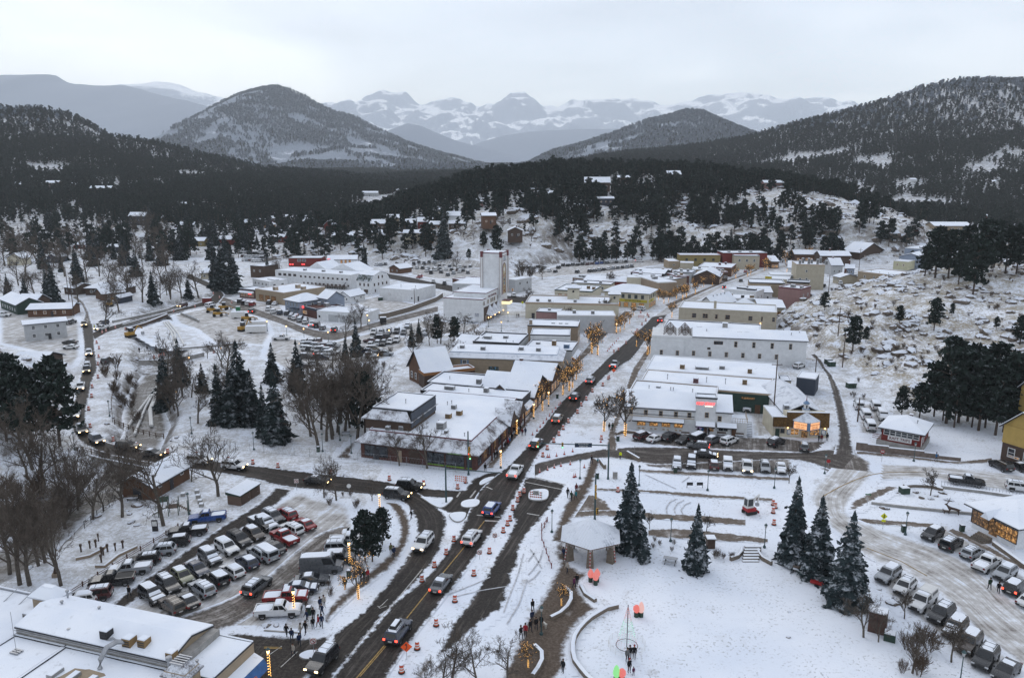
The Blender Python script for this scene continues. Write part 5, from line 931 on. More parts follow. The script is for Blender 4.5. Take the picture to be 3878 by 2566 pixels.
b=Bld('corner_store','white store with tall dark window panes glowing orange inside and wide snowy roof','building','C4',(1900,45),(2290,245),None,3.3,z0=.5,zp=0,D=14);b.walls('white');b.hip(1.9,1.0);b.win('F',1,4.2,2.3,.4,.08,.40,style='dim',trim=M_TRIMD);b.win('F',1,4.0,2.2,.4,.62,.92,style='lit',trim=M_TRIMD);b.door('F',b.L*.5,1.4,2.3,M_LIT2)
q=MB();q.add([(b.L*.38,-1.9,3.0),(b.L*.58,-1.9,3.0),(b.L*.48,-1.9,4.1),(b.L*.48,2,4.4)],[(0,1,2),(0,2,3),(1,3,2)]);q.build('porch_roof',M_RS,b.o)
for k in range(5): q=MB();q.box(b.L*.5,-1.6-k*.4,-.5,2.4,.4,.85-k*.17);q.build('stone_step',W_['stone'],b.o)
# --- bandstand shelter in the park
o_=empty('park_shelter','open six-sided park shelter with ribbed snowy roof on stout stone pillars','shelter',(11.6,106.2,0))
hexp=[(4.75*math.cos(math.radians(-96+60*k)),4.75*math.sin(math.radians(-96+60*k))) for k in range(6)]
q=MB();q.prism(hexp,3.15,3.4,bottom=True);q.build('eave_beam',W_['brown'],o_);q=MB();q.add([(x*1.04,y*1.04,3.38) for x,y in hexp]+[(0,0,5.9)],[(k,(k+1) % 6,6) for k in range(6)]);q.build('roof',M_METROOF,o_)
for k in range(6):
    (ax_,ay_),(bx_,by_)=hexp[k],hexp[(k+1) % 6]
    for i in range(1,12):
        t=i/12;ex,ey=ax_+(bx_-ax_)*t,ay_+(by_-ay_)*t;f=1-abs(2*t-1);mx,my=(ax_+bx_)/2,(ay_+by_)/2;q=MB();q.tube([(ex*1.04,ey*1.04,3.41),(ex*1.04-mx*1.04*f,ey*1.04-my*1.04*f,3.41+2.48*f)],.035,4);q.build('roof_seam',M_RS,o_)
    q=MB();q.box(0,0,-.1,1.1,1.1,3.3,math.atan2(ay_,ax_),taper=.62);p=q.build('stone_pillar',W_['stone'],o_);p.location=(ax_*.74,ay_*.74,0)
    q=MB();[q.tube([(ax_*.9-ax_*.008*z,ay_*.9-ay_*.008*z,.25*z),(ax_*.9-ax_*.008*(z+1),ay_*.9-ay_*.008*(z+1),.25*(z+1))],.07,5,m=z % 2) for z in range(12)];q.build('candy_stripe_pole',[M_TRIMW,MATS.get('candy_red') or plain('candy_red',(0.4,0.03,0.03),.5)],o_)
    q=MB();[q.tube([(ax_+(bx_-ax_)*(i+.5)/14,ay_+(by_-ay_)*(i+.5)/14,3.2),(ax_+(bx_-ax_)*(i+.5)/14,ay_+(by_-ay_)*(i+.5)/14,3.0-.15*(i % 3))],.03,3) for i in range(14)];o=q.build('icicle_lights',M_TRIMW,o_);o['kind']='stuff'
# --- buildings near the left car park
b=Bld('restroom_hut','brown timber hut with snowy gable roof among bare trees by the river bridge','building','B1',(1090,1010),(1360,1040),(1690,850),2.7);b.walls('brown');b.gable(1.6,'y',.7,wall='brown');b.door('F',b.L*.5,1.6,2.0);b.win('R',3,.9,.6,1.6);b.door('R',b.D*.5,.9,2.0)
b=Bld('bin_store','brown slatted bin enclosure with green-edged snowy lean-to roof','shed','B1',(2045,1205),(2160,1222),(2295,1120),1.9,zp=0,D=5.6);b.walls(siding('slats',(0.13,0.09,0.07),.14,vertical=True),1.8);q=MB();q.add([(-.2,-.2,1.75),(b.L+.2,-.2,1.75),(b.L+.2,b.D+.2,1.75),(-.2,b.D+.2,1.75),(-.2,-.2,2.3),(b.L+.2,-.2,1.95),(b.L+.2,b.D+.2,1.95),(-.2,b.D+.2,2.3)],[(3,2,1,0),(4,5,6,7),(0,1,5,4),(1,2,6,5),(2,3,7,6),(3,0,4,7)],[0,1,0,0,0,0]);q.build('roof',[W_['green'],M_RS],b.o);b.door('R',1.4,2.2,1.6,W_['dbrown']);b.door('R',4.0,2.2,1.6,W_['dbrown'])
# --- shopping block at the bottom left, seen from above
b=Bld('shopping_block','sprawling snowy flat-roofed shopping block with vents, ducts and tan corner tower','building',None,uvw(44,-78.0),uvw(44,-51.3),uvw(66.0,-51.3),4.0)
b.walls('tan',4.0,0,b.L,0,b.D);b.flat(M_TRIMD,.3,3.9,7.3,22.8,0,15.0);b.flat(M_TRIMD,.3,3.9,0,7.2,0,15.0);b.walls('conc',4.95,0,22.4,15.1,21.8,3,'upper_wall');b.gable(.9,'x',.15,4.95,.1,21.3,15.1,21.9,wall='tan');b.flat(M_TRIMD,.2,4.0,21.5,b.L,15.0,b.D)
q=MB();q.tube([(0,15.0,4.9),(22,15.0,4.9)],.07,6);q.tube([(0,14.85,4.75),(22,14.85,4.75)],.05,6);q.build('roof_pipe',M_STEEL,b.o)
b.unit(12.0,16.2,1.0,1.0,1.15,5.2,M_BLACK);b.unit(15.4,15.9,1.1,1.1,1.1,5.2,M_UNIT);b.unit(17.1,16.2,1.0,1.0,1.1,5.2,M_UNIT);b.unit(21.2,15.6,.9,.9,1.0,4.9,M_UNIT)
q=MB();q.tube([(15.2,15.7,5.8),(14.6,15.0,6.1),(14.2,14.0,6.0),(14.0,13.2,5.0),(14.0,13.0,4.1)],.28,8);q.tube([(12.4,15.7,5.3),(13.2,15.8,5.8),(13.7,16.0,5.3)],.12,8);q.build('duct',M_STEEL,b.o)
for i in range(4): q=MB();q.box(10.2+2.3*i,10.9,4.0,.75,1.6,.35);q.box(10.2+2.3*i,10.9,4.35,.65,1.5,.06,m=1);q.build('skylight',[M_UNITG,M_RS],b.o)
for x,y,hh in ((2.4,19.3,1.2),(7.2,20.0,.9),(1.2,21.2,1.3),(9.0,17.2,.4),(5.0,17.0,.4),(6.8,16.0,.4),(23.8,16.3,.8),(22.3,14.0,2.4)): b.vent(x,y,5.2 if x < 21 else 4.2,hh,.11 if hh < 2 else .18)
for i in range(7): q=MB();x,y=((4,20.3),(8.3,19.8),(10.8,19.3),(13.7,18.8),(16.9,18.2),(11,20.6),(20,19))[i];q.lathe([(.22,0),(.22,.18),(.05,.3)],8,(x,y,5.35 if i != 6 else 5.2));q.build('roof_vent',M_RS,b.o)
q=MB();q.tube([(3.0,12.5,4.0),(3.0,12.5,9.0)],.03,5);[q.box(3.0,12.2+.3*k,4.05,1.1,.2,.2) for k in range(3)];q.build('antenna_mast',M_STEEL,b.o)
q=MB();q.box(24.2,13.6,3,2.6,2.2,3.0);q.build('tower',W_['tan'],b.o);b.mansard(5.6,6.8,.8,.3,M_THIN,22.9,25.5,12.5,14.7,name='tower_roof');q=MB();[q.box(24.2,12.9+.35*k,6.75,1.6,.16,.14) for k in range(5)];q.build('tower_rack',M_STEEL,b.o)
q=MB();q.box(-1.6,21.2,3,3.4,2.0,2.8);q.build('tower',W_['tan'],b.o);b.mansard(5.5,6.5,.7,.35,M_RS,-3.3,.1,20.2,22.2,name='tower_roof');q=MB();q.box(-1.6,21.2,6.4,2.1,.8,.2,taper=.8);q.build('snow',M_RS,b.o)
b.put('window',win_mesh(2.8,1.8,M_TRIMD,M_GLASS),'R',18.6,.9);b.put('window',win_mesh(.9,2.0,M_TRIMD,M_LIT2),'R',16.2,.7);o=b.awning('R',8.0,22.0,2.7,.5,1.2,plain('blue_awning',(0.03,0.10,0.26),.6));q=MB();q.add([(-7,-1.2,-.45),(7,-1.2,-.45),(7,-1.9,-1.5),(-7,-1.9,-1.5)],[(3,2,1,0)]);q.build('valance',MATS['blue_awning'],o);tx=text_obj("Sweatshirts",.62,plain('orange_letters',(0.55,0.14,0.04),.5),o);tx.location=(3.4,-1.86,-1.3);tx.rotation_euler=(math.pi/2-.55,0,0)
b=Bld('shopping_wing','snow-covered lower roof wing with grey parapet beside the shopping block','building',None,uvw(44,-96),uvw(44,-78.2),uvw(66.5,-78.2),3.6);b.walls('conc');b.flat(M_STEEL,.5);b.unit(b.L-1.2,18.0,1.0,.9,1.1,3.8,M_UNITG);b.vent(b.L-2,20.5,3.7,1.5,.14)
for i in range(3): q=MB();q.tube([(b.L-8+2.4*i,b.D-2.4,3.7),(b.L-8+2.4*i,b.D-.3,4.4)],.05,5);q.build('brace',M_STEEL,b.o)
# --- theatre
b=Bld('theatre','white theatre with tall square maroon-trimmed tower and zigzag dark arcade','theatre','E1',(610,215),(1108,246),None,8.6,zp=0,D=24);b.walls('white');b.flat(M_TRIMR,.3);b.walls('white',10.4,b.L-13,b.L+.1,4,b.D,8,'upper_wall');b.flat(M_TRIMR,.25,10.4,b.L-13,b.L+.1,4,b.D)
for t in (1.5,6,9.5,11.5,13.6,17.5): b.put('window',win_mesh(.9,1.5,M_TRIMT,M_GLASS),'R',t,6.4,.12)
b.sign('PARK THEATRE MALL','R',11,8.6,1.0,M_TRIMR,off=.2);q=MB();q.box(0,-.05,0,20,.1,5.2);b.put('arcade_front',q.mesh('arcade_front',W_['dbrown']),'R',11.5,.3)
for t in (7.0,12.0,17.0): q=MB();q.add([(-3,-.15,2.2),(2.4,-.15,2.2),(.8,-.15,5.6),(-3,-2.2,1.6),(2.4,-2.2,1.6)],[(0,1,2),(0,3,4,1),(3,2,4),(0,2,3),(1,4,2)]);b.put('zigzag_roof',q.mesh('zigzag_roof',M_METROOF),'R',t,.4)
b.win('R',6,1.6,1.6,.5,.1,.8,style='dim',off=.12)
for t in (2,7,12,17): q=MB();q.lathe([(.03,0),(.18,.12),(.18,.3),(.02,.42)],8);b.put('wall_lamp',q.mesh('wall_lamp',M_LAMP),'R',t,1.9,2.6)
b.sign('SUB','F',b.L*.86,2.9,.9,plain('navy_paint',(0.03,0.05,0.12),.5),off=.03);b.sign('EXPRESS','F',b.L*.86,2.35,.42,plain('navy_paint2',(0.03,0.05,0.12),.5),off=.03)
tx0,tx1,ty0,ty1,tz=b.L-9.4,b.L-1.6,17.5,25.5,24.0
tx0 += 3.0;tx1 += 3.0
q=MB();q.box((tx0+tx1)/2,(ty0+ty1)/2,0,tx1-tx0,ty1-ty0,tz);tw=q.build('tower',W_['white'],b.o)
for x,y in ((tx0,ty0),(tx1,ty0),(tx1,ty1),(tx0,ty1)):
    q=MB();q.box(x,y,8,.9,.9,tz-8.4);q.build('corner_pier',M_TRIMW,tw);q=MB();q.box(x,y,tz-1.5,1.0,1.0,2.1);q.box(x,y,tz+.6,1.1,1.1,.15);q.build('pier_cap',M_TRIMR,tw)
    for dx,dy in ((-.47,-.47),(.47,-.47),(.47,.47)): q=MB();q.box(x+dx,y+dy,8,.09,.09,tz-9.8);q.build('pier_stripe',M_TRIMR,tw)
q=MB();q.box((tx0+tx1)/2,(ty0+ty1)/2,tz,tx1-tx0+.2,ty1-ty0+.2,.3,m=0);q.box((tx0+tx1)/2,(ty0+ty1)/2,tz+.3,tx1-tx0-.2,ty1-ty0-.2,.15,m=1);q.build('tower_roof',[M_TRIMR,M_RS],tw)
xr=tx1;my=(ty0+ty1)/2
q=MB();pts_=[(-1.9,8)]+[(-1.9*math.cos(a),17.5+2.6*math.sin(a)) for a in np.linspace(0,math.pi,11)]+[(1.9,8)]
q.add([(xr+.06,my+p[0],p[1]) for p in pts_],[tuple(range(len(pts_)))],0);q.build('arch_panel',plain('arch_cream',(0.42,0.36,0.24),.6,0,.2),tw)
for k in range(len(pts_)-1): q=MB();q.tube([(xr+.1,my+pts_[k][0],pts_[k][1]),(xr+.1,my+pts_[k+1][0],pts_[k+1][1])],.14,4);q.build('arch_rib',M_TRIMR,tw)
for z in np.arange(8.6,16,1.5): q=MB();q.box(xr+.1,my,z,.1,1.6,1.1);q.build('glass_panel',[M_LIT2,M_GLASS][int(z) % 2],tw)
q=MB();q.lathe([(.75,0),(.75,.06)],14);o=q.build('clock_disc',M_TRIMW,tw);o.location=(xr+.1,my,17.6);o.rotation_euler=(0,math.pi/2,0)
q=MB();q.box(xr+.06,my,20.8,.1,5.2,2.2);q.box(xr+.12,my,21.0,.1,4.8,1.8,m=1);o=q.build('sign_board',[M_TRIMR,M_TRIMW],tw)
for i_,s2 in enumerate(('TOWER','THEATRE')): tx=text_obj(s2,.75,M_TRIMB,o);tx.location=(xr+.2,my,22.0-.8*i_);tx.rotation_euler=(math.pi/2,0,math.pi/2)
q=MB();q.box(b.L+2.2,20.5,4.2,4.5,4.0,1.2,m=0);q.box(b.L+2.2,20.5,5.4,4.6,4.1,.25,m=1);q.build('marquee',[glow('marquee_white',(1,.85,.5),1.3),M_TRIMR],b.o)
b=Bld('theatre_annex','grey two-storey block with snowy roof behind the white theatre tower','building','A2',(1690,650),(1950,660),(1960,600),6.5);b.walls('grey');b.flat(M_TRIMW,.3);b.win('F',3,1,1.2,3.8)
b=Bld('theatre_annex','grey shop with balcony and orange lit door beyond the white theatre tower','building','A2',(2170,610),(2255,620),(2260,570),6.0,D=12);b.walls('grey');b.flat(M_TRIMW,.3);b.win('F',2,1.2,1.4,.8,style='lit');b.win('R',2,1.2,1.4,3.5)
b=Bld('pizza_shop','small shop with pink neon window and maroon fascia beside the theatre street','building','A2',(1690,610),(1835,640),(1835,580),3.4);b.walls('brown');b.flat(M_TRIMR,.5);b.win('F',3,1.6,1.6,.5,style='lit');b.win('R',2,1.2,1.2,.8,style='lit')
# --- block beyond the cross street
b=Bld('white_warehouse','plain white warehouse with flat snowy roof and round wall vent above the stone retaining wall','building','A2',(1035,690),(1350,712),(1535,660),5.0);b.walls('white');b.flat(M_TRIMW,.2);q=MB();q.lathe([(.6,0),(.6,.1),(.45,.12),(.45,.3)],14,m=[0,1,1]);o=b.put('round_vent',q.mesh('round_vent',[M_TRIMD,M_TRIMW]),'F',b.L*.28,2.6,.05);o.rotation_euler=(math.pi/2,0,0);b.win('F',1,.9,.9,1.2,.9,.94);b.door('R',3,1.0,2.1);b.vent(8,5,h=1.6);b.vent(b.L*.9,4,h=1.6)
b=Bld('barn_roof_house','white three-storey house with green gambrel roof half covered in snow','building','A2',(835,618),(960,630),(1130,560),6.0,D=13);b.walls('white');b.win('F',3,.8,1.3,3.6,trim=W_['brown']);b.win('F',2,.8,1.3,.8,trim=W_['brown']);b.win('R',4,.8,1.3,3.6,trim=W_['brown']);b.win('R',3,.8,1.3,.8,trim=W_['brown']);b.door('F',b.L*.6,2.0,2.1,W_['dbrown'])
q=MB();X1=b.L+.3
for (y0_,z0_),(y1_,z1_),mm in (((-.4,5.9),(1.6,8.6),0),((1.6,8.6),(b.D/2,10.2),1),((b.D/2,10.2),(b.D-1.6,8.6),1),((b.D-1.6,8.6),(b.D+.4,5.9),0)): q.add([(-.3,y0_,z0_),(X1,y0_,z0_),(X1,y1_,z1_),(-.3,y1_,z1_)],[(0,1,2,3)],mm)
q.build('gambrel_roof',[M_THINB,M_RS],b.o);q=MB();q.add([(b.L-.02,0,6),(b.L-.02,1.7,8.5),(b.L-.02,b.D/2,10.1),(b.L-.02,b.D-1.7,8.5),(b.L-.02,b.D,6)],[(0,1,2,3,4)]);q.build('gable_wall',W_['white'],b.o);b.put('window',win_mesh(.8,1.3,W_['brown'],M_GLASS),'R',b.D*.4,6.8);b.put('window',win_mesh(.8,1.3,W_['brown'],M_GLASS),'R',b.D*.6,6.8);b.put('dormer_window',win_mesh(1.2,.9,M_TRIMW,M_GLASS),'F',b.L*.5,6.7,-.4)
b=Bld('white_motel','very long white two-storey motel with rows of small windows and flat snowy roof','building','E4',(480,320),(1450,385),(1540,330),6.6,D=14);b.walls('white');b.flat(M_TRIMW,.3);b.win('F',4,1.8,1.2,4.4,.03,.30,trim=W_['brown']);b.win('F',11,1.1,.9,4.2,.32,.98,trim=W_['brown']);b.win('F',12,1.0,.8,1.2,.36,.99,trim=W_['brown'])
for x in (.30,.55,.78): b.unit(b.L*x,6,1.4,1.2,.9)
q=MB();[q.box(b.L*.55+k*1.4,-2.2,-.2,.12,.12,2.2) for k in range(14)];q.box(b.L*.55+9,-2.2,1.0,18.6,.12,.12);q.box(b.L*.55+9,-2.2,1.9,18.6,.12,.12);q.box(b.L*.55+9,-1.1,.95,18.6,2.2,.1);q.build('walkway',W_['dbrown'],b.o)
q=MB();[q.box(b.L-4.5+.32*k,-1.4,1.0+.3*k,.34,1.2,.08) for k in range(9)];q.build('stair',W_['dark'],b.o)
for x0_,x1_ in ((.18,.45),(.47,.88)):
    q=MB();q.add([(b.L*x0_,b.D+.2,6.4),(b.L*x1_,b.D+.2,6.4),(b.L*(x0_+x1_)/2,b.D+.2,10.0),(b.L*x0_,b.D+14,6.4),(b.L*x1_,b.D+14,6.4),(b.L*(x0_+x1_)/2,b.D+14,10)],[(0,1,2),(0,2,5,3),(1,4,5,2),(4,3,5)],[0,1,1,0]);q.build('rear_gable',[W_['white'],M_RS],b.o)
b=Bld('white_annex','small white block with flat roof and four windows at the end of the long motel','building','E4',(190,430),(400,465),(600,430),4.6,D=10);b.walls('white');b.flat(M_TRIMW,.25);b.win('F',4,1.1,1.1,2.6);b.unit(b.L*.7,5,6,2.5,.3,mat=M_TRIMD);b.win('R',2,1.2,1,2.2,trim=W_['brown'])
b=Bld('tan_store','tan store with wide flat snowy roof, big windows and two roof units','building','E4',(225,560),(590,615),(1050,560),5.0,D=22);b.walls('tan');b.flat(M_TRIMT,.4);b.win('F',3,3.2,2.6,.6,.1,.75,style='dim',trim=M_TRIMD);[b.unit(b.L*x,b.D*y,1.8,1.6,1.6,mat=M_TRIMT) for x,y in ((.5,.15),(.62,.6),(.95,.5))]
b=Bld('diner','diner with rounded corner, lit red sign and snowy striped awning','building','E4',(20,560),(215,580),(300,535),3.6,D=9);b.walls('brick');b.flat(M_TRIMD,.5);b.awning('F',.3,b.L-.3,3.2,.6,1.2,M_TRIMW);b.win('F',4,1.6,1.5,.6,style='dim');q=MB();q.box(0,-.1,0,1.6,.15,.7);b.put('sign_board',q.mesh('sign_board',M_REDL),'F',b.L*.7,1.9,.1)
b=Bld('blue_house','pale blue two-storey house with snowy cross-gabled roof and purple balcony','building','E4',(605,690),(790,725),(1020,680),5.4,D=12);b.walls('blue');b.hip(2.4,.6);b.win('F',4,.7,1.6,3.3);b.win('F',4,.7,1.6,.6);b.win('R',3,1.1,1.1,3.4);b.walls('navy',2.9,b.L*.55,b.L+.1,-1.6,0,2.6,'balcony')
b.walls('blue',6.2,b.L-.5,b.L+6,b.D-3,b.D+5,name='wing_wall');b.gable(2.4,'x',.5,6.2,b.L-.5,b.L+6,b.D-3,b.D+5,wall='blue',name='wing_roof');b.put('window',win_mesh(1.4,.6,M_TRIMW,M_GLASS),'F',b.L+3,4.6,y0=b.D-3)
b=Bld('white_cottage','small white cottage with snowy gable roof beside the plain white warehouse','building','E4',(1285,640),(1440,655),(1600,600),2.8,D=10);b.walls('white');b.gable(1.9,'y',.5,wall='white');b.win('F',2,.8,1,1.1);b.win('R',2,.8,.9,1.2)
b=Bld('garage','low white garage with three wide doors and snowy roof beside the cross street','building','E4',(1015,840),(1640,880),(1780,855),3.6,D=11);b.walls('white');b.flat(M_TRIMW,.25);b.win('F',1,1.0,1.0,1.2,.02,.08);[b.door('F',b.L*x,4.2,2.6,W_['grey']) for x in (.34,.57,.80)]
b=Bld('red_sign_shop','slate-grey fronted shop with glowing red oval sign and warm window','building','E4',(805,770),(1005,820),(1240,770),3.6,D=12);b.walls('brick');b.flat(W_['navy'],.9,3.0);q=MB();q.lathe([(.8,0),(.8,.12),(.6,.16)],14);o=b.put('sign_disc',q.mesh('sign_disc',M_REDL),'F',b.L*.18,3.4,.1);o.rotation_euler=(math.pi/2,0,0);o.scale=(1.1,.6,1);b.win('F',1,3.2,1.4,.8,.05,.5,style='lit');b.unit(4,6);b.unit(8,7,2,1.5,1.2)
b=Bld('maroon_restaurant','long maroon restaurant with glowing red letters, neon and lit orange porch','building','E4',(650,165),(1070,190),(1280,120),4.8,D=12);b.walls('red');b.flat(M_TRIMD,.4);[b.put('window',win_mesh(1.2,.8,M_TRIMD,M_REDL),'F',b.L*x,1.0) for x in (.05,.12,.42,.47)];b.win('F',2,2.2,1.4,3.0,.25,.55)
b=Bld('maroon_restaurant','white and maroon restaurant front with three uplit panels and snowy porch roof','building','E4',(1150,180),(1520,205),(1560,110),5.0,D=10);b.walls('white');b.gable(1.8,'x',.5,wall='red');[b.put('lit_panel',win_mesh(1.2,2.4,W_['red'],M_LIT,False),'F',b.L*x,2.4) for x in (.48,.62,.76)];b.put('lit_panel',win_mesh(1.6,3.4,W_['red'],M_WHITEL,False),'F',b.L*.14,1.2);b.put('sign_board',win_mesh(1.8,1.4,W_['red'],M_REDL,False),'F',b.L*.05,4.2);b.awning('F',b.L*.4,b.L,2.8,.8,2.5);b.win('F',5,1.6,1.4,.4,.42,.98,style='lit')
b=Bld('brown_cafe','small brown gabled cafe with snowy roof beside the orange string lights','building','E4',(1945,280),(2080,295),(2220,260),2.8,D=9);b.walls('brown');b.gable(1.7,'y',.6,wall='brown');b.win('F',2,1,1,1.0)
b=Bld('brown_block','plain brown block wall building half hidden by dark spruces left of the motel','building','E4',(160,260),(330,270),(345,230),6.0,D=12);b.walls('dbrown');b.flat(M_TRIMD,.3);b.win('F',2,1,1.2,3)
# --- houses further off
HOUSES=[('F1',0,1120,210,1200,4.0,2.2,'green','dark green gabled house with snowy roof at the edge of the bare trees'),('F1',200,1160,440,1165,3.6,2.4,'dbrown','dark brown low house with big snowy roof under the bare elm'),('F1',350,1260,910,1245,3.0,1.4,'brown','long low brown motel row with snowy roof and lit orange porch'),
 ('A1',215,1020,590,985,5.6,.6,'grey','pale grey two-storey apartment box with snowy low roof beside the riverside road'),('F1',1090,985,1600,990,3.2,2.2,'dbrown','dark brown bungalow with broad snowy hipped roof and small vents'),('F1',1310,1060,1600,1030,3.0,1.8,'brown','brown cabin with snowy roof beside the small blue shed'),('F1',1455,1105,1530,1108,2.6,.8,'navy','small blue-grey shed with snow cap beside the brown cabin'),
 ('F1',820,970,960,985,3.2,1.6,'dbrown','small dark house behind the big spruces near the power poles'),('F1',1100,455,1330,470,3.4,1.8,'green','long green building with snowy gable roof in the valley car park'),('F1',1330,460,1500,455,3.4,1.4,'navy','dark long shed joined to the green valley building'),('F1',940,430,1090,425,2.8,.8,'red','low dark red valley shed with snowy roof'),('F1',1650,60,1860,45,8.0,3.0,'navy','tall dark blue house with snowy gables at the forest edge'),('F1',2240,190,2370,190,3.2,1.4,'red','small red cabin with snow roof beside dark pines in the valley'),
 ('A1',1800,555,1920,550,3.2,2.4,'beige','small beige house with steep snowy hip roof at the road bend'),('A1',1940,250,2080,255,4.2,2.0,'red','red-brown house with snowy roof among the valley pines'),('A1',1690,265,1830,265,4.0,2.0,'ochre','mustard house with snowy roof between two dark spruces'),
 ('A2',40,230,180,215,4.0,1.6,'red','low dark red house in the row of small cottages above the brown embankment'),('A2',240,215,390,215,4.0,1.8,'tan','tan cottage with snowy roof in the row above the embankment'),('A2',400,210,560,215,4.0,1.8,'navy','dark blue cottage with snowy gable in the row above the embankment'),('A2',610,215,800,225,4.2,2.0,'grn2','sage green cottage with snowy roof at the end of the cottage row'),('A2',1250,195,1400,205,4.4,1.6,'cream','cream two-storey house behind the long wooden fence'),('A2',1400,200,1520,205,4.4,1.6,'orange','orange-brown gabled house behind the long wooden fence'),('A2',930,190,1170,195,4.0,1.4,'beige','beige flatlet row with small lamp behind bare trees'),
 ('A2',540,120,610,125,5.0,2.6,'red','bright red gabled barn among the pines'),('A2',1660,110,1810,115,3.6,1.6,'dbrown','dark low house with snowy roof and verandah on the open snowy field'),('A2',1640,40,1760,50,5.0,2.4,'white','white two-storey house with snowy roof above the open field'),('A2',1960,40,2080,50,5.0,1.4,'brown','brown split-level house with deck above the open snowy field'),('A2',0,120,60,120,3.6,1.6,'orange','orange-lit small house at the left end of the pines'),('A2',2190,175,2320,180,4.0,2.0,'dbrown','dark timber house with brick chimney on the hill shoulder'),
 ('N',2215,690,2310,690,5.0,4.0,'dbrown','dark lodge with steep snowy roof and glowing window on the wooded hill'),('N',2340,672,2390,675,4.0,1.6,'dbrown','snowy roofed wing of the hill lodge among pines'),('N',2530,660,2580,662,4.5,3.0,'dbrown','dark cabin with steep snowy roof high on the wooded hill'),('N',2895,692,2970,695,4.5,1.8,'pink','pinkish house with chimney and deck on the bare hill crest'),('N',2265,752,2325,757,4.0,1.2,'navy','dark blue house with lit windows on the wooded slope'),('N',2040,735,2100,740,4.0,2.2,'red','red cabin with snowy gable among the slope pines'),('N',2180,780,2230,785,4.0,1.4,'dbrown','dark slope house with two stepped snowy roofs'),('N',1790,762,1830,770,5,2,'pink','pale house with snowy roof in the valley pines'),('N',1640,800,1735,805,5,2,'cream','cream house with wide snowy roof in the valley pines'),('N',1325,775,1385,780,4.5,2,'red','red-chimneyed house with wide snowy roof in the valley woods'),('N',1195,765,1225,770,4.5,2,'grey','pale grey gable house in the valley woods'),('N',1500,720,1560,722,5,2,'grey','long snowy roofed hall far down the valley'),('N',1365,730,1430,735,5,2,'grey','low snowy roofed house far down the valley beside the hall'),('N',340,712,420,720,6,2.5,'dbrown','dark chalet with long snowy roof in the left forest'),('N',170,692,220,696,6,2.5,'dbrown','snowy roofed chalet in the left forest beside a small one'),('N',55,698,75,700,6,2.5,'dbrown','small snowy cabin roof at the left forest edge'),('N',268,700,295,705,6,2.5,'dbrown','small cabin with bright snowy roof slope in the left forest'),('N',670,775,705,790,5,2.5,'red','reddish cabin with snowy roof low in the valley forest'),('N',3450,680,3475,683,5,2,'white','white cottage among the right hill pines'),('N',3095,595,3118,597,6,2.5,'navy','tiny house with snowy roof high on the right hill'),('N',3770,425,3795,428,7,2.5,'brown','brown house near the top of the right hill'),('N',3765,690,3785,692,5,2.5,'white','small snowy roofed cabin deep in the right hill pines'),('N',3380,500,3415,503,6,2.5,'grey','snowy roofed hut beside the tan clearing on the right hill')]
for i,(reg,x,y) in enumerate((('A2',20,62),('A2',140,52),('A2',250,62),('A2',330,88),('A2',420,70),('A2',560,38),('A2',720,52),('A2',790,46),('A2',870,42),('A2',690,104),('A2',1230,104),('A2',1380,92),('A2',1480,118),('A2',1100,60),('A2',960,110),('A1',1600,128),('A1',1990,52),('A1',2170,42),('A1',2300,92),('A1',2110,104),('A1',1450,60),('A1',700,285),('A1',1250,230),('A1',60,420),('A1',420,410))):
    c_,m_=(('dark brown','dbrown'),('grey','grey'),('cream','cream'),('navy','navy'),('red','red'),('brown','brown'),('tan','tan'))[i % 7];HOUSES.append((reg,x,y,x+95+13*(i % 4),y+3,3.6+.4*(i % 3),1.8+.3*(i % 4),m_,f'{c_} valley house with snowy roof behind the ' +('motels' if reg == 'A2' else 'leafless belt')))
for reg,xa,ya,xb,yb,hh,rs,mt,lb in HOUSES:
    b=Bld('house',lb,'house',reg,(xa,ya),(xb,yb),None,hh,D=9 if rs > 1 else 8,group='valley houses' if 'valley house' in lb else None);b.walls(mt,z0=-3);(b.gable(rs,'x' if b.L > 9 or xa % 3 else 'y',.6,wall=mt) if 'hip' not in lb else b.hip(rs,.6));n_=max(1,int(b.L/3.2));b.win('F',n_,1.1,1.2,1.1,style='dim' if 'lit' in lb else '');b.door('F',b.L*.5+.9,.9,2.0)
    if hh > 5: b.win('F',n_,1.1,1.2,3.8)
    if 'chimney' in lb: b.chimney(b.L*.6,4,hh+.5,2.4)
b=Bld('rust_lodge','rust-red gabled lodge with large snowy roofs at the left edge','building','A1',(-60,1400),(70,1310),(180,1270),5.0,D=12);b.walls('orange');b.gable(3.0,'x',.8,wall='orange');b.win('F',3,1.2,1.4,1.2)
b=Bld('rust_lodge','snowy roofed low lodge building behind the dark roadside pine','building','A1',(90,1370),(360,1370),(330,1290),3.4,D=11);b.walls('dbrown');b.gable(2.0,'x',.7,wall='dbrown');b.win('F',3,1.2,1.2,1.0)
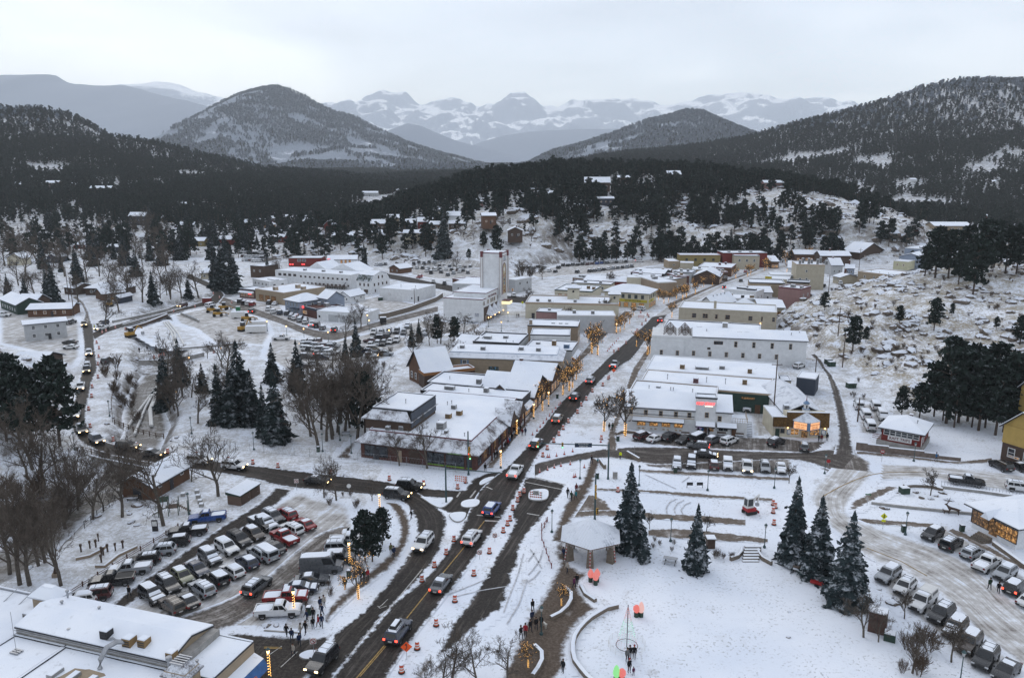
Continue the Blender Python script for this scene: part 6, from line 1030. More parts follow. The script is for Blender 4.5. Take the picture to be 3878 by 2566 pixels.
# ---------------------------------------------------------------- vehicles
def mat_paint():
    t=NT('car_paint');oi=t.n('ShaderNodeObjectInfo');n=t.noise(3.0,4,0.7,t.obj());z=t.sep(t.obj())[2]
    dirt=t.math('MULTIPLY',t.ramp(z,0.75,0.25),t.ramp(n,0.35,0.7));c=t.mix(t.math('MULTIPLY',dirt,0.6),oi.outputs['Color'],(0.13,0.128,0.126))
    t.done(c,t.ramp(n,0.3,0.7,0.22,0.38),spec=0.5);t.b.inputs['Coat Weight'].default_value=0.4;return t.mat
M_PAINT=mat_paint();M_CGLASS=plain('car_glass',(0.012,0.014,0.017),0.08,0,.2,1,spec=.6);M_TYRE=plain('tyre',(0.018,0.018,0.018),.85);M_RIM=plain('rim',(0.30,0.30,0.31),.35,.7);M_PLAST=plain('black_plastic',(0.02,0.02,0.021),.6)
M_HLOFF=plain('headlamp',(0.45,0.46,0.47),.15,0,.05);M_HLON=glow('headlamp_on',(1.0,0.66,0.30),9.0);M_TLOFF=plain('tail_lamp',(0.16,0.01,0.012),.25,0,.05);M_TLON=glow('tail_lamp_on',(1.0,0.05,0.02),6.0);M_PLATE=plain('number_plate',(0.5,0.5,0.48),.5)
M_CSNOW=M_RS
# length, width, height, belt, hood height, cabin rear/front at belt, at roof
CT_={'suv': (4.85,1.95,1.80,1.08,1.06,-2.32,1.05,-2.08,.30),'cross': (4.55,1.85,1.64,1.0,.98,-2.12,1.15,-1.70,.25),'sedan': (4.8,1.83,1.45,.93,.90,-1.75,1.15,-1.05,.15),'pickup': (5.85,2.02,1.90,1.15,1.15,-.55,1.35,-.35,.62),'van': (5.4,2.0,2.05,1.15,1.12,-2.62,1.75,-2.55,1.10),'cargo': (6.0,2.05,2.65,1.35,1.25,-2.95,2.05,-2.90,1.45),'jeep': (4.3,1.9,1.85,1.15,1.15,-2.05,.70,-2.0,.38)}
PARTS={}
def car_parts(ty):
    if ty in PARTS: return PARTS[ty]
    L,W,H,be,ho,cb0,cb1,ct0,ct1=CT_[ty];w=W/2;gc=.32 if ty in ('pickup','jeep','suv') else .24;d={}
    st=[(-L/2,.86,gc+.22,be-.12),(-L/2+.14,.97,gc+.05,be-.02),(-L/2+.5,1,gc,be),(0,1,gc,be),(cb1-.1,1,gc,be),(cb1+.35,.99,gc,ho),(L/2-.55,.98,gc,ho-.04),(L/2-.16,.94,gc+.04,ho-.12),(L/2,.80,gc+.2,ho-.30)]
    b=MB();vs=[];n=8
    for x,k,z0,z1 in st:
        y=w*k;zm=z0+(z1-z0)*.55;vs += [(x,-y*.90,z0),(x,-y,z0+.14),(x,-y*1.0,zm),(x,-y*.93,z1),(x,y*.93,z1),(x,y*1.0,zm),(x,y,z0+.14),(x,y*.90,z0)]
    fs=[(i*n+j,i*n+(j+1) % n,(i+1)*n+(j+1) % n,(i+1)*n+j) for i in range(len(st)-1) for j in range(n)]+[tuple(range(n-1,-1,-1)),tuple((len(st)-1)*n+j for j in range(n))]
    b.add(vs,[f[::-1] for f in fs]);wb,wt=w*.93,w*(.74 if ty not in ('van','cargo','jeep') else .86)
    wm=(wb+wt)/2;xm0,xm1=ct0+(cb0-ct0)*.12,ct1+(cb1-ct1)*.14
    rings=[[(cb0,-wb,be-.03),(cb1,-wb,be-.03),(cb1,wb,be-.03),(cb0,wb,be-.03)],[(xm0,-wt*1.05,H-.12),(xm1,-wt*1.05,H-.12),(xm1,wt*1.05,H-.12),(xm0,wt*1.05,H-.12)],[(ct0+.14,-wt*.86,H),(ct1-.16,-wt*.86,H),(ct1-.16,wt*.86,H),(ct0+.14,wt*.86,H)]]
    b.add([p for r in rings for p in r],[(i*4+j,i*4+(j+1) % 4,i*4+4+(j+1) % 4,i*4+4+j) for i in range(2) for j in range(4)]+[(8,9,10,11)])
    if ty == 'pickup': b.box(-L/2+1.2,-w+.08,be-.03,2.3,.12,.10);b.box(-L/2+1.2,w-.08,be-.03,2.3,.12,.10);b.box(-L/2+.1,0,be-.05,.12,W-.2,.1)
    d['body']=b.mesh('body',M_PAINT)
    A,B_=rings[0],rings[1]
    def q4(p0,p1,p2,p3,a0,a1,c0,c1,off):
        P=[Vector(p) for p in (p0,p1,p2,p3)];f=lambda u,v: (P[0]*(1-u)+P[1]*u)*(1-v)+(P[3]*(1-u)+P[2]*u)*v
        nn=(P[1]-P[0]).cross(P[3]-P[0]).normalized()*off;return [f(a0,c0)+nn,f(a1,c0)+nn,f(a1,c1)+nn,f(a0,c1)+nn]
    ww=MB();ww.quad(*q4(A[1],A[2],B_[2],B_[1],.06,.94,.12,.95,.012));d['windscreen']=ww.mesh('windscreen',M_CGLASS)
    ww=MB();ww.quad(*q4(A[3],A[0],B_[0],B_[3],.10,.90,.22,.90,.012));d['rear_window']=ww.mesh('rear_window',M_CGLASS)
    cuts={'suv': ((.03,.29),(.32,.63),(.66,.95)),'cross': ((.05,.28),(.31,.63),(.66,.93)),'sedan': ((.10,.46),(.49,.90)),'pickup': ((.06,.46),(.50,.92)),'van': ((.03,.30),(.32,.62),(.66,.97)),'cargo': ((.68,.96),),'jeep': ((.03,.33),(.36,.66),(.69,.97))}[ty]
    for sd in (0,1):
        ww=MB()
        for c0,c1 in cuts: ww.quad(*(q4(A[0],A[1],B_[1],B_[0],c0,c1,.16,.92,.012) if sd == 0 else q4(A[2],A[3],B_[3],B_[2],1-c1,1-c0,.16,.92,.012)))
        d['side_windows%d' % sd]=ww.mesh('side_windows',M_CGLASS)
    r=.39 if ty in ('pickup','jeep','suv','cargo') else .34;b=MB();pr=[(r*.62,-.12,1),(r,-.12,0),(r,.12,0),(r*.62,.12,0)]
    for k in range(3):
        for j in range(12):
            a0,a1=j*math.pi/6,(j+1)*math.pi/6;(r0,y0,_),(r1,y1,_)=pr[k],pr[k+1];b.add([(r0*math.cos(a0),y0,r0*math.sin(a0)),(r0*math.cos(a1),y0,r0*math.sin(a1)),(r1*math.cos(a1),y1,r1*math.sin(a1)),(r1*math.cos(a0),y1,r1*math.sin(a0))],[(0,1,2,3)])
    for y in (-.10,.10): b.add([(r*.64*math.cos(j*math.pi/6),y,r*.64*math.sin(j*math.pi/6)) for j in range(12)],[tuple(range(12))],1)
    d['wheel']=b.mesh('wheel',[M_TYRE,M_RIM]);d['wr']=r;d['wx']=(-L*.31,L*.315);d['wy']=w-.10
    b=MB();b.box(0,0,0,.12,.36,.16);d['hl0']=b.mesh('headlight',M_HLOFF);d['hl1']=b.mesh('headlight',M_HLON);b=MB();b.box(0,0,0,.10,.26,.22);d['tl0']=b.mesh('tail_light',M_TLOFF);d['tl1']=b.mesh('tail_light',M_TLON)
    b=MB();b.box(L/2-.04,0,gc+.12,.14,W*.72,.24);b.box(L/2-.05,0,gc+.34,.12,W*.42,ho-gc-.56);d['front_bumper']=b.mesh('front_bumper',M_PLAST);b=MB();b.box(-L/2+.03,0,gc+.16,.14,W*.84,.22);d['rear_bumper']=b.mesh('rear_bumper',M_PLAST);b=MB();b.box(0,0,0,.16,.18,.14);d['mirror']=b.mesh('mirror',M_PLAST);d['mx']=(cb1-.25,w+.08,be+.02);b=MB();b.box(-L/2-.02,0,be-.42,.05,.5,.16);d['number_plate']=b.mesh('number_plate',M_PLATE);b=MB();b.box(0,0,0,r*2.3,.08,r*1.25);d['arch']=b.mesh('wheel_arch',M_PLAST);d['gz']=gc-.02
    def slab(x0,x1,hw,z,th,drop=0.0,m=5):
        s_=MB();n_=6;rr=random.Random(int(x0*31+z*77));V=[]
        for i in range(n_+1):
            for j in range(m):
                u,v=i/n_,j/(m-1);e=1 if 0 < i < n_ and 0 < j < m-1 else 0;V.append((x0+(x1-x0)*u,(v*2-1)*hw,z-drop*u+(th*rr.uniform(.75,1.1) if e else -.01)))
        s_.add(V,[(i*m+j,(i+1)*m+j,(i+1)*m+j+1,i*m+j+1) for i in range(n_) for j in range(m-1)]);return s_
    s1=slab(ct0+.10,ct1-.1,wt*.9,H,.09);d['snow1']=s1.mesh('snow_cover',M_CSNOW,True)
    s2=slab(ct0+.08,ct1-.1,wt*.92,H,.13);t_=slab(cb1+.25,L/2-.3,w*.86,ho+.0,.09,.06);s2.add(t_.v,t_.f)
    if ty == 'sedan': t_=slab(-L/2+.15,cb0+.1,w*.86,be-.02,.09);s2.add(t_.v,t_.f)
    P=q4(A[1],A[2],B_[2],B_[1],.06,.94,.03,.55,.04);s2.quad(*P);d['snow2']=s2.mesh('snow_cover',M_CSNOW,True)
    if ty == 'pickup':
        b=MB();b.box(-L/2+1.22,0,be-.04,2.15,W-.36,.05);d['bed']=b.mesh('truck_bed',M_PLAST);b=slab(-L/2+.2,-L/2+2.25,w-.22,be+.02,.07);d['bedsnow']=b.mesh('bed_snow',M_CSNOW,True)
    if ty in ('suv','cross','jeep'):
        b=MB();[b.tube([(ct0+.3,s_*wt*.8,H+.07),(ct1-.35,s_*wt*.8,H+.07)],.03,4) for s_ in (-1,1)];[b.tube([(x,-wt*.8,H+.09),(x,wt*.8,H+.09)],.03,4) for x in (ct0+.6,ct1-.8)];d['rack']=b.mesh('roof_rack',M_PLAST)
    PARTS[ty]=d;return d
CARC={'k': ('black',(.012,.012,.014)),'w': ('white',(.60,.61,.62)),'s': ('silver',(.29,.31,.335)),'g': ('grey',(.085,.09,.098)),'r': ('red',(.22,.012,.015)),'b': ('blue',(.02,.06,.22)),'n': ('dark blue',(.016,.024,.05)),'t': ('tan',(.22,.185,.14)),'e': ('olive green',(.14,.15,.09)),'m': ('maroon',(.06,.012,.014)),'o': ('orange',(.30,.07,.02)),'h': ('brown',(.06,.045,.035))}
TYN={'suv': 'SUV','cross': 'crossover','sedan': 'saloon car','pickup': 'pickup truck','van': 'passenger van','cargo': 'cargo van','jeep': 'boxy off-roader'}
TYS=dict(u='suv',c='cross',a='sedan',p='pickup',v='van',x='cargo',j='jeep')
CARS=[]
def add_car(x,y,ang,ty,col,fl,where,group,z=None):
    """fl: 0-2 snow, h headlamps lit, t tail lamps lit, f far (few parts), B roof box, T bed topper"""
    d=car_parts(ty);snow=next((c for c in fl if c in '012'),'1');cn,cc=CARC[col]
    st=['','snow-topped ','snow-covered '][int(snow)];ex=' with lit headlights' if 'h' in fl else ' with red tail lights' if 't' in fl else '';ex += ' and roof box' if 'B' in fl else '';ex += ' with white topper' if 'T' in fl else ''
    lb=f'{st}{cn} {TYN[ty]}{ex} {where}'
    zz=max(TZ(x,y),0)+.10 if z is None else z;e=empty({'pickup': 'pickup_truck','van': 'passenger_van','cargo': 'cargo_van','jeep': 'off_roader','suv': 'suv_car','cross': 'crossover_car','sedan': 'saloon_car'}[ty],lb,'truck' if ty == 'pickup' else 'van' if ty in ('van','cargo') else 'car',(x,y,zz),ang,group)
    CARS.append((x,y));L,W,H,be,ho=CT_[ty][:5]
    o=link('body',d['body'],e);o.color=cc+(1,)
    link('windscreen',d['windscreen'],e);link('rear_window',d['rear_window'],e);link('side_windows',d['side_windows0'],e);link('side_windows',d['side_windows1'],e)
    if snow != '0': link('snow_cover',d['snow' +snow],e)
    if ty == 'pickup':
        link('truck_bed',d['bed'],e)
        if snow != '0' and 'T' not in fl: link('bed_snow',d['bedsnow'],e)
    if 'f' not in fl or 'h' in fl:
        for s_ in (-1,1): link('headlight',d['hl1' if 'h' in fl else 'hl0'],e,(L/2-.06,s_*W*.36,ho-.34))
    if 'f' not in fl or 't' in fl:
        for s_ in (-1,1): link('tail_light',d['tl1' if 't' in fl else 'tl0'],e,(-L/2+.04,s_*W*.40,be-.28))
    for wx in d['wx']:
        for s_ in (-1,1): link('wheel',d['wheel'],e,(wx,s_*d['wy'],d['wr']-.06))
    if 'f' not in fl:
        for k_ in ('front_bumper','rear_bumper','number_plate'): link(k_,d[k_],e)
        for s_ in (-1,1): link('mirror',d['mirror'],e,(d['mx'][0],s_*d['mx'][1],d['mx'][2]));[link('wheel_arch',d['arch'],e,(wx,s_*(W/2-.03),d['gz'])) for wx in d['wx']]
        if 'rack' in d and snow != '2' and random.random() < .6: link('roof_rack',d['rack'],e)
    if 'B' in fl: b=MB();b.box(-.7,0,H+.1,1.9,.85,.34,taper=.85,ty=.8);b.build('roof_box',M_PLAST,e);b=MB();b.box(-.7,0,H+.44,1.55,.6,.08,taper=.9);b.build('snow_cover',M_RS,e)
    if 'T' in fl: b=MB();b.box(-L/2+1.25,0,be,2.35,W*.9,.72,taper=.97,ty=.86);b.build('topper',M_TRIMW,e);b=MB();[b.box(-L/2+1.25,s_*W*.435,be+.2,1.6,.04,.36) for s_ in (-1,1)];b.build('topper_window',M_CGLASS,e)
    return e
def hd(r,x0,y0,x1,y1):
    a,b=gp(r,x0,y0),gp(r,x1,y1);return math.atan2(b[1]-a[1],b[0]-a[0])
HD={'u': AX,'d': AX+math.pi,'l': hd('C1',1180,560,800,605),'p': hd('C1',1310,640,1430,740),'R': hd('C2',350,490,690,470),'s': hd('B3',1720,690,1870,625),'f': hd('B3',1945,800,1965,930),'e': hd('C4',1640,90,1460,190),'g': hd('C4',1220,460,1080,570),'X': hd('B3',1490,760,1690,780),'L': hd('A3',1040,890,960,880),'v': hd('B4',1000,560,930,400),'r': hd('B2',380,1000,1400,1090),'q': hd('A1',1500,905,950,1050),'o': hd('E4',150,700,60,760),'n': math.pi/2,'y':-math.pi/2,'z': 0.0}
for k,v in list(HD.items()): HD['-' +k]=v+math.pi
def cars(reg,spec,where,group,far=''):
    for w in spec.split():
        x,y,h,tc,fl=w.split(',')
        p=gp(reg,float(x),float(y));x_,y_=p
        if math.hypot(*p) > 440: x_,y_,z_=gpt(reg,float(x),float(y))
        add_car(x_,y_,HD[h]+random.uniform(-.04,.04),TYS[tc[0]],tc[1],fl+far,where,group)
cars('C1','1690,140,l,pk,1 1570,235,l,ck,1 1440,315,l,cs,1 1300,400,l,ck,1 1170,485,l,ps,2 1010,585,l,pk,0 835,720,l,um,1 710,765,l,cw,2','nosed to the low timber fence of the car park','cars along the timber fence')
cars('B1','1865,1360,l,pb,1','at the end of the timber fence by the playground',None)
cars('C1','1370,720,p,uk,2 1515,630,p,uk,1 1640,550,p,ce,1 1775,480,p,an,0 1890,380,p,ug,2 2040,290,p,uw,1 2150,220,p,uk,0 2285,165,p,ch,1 2350,70,p,pk,1','in the far row of the left car park island','far island row')
cars('C1','1550,815,-p,uh,0 1680,765,-p,ak,1 1820,665,-p,us,1 1955,575,-p,jk,1 2090,500,-p,cw,1 2220,420,-p,cn,1 2330,340,-p,us,1','in the near row of the left car park island','near island row')
cars('C2','10,350,-p,vs,1 90,285,-p,ak,0 185,200,-p,pr,1 250,125,-p,uw,1 365,75,-p,ar,1','in the near row of the left car park island','near island row');cars('C2','25,75,p,us,2','in the far row of the left car park island','far island row');cars('B2','85,1355,p,ug,1','in the far row of the left car park island','far island row');cars('B2','200,1330,-p,ur,1','at the rounded end of the left car park island',None)
a0=hd('C1',2250,660,2370,560);HD['m']=a0;cars('C1','2310,640,m,ug,1t','on the slushy car park lane',None)
cars('C2','520,470,R,xg,1 430,575,R,ag,1 330,655,R,an,2 200,740,R,pr,2 130,860,R,pw,2 690,290,R,us,1 760,225,R,pw,1 690,385,R,jk,1 840,150,R,aw,2','parked against the hedge beside the plaza sidewalk','cars by the hedge')
cars('C2','525,1310,d,uk,1h','on the main road at the crosswalk',None);cars('C2','1205,1050,u,un,1tB','on the main road',None);cars('C2','1590,610,u,ag,1t','on the main road between drums',None);cars('C2','1865,200,u,uw,1t','on the main road by the snow wedge',None);cars('C2','1430,250,d,uw,1h','on the curved turning lane',None)
cars('B2','2045,1280,u,ub,1t','at the crosswalk line',None);cars('B2','2255,945,u,pw,1t','crossing the junction by the brick building',None);cars('B3','75,690,u,uk,2t 265,465,u,ut,1t 420,265,u,uk,1t 560,115,u,us,1t','in the main street queue beside drums','cars in the main street queue');cars('A3','775,1400,u,pk,1t 1190,990,u,ar,1t','between the fairy-lit shops',None);cars('A3','1000,890,L,uw,1','turning across the far junction by the corner shop',None);cars('A3','1950,550,d,ar,1tf 1910,630,u,ak,1f 1760,690,u,ak,1tf','on the far stretch of the main street','far street cars')
cars('B2','480,1020,r,ak,1h 1310,1070,r,uk,1h 1195,1150,r,uk,1h','on the riverside road nearing the junction','cars nearing the junction');cars('B1','2105,890,r,uw,1h 1790,840,r,uw,1h 1370,775,r,ak,1h 1150,715,r,uk,0h','on the riverside road over the river bridge','cars over the river bridge')
HD['m']=hd('B1',800,600,930,680);cars('B1','870,655,m,un,1h','rounding the riverside road bend',None);HD['m']=hd('B1',700,500,770,600);cars('B1','735,565,m,uk,1h','entering the bend of the riverside road',None);HD['m']=hd('B1',740,0,670,420);cars('B1','680,425,m,uw,1h 725,175,m,pw,1h 780,20,m,pk,1h','on the riverside road past orange drums','cars coming down riverside road')
HD['m']=hd('A1',760,1100,800,1400);cars('A1','800,1290,m,uw,1h 785,1410,m,uw,1h 757,1030,m,pt,1h','on the snowy upper riverside road','cars on upper riverside road');cars('A1','915,1065,q,pw,1h 925,1020,q,un,1 1640,860,q,um,1h','on the new bridge road by the barriers','cars on the new bridge');cars('A1','965,1360,n,uk,1','parked alone on the closed snowy lane',None);cars('A1','1890,860,-q,vw,1 2260,910,-o,uk,0t','near the construction yard',None)
cars('A1','30,945,z,pw,1 640,1010,n,ug,2 630,1190,-z,ak,1 635,1235,-z,aw,2','parked beside the low motel at the left edge','cars by the left motel')
cars('E4','40,735,n,jk,1 90,755,n,jk,1 140,765,n,jw,1 190,775,n,jr,1 410,750,n,uk,1 480,760,n,aw,2 400,830,-o,uw,2 460,865,-o,uw,1 545,880,-o,un,1','parked in front of the tan store','cars by the tan store','f');cars('E4','690,935,-o,us,1 730,950,-o,cw,1 800,975,-o,us,1 870,1000,-o,uw,1 955,1035,-o,pw,1t 1020,1045,-o,vk,0 1090,1075,-o,ag,1 1240,1100,-o,uk,1t','in the angled row by the garage','cars by the garage')
cars('E4','560,1210,R,pw,1 850,1270,y,uw,1h 945,1265,y,ck,1 1035,1255,y,cm,1 1230,1300,z,cs,1 1100,1335,z,ar,1 1020,1400,-o,cw,1t 1210,1385,z,aw,1 1050,1350,z,uk,0','in the car park below the cross street','cars below the cross street');cars('E4','1745,1135,y,uw,1 1840,1135,y,cs,1 1940,1125,y,us,1 2040,1120,y,ug,1 2130,1135,y,cg,1','in the top row of the river car park','river car park top row');cars('E4','1700,1240,-z,am,1 1785,1210,-z,uk,1 1870,1195,-z,uk,0 1700,1300,y,cw,1 1790,1280,y,cs,1 1870,1275,y,ck,1 1955,1255,y,cw,1 2040,1235,y,uw,1','in the middle rows of the river car park','river car park middle rows');cars('E4','1760,1350,z,ut,1t 1860,1380,z,ag,1 1900,1410,z,cs,1 1690,1385,z,cn,1','at the lower edge of the river car park','river car park lower row')
cars('A2','960,1310,z,cw,1h 380,1320,z,cg,1 450,1385,z,aw,1 330,1400,z,ck,1 520,1330,z,un,1 590,1290,z,cw,1','in the lower river car park behind dark spruces','lower river car park','f')
cars('E1','370,400,y,us,2 145,310,y,cg,2 520,190,y,uk,1 850,205,-p,vw,1 955,235,-p,pw,1','parked below the blank white theatre wall','cars below the theatre wall','f')
cars('A2',' '.join('%d,%d,n,%s,1' % (1345+46*i,478+2*i,'uk ck ug ak us uk cg un ck uw ak ug uk'.split()[i]) for i in range(13)),'in the long back row under the rocky bank','back row under the bank','f');cars('A2','1500,560,n,vk,1 1590,555,n,uk,1 1650,580,n,ug,1 1700,565,n,us,1 1755,550,n,uw,1 1830,560,n,ug,1 1540,535,n,vw,2 1460,545,n,uw,1','in the front row of the car park behind the theatre','car park behind the theatre','f');cars('A2','1395,600,q,ur,1t 1520,640,-o,uw,1 1620,655,-o,ug,1 1710,670,-o,uk,1 2240,765,-o,uw,1','along the theatre street','theatre street cars','f');cars('A2','1010,490,n,uw,1 1050,490,n,us,1 1090,485,n,cg,1','beside the string-lit terrace','cars by string lights','f')
cars('E2',' '.join('%d,%d,u,%s,1' % (620+62*i,270-4*i+(i % 2)*3,'uk ck ug ak uk cm am ub cb ug uw ck uw uk'.split()[i]) for i in range(14)),'in the upper row of the hillside car park','hillside car park upper row','f');cars('E2',' '.join('%d,%d,u,%s,1' % (960+60*i,340-7*i,'uk cg us ck uw us cg ck us ug'.split()[i]) for i in range(10)),'in the lower row of the hillside car park','hillside car park lower row','f');cars('E2','110,295,u,cg,1 180,300,u,uk,1 240,305,u,ug,1 300,285,u,ck,1 370,300,u,us,1 440,335,u,cw,1 330,335,u,uw,1 520,345,u,ck,1 560,295,u,uk,1 800,350,u,uk,1 1600,210,z,vw,1t','at the end of the hillside car park','hillside car park end','f')
cars('B3','1030,620,s,um,2 1140,640,s,aw,1 1285,630,s,uk,0 1405,650,-s,ak,0 1530,645,s,vk,1 1660,655,s,cg,1 1805,665,s,uw,1 2225,675,s,uk,1','nosed in before the white jerky shop','cars before the jerky shop');cars('B3','1525,710,-X,cg,1t 1590,785,X,ak,2h','passing on the slushy road by the jerky shop',None);cars('B3','1335,870,f,cs,2 1465,865,f,uk,2 1665,880,-f,cm,1 1790,885,f,jw,2 1965,900,f,pw,1h 2125,900,f,cs,1 2270,910,f,aw,2','in the row facing the park lawn','cars facing the park');cars('B3','1960,360,f,pw,2','standing in the green garage yard',None);cars('B4','395,715,u,cg,1','parked before the sweet shop',None)
cars('B4','885,345,v,vw,2 945,430,v,vw,1 985,530,v,vw,2 1035,350,v,vw,2 1100,440,-v,vw,2','in the snowed-in van yard beside the raft office','raft vans');cars('B4','1120,540,-v,as,2','behind the raft office',None);HD['m']=hd('B4',1700,1000,2000,1040);cars('B4','1850,1030,m,pk,1 2340,1090,m,uw,1','on the snowy hill road','hill road cars');HD['m']=hd('B4',2250,900,2060,810);cars('B4','2160,890,m,uk,0 2320,890,m,ak,1','parked by the yellow house','cars by yellow house')
cars('C4','1545,165,e,ck,1 1710,255,-e,uk,1 1900,335,-e,cs,1 2030,435,-e,pw,1 2195,515,e,cs,1 2290,645,-e,uk,1t 2420,760,-e,aw,1','in the upper row beside the white store','cars by the white store');cars('C4','1145,535,g,us,1 1295,640,g,cw,1 1455,775,g,pw,1T 1620,890,g,uk,1 1745,1020,g,uh,2 1870,1150,g,uh,1 2020,1290,g,uk,1 2205,1400,g,ak,1','in the row beside the snowy lawn edge','cars by the lawn edge')
cars('A4','1335,150,d,uw,1h 1365,140,d,uk,1h 1375,165,d,ut,1h 1400,200,u,ur,1t 1310,262,d,uw,1h 1440,130,u,uw,1','on the road climbing through the gap','gap road cars','f');cars('A4','720,655,u,uw,2 762,628,u,uw,1 822,608,u,ug,1 850,593,u,cg,1 812,685,u,cg,2 545,682,L,uk,1','along the alley behind the shops','alley cars','f');cars('A4','285,1365,s,co,1 350,1405,s,cw,2','behind the white hotel near the bins',None)

cars('E4',' '.join('%d,%d,%s,%s,1' % (75+(i % 7)*42+(i // 7)*12,105+(i // 7)*48+(i % 7)*3,'z','uw ck us ag uk cw cs cm uw'.split()[i % 9]) for i in range(20)),'in the packed car park behind the dark spruces','packed car park','f');cars('E4',' '.join('%d,%d,%s,%s,1' % (880+(i % 6)*66+(i // 6)*20,1295+(i // 6)*52+(i % 6)*5,'z','cw uk cs ag um cg uw ck'.split()[i % 8]) for i in range(12)),'in the crowded rows below the cross street','crowded rows','f');cars('E4',' '.join('%d,%d,%s,%s,1' % (640+i*58,890+i*21,'-o','uk cs uw cg ck'.split()[i % 5]) for i in range(5)),'along the far kerb of the cross street','far kerb cars','f');cars('A2',' '.join('%d,%d,n,%s,1' % (1320+52*i,512+3*i,'cg uw uk cs ck ug cw uk cm cg'.split()[i]) for i in range(10)),'in the middle row of the car park behind the theatre','theatre middle row','f')
# ---------------------------------------------------------------- trees near town
def bare_tree(seed,h,depth=5,spread=.55,first=.3,multi=1,n0=6,rmin=.02):
    """branches as thin tapering tubes"""
    r=random.Random(seed);t=MB();c=MB();tips=[]
    def grow(p,d,L,rad,k):
        n=3 if k > 1 else 2;pts=[p];q=p;dd=d
        for i in range(n): dd=(dd+Vector((r.gauss(0,.10),r.gauss(0,.10),r.gauss(.05,.06)))).normalized();q=q+dd*(L/n);pts.append(q)
        e=rad*(.55 if k else .3);(t if k == depth else c).tube(pts,[rad+(e-rad)*i/n for i in range(n+1)],6 if k == depth else 4 if k > 2 else 3,cap=False)
        tips.append(q)
        if k == 0: return
        m=n0 if k == depth else r.choice((3,4,4)) if k > 1 else r.choice((3,4,5))
        for i in range(m):
            f=first+(1-first)*(i+r.random())/m if k == depth else .25+.75*(i+r.random())/m
            s=min(n-1,int(f*n));b=pts[s]+(pts[s+1]-pts[s])*(f*n-s);a=r.uniform(0,6.283);sd=dd.orthogonal().normalized();sd=sd*math.cos(a)+dd.cross(sd)*math.sin(a)
            grow(b,(dd*(1-spread)+sd*spread*r.uniform(.8,1.3)+Vector((0,0,.18))).normalized(),L*r.uniform(.48,.72)*(1-.25*(f if k == depth else .3)),max(rmin,rad*(1-f*.5)*.55),k-1)
    for m in range(multi): a=r.uniform(0,6.28);grow(Vector((.15*math.cos(a)*(multi > 1),.15*math.sin(a)*(multi > 1),-.3)),Vector((.22*math.cos(a)*(multi > 1),.22*math.sin(a)*(multi > 1),1)).normalized(),h*(.62 if multi == 1 else .5),h*.022/multi**.5,depth)
    zs=max(p.z for p in tips);return c,t,tips,zs
M_TWIG=plain('bare_twigs',(0.085,0.068,0.055),.9,0,.3,2);M_TWIGR=plain('willow_twigs',(0.085,0.058,0.040),.9,0,.35,2);M_TRUNK=plain('cottonwood_bark',(0.10,0.085,0.070),.95,0,.3,3,.4)
BARE=[]
for i in range(5): c,t,tips,zs=bare_tree(500+i,10,5,.5+.04*(i % 3),.28,1,7);BARE.append((c.mesh('branches',M_TWIG),t.mesh('trunk',M_TRUNK),tips,zs))
STREET=[]
for i in range(3): c,t,tips,zs=bare_tree(540+i,8,5,.52,.38,1,9,.03);STREET.append((c.mesh('branches',M_TWIG),t.mesh('trunk',M_TRUNK),tips,zs))
SHRUB=[]
for i in range(4): c,t,tips,zs=bare_tree(560+i,4,3,.34,.15,9,4);SHRUB.append((c.mesh('branches',M_TWIGR),t.mesh('stems',M_TWIGR),tips,zs))
SPRU=[]
for i in range(4): c,t=clump_tree(600+i,12,900,'spruce',.8);SPRU.append((c.mesh('crown',M_SPRU),t.mesh('trunk',M_BARK)))
DSPRU=[]
for i in range(3): c,t=clump_tree(620+i,12,620,'spruce',.8);DSPRU.append((c.mesh('crown',M_NEED),t.mesh('trunk',M_BARK)))
BPINE=[]
for i in range(4): c,t=clump_tree(640+i,12,900,'pine',.72);BPINE.append((c.mesh('crown',M_PINE),t.mesh('trunk',M_BARK)))
LITES={}
def lights_mesh(key,tips,trunk_h,n,r):
    if key not in LITES:
        b=MB();rr=random.Random(3);P=[tips[rr.randrange(len(tips))] for _ in range(n)]
        for p in P: s=r*rr.uniform(.7,1.2);b.add([(p.x+s,p.y,p.z),(p.x,p.y+s,p.z),(p.x-s,p.y,p.z),(p.x,p.y-s,p.z),(p.x,p.y,p.z+s),(p.x,p.y,p.z-s)],[(0,1,4),(1,2,4),(2,3,4),(3,0,4),(1,0,5),(2,1,5),(3,2,5),(0,3,5)])
        c=b.mesh('string_lights',M_AMBER);b=MB()
        for k in range(48): a=k*.9;z=.15+trunk_h*k/48;s=r*1.2;b.box(.2*math.cos(a),.2*math.sin(a),z,s,s,s)
        LITES[key]=(c,b.mesh('trunk_lights',M_AMBER))
    return LITES[key]
def base_top(reg,x,yb,yt):
    X,Y,Z=gpt(reg,x,yb);d=ray(*px(reg,x,yt));return X,Y,Z,max(1.0,HCAM+d[2]/d[1]*Y-Z)
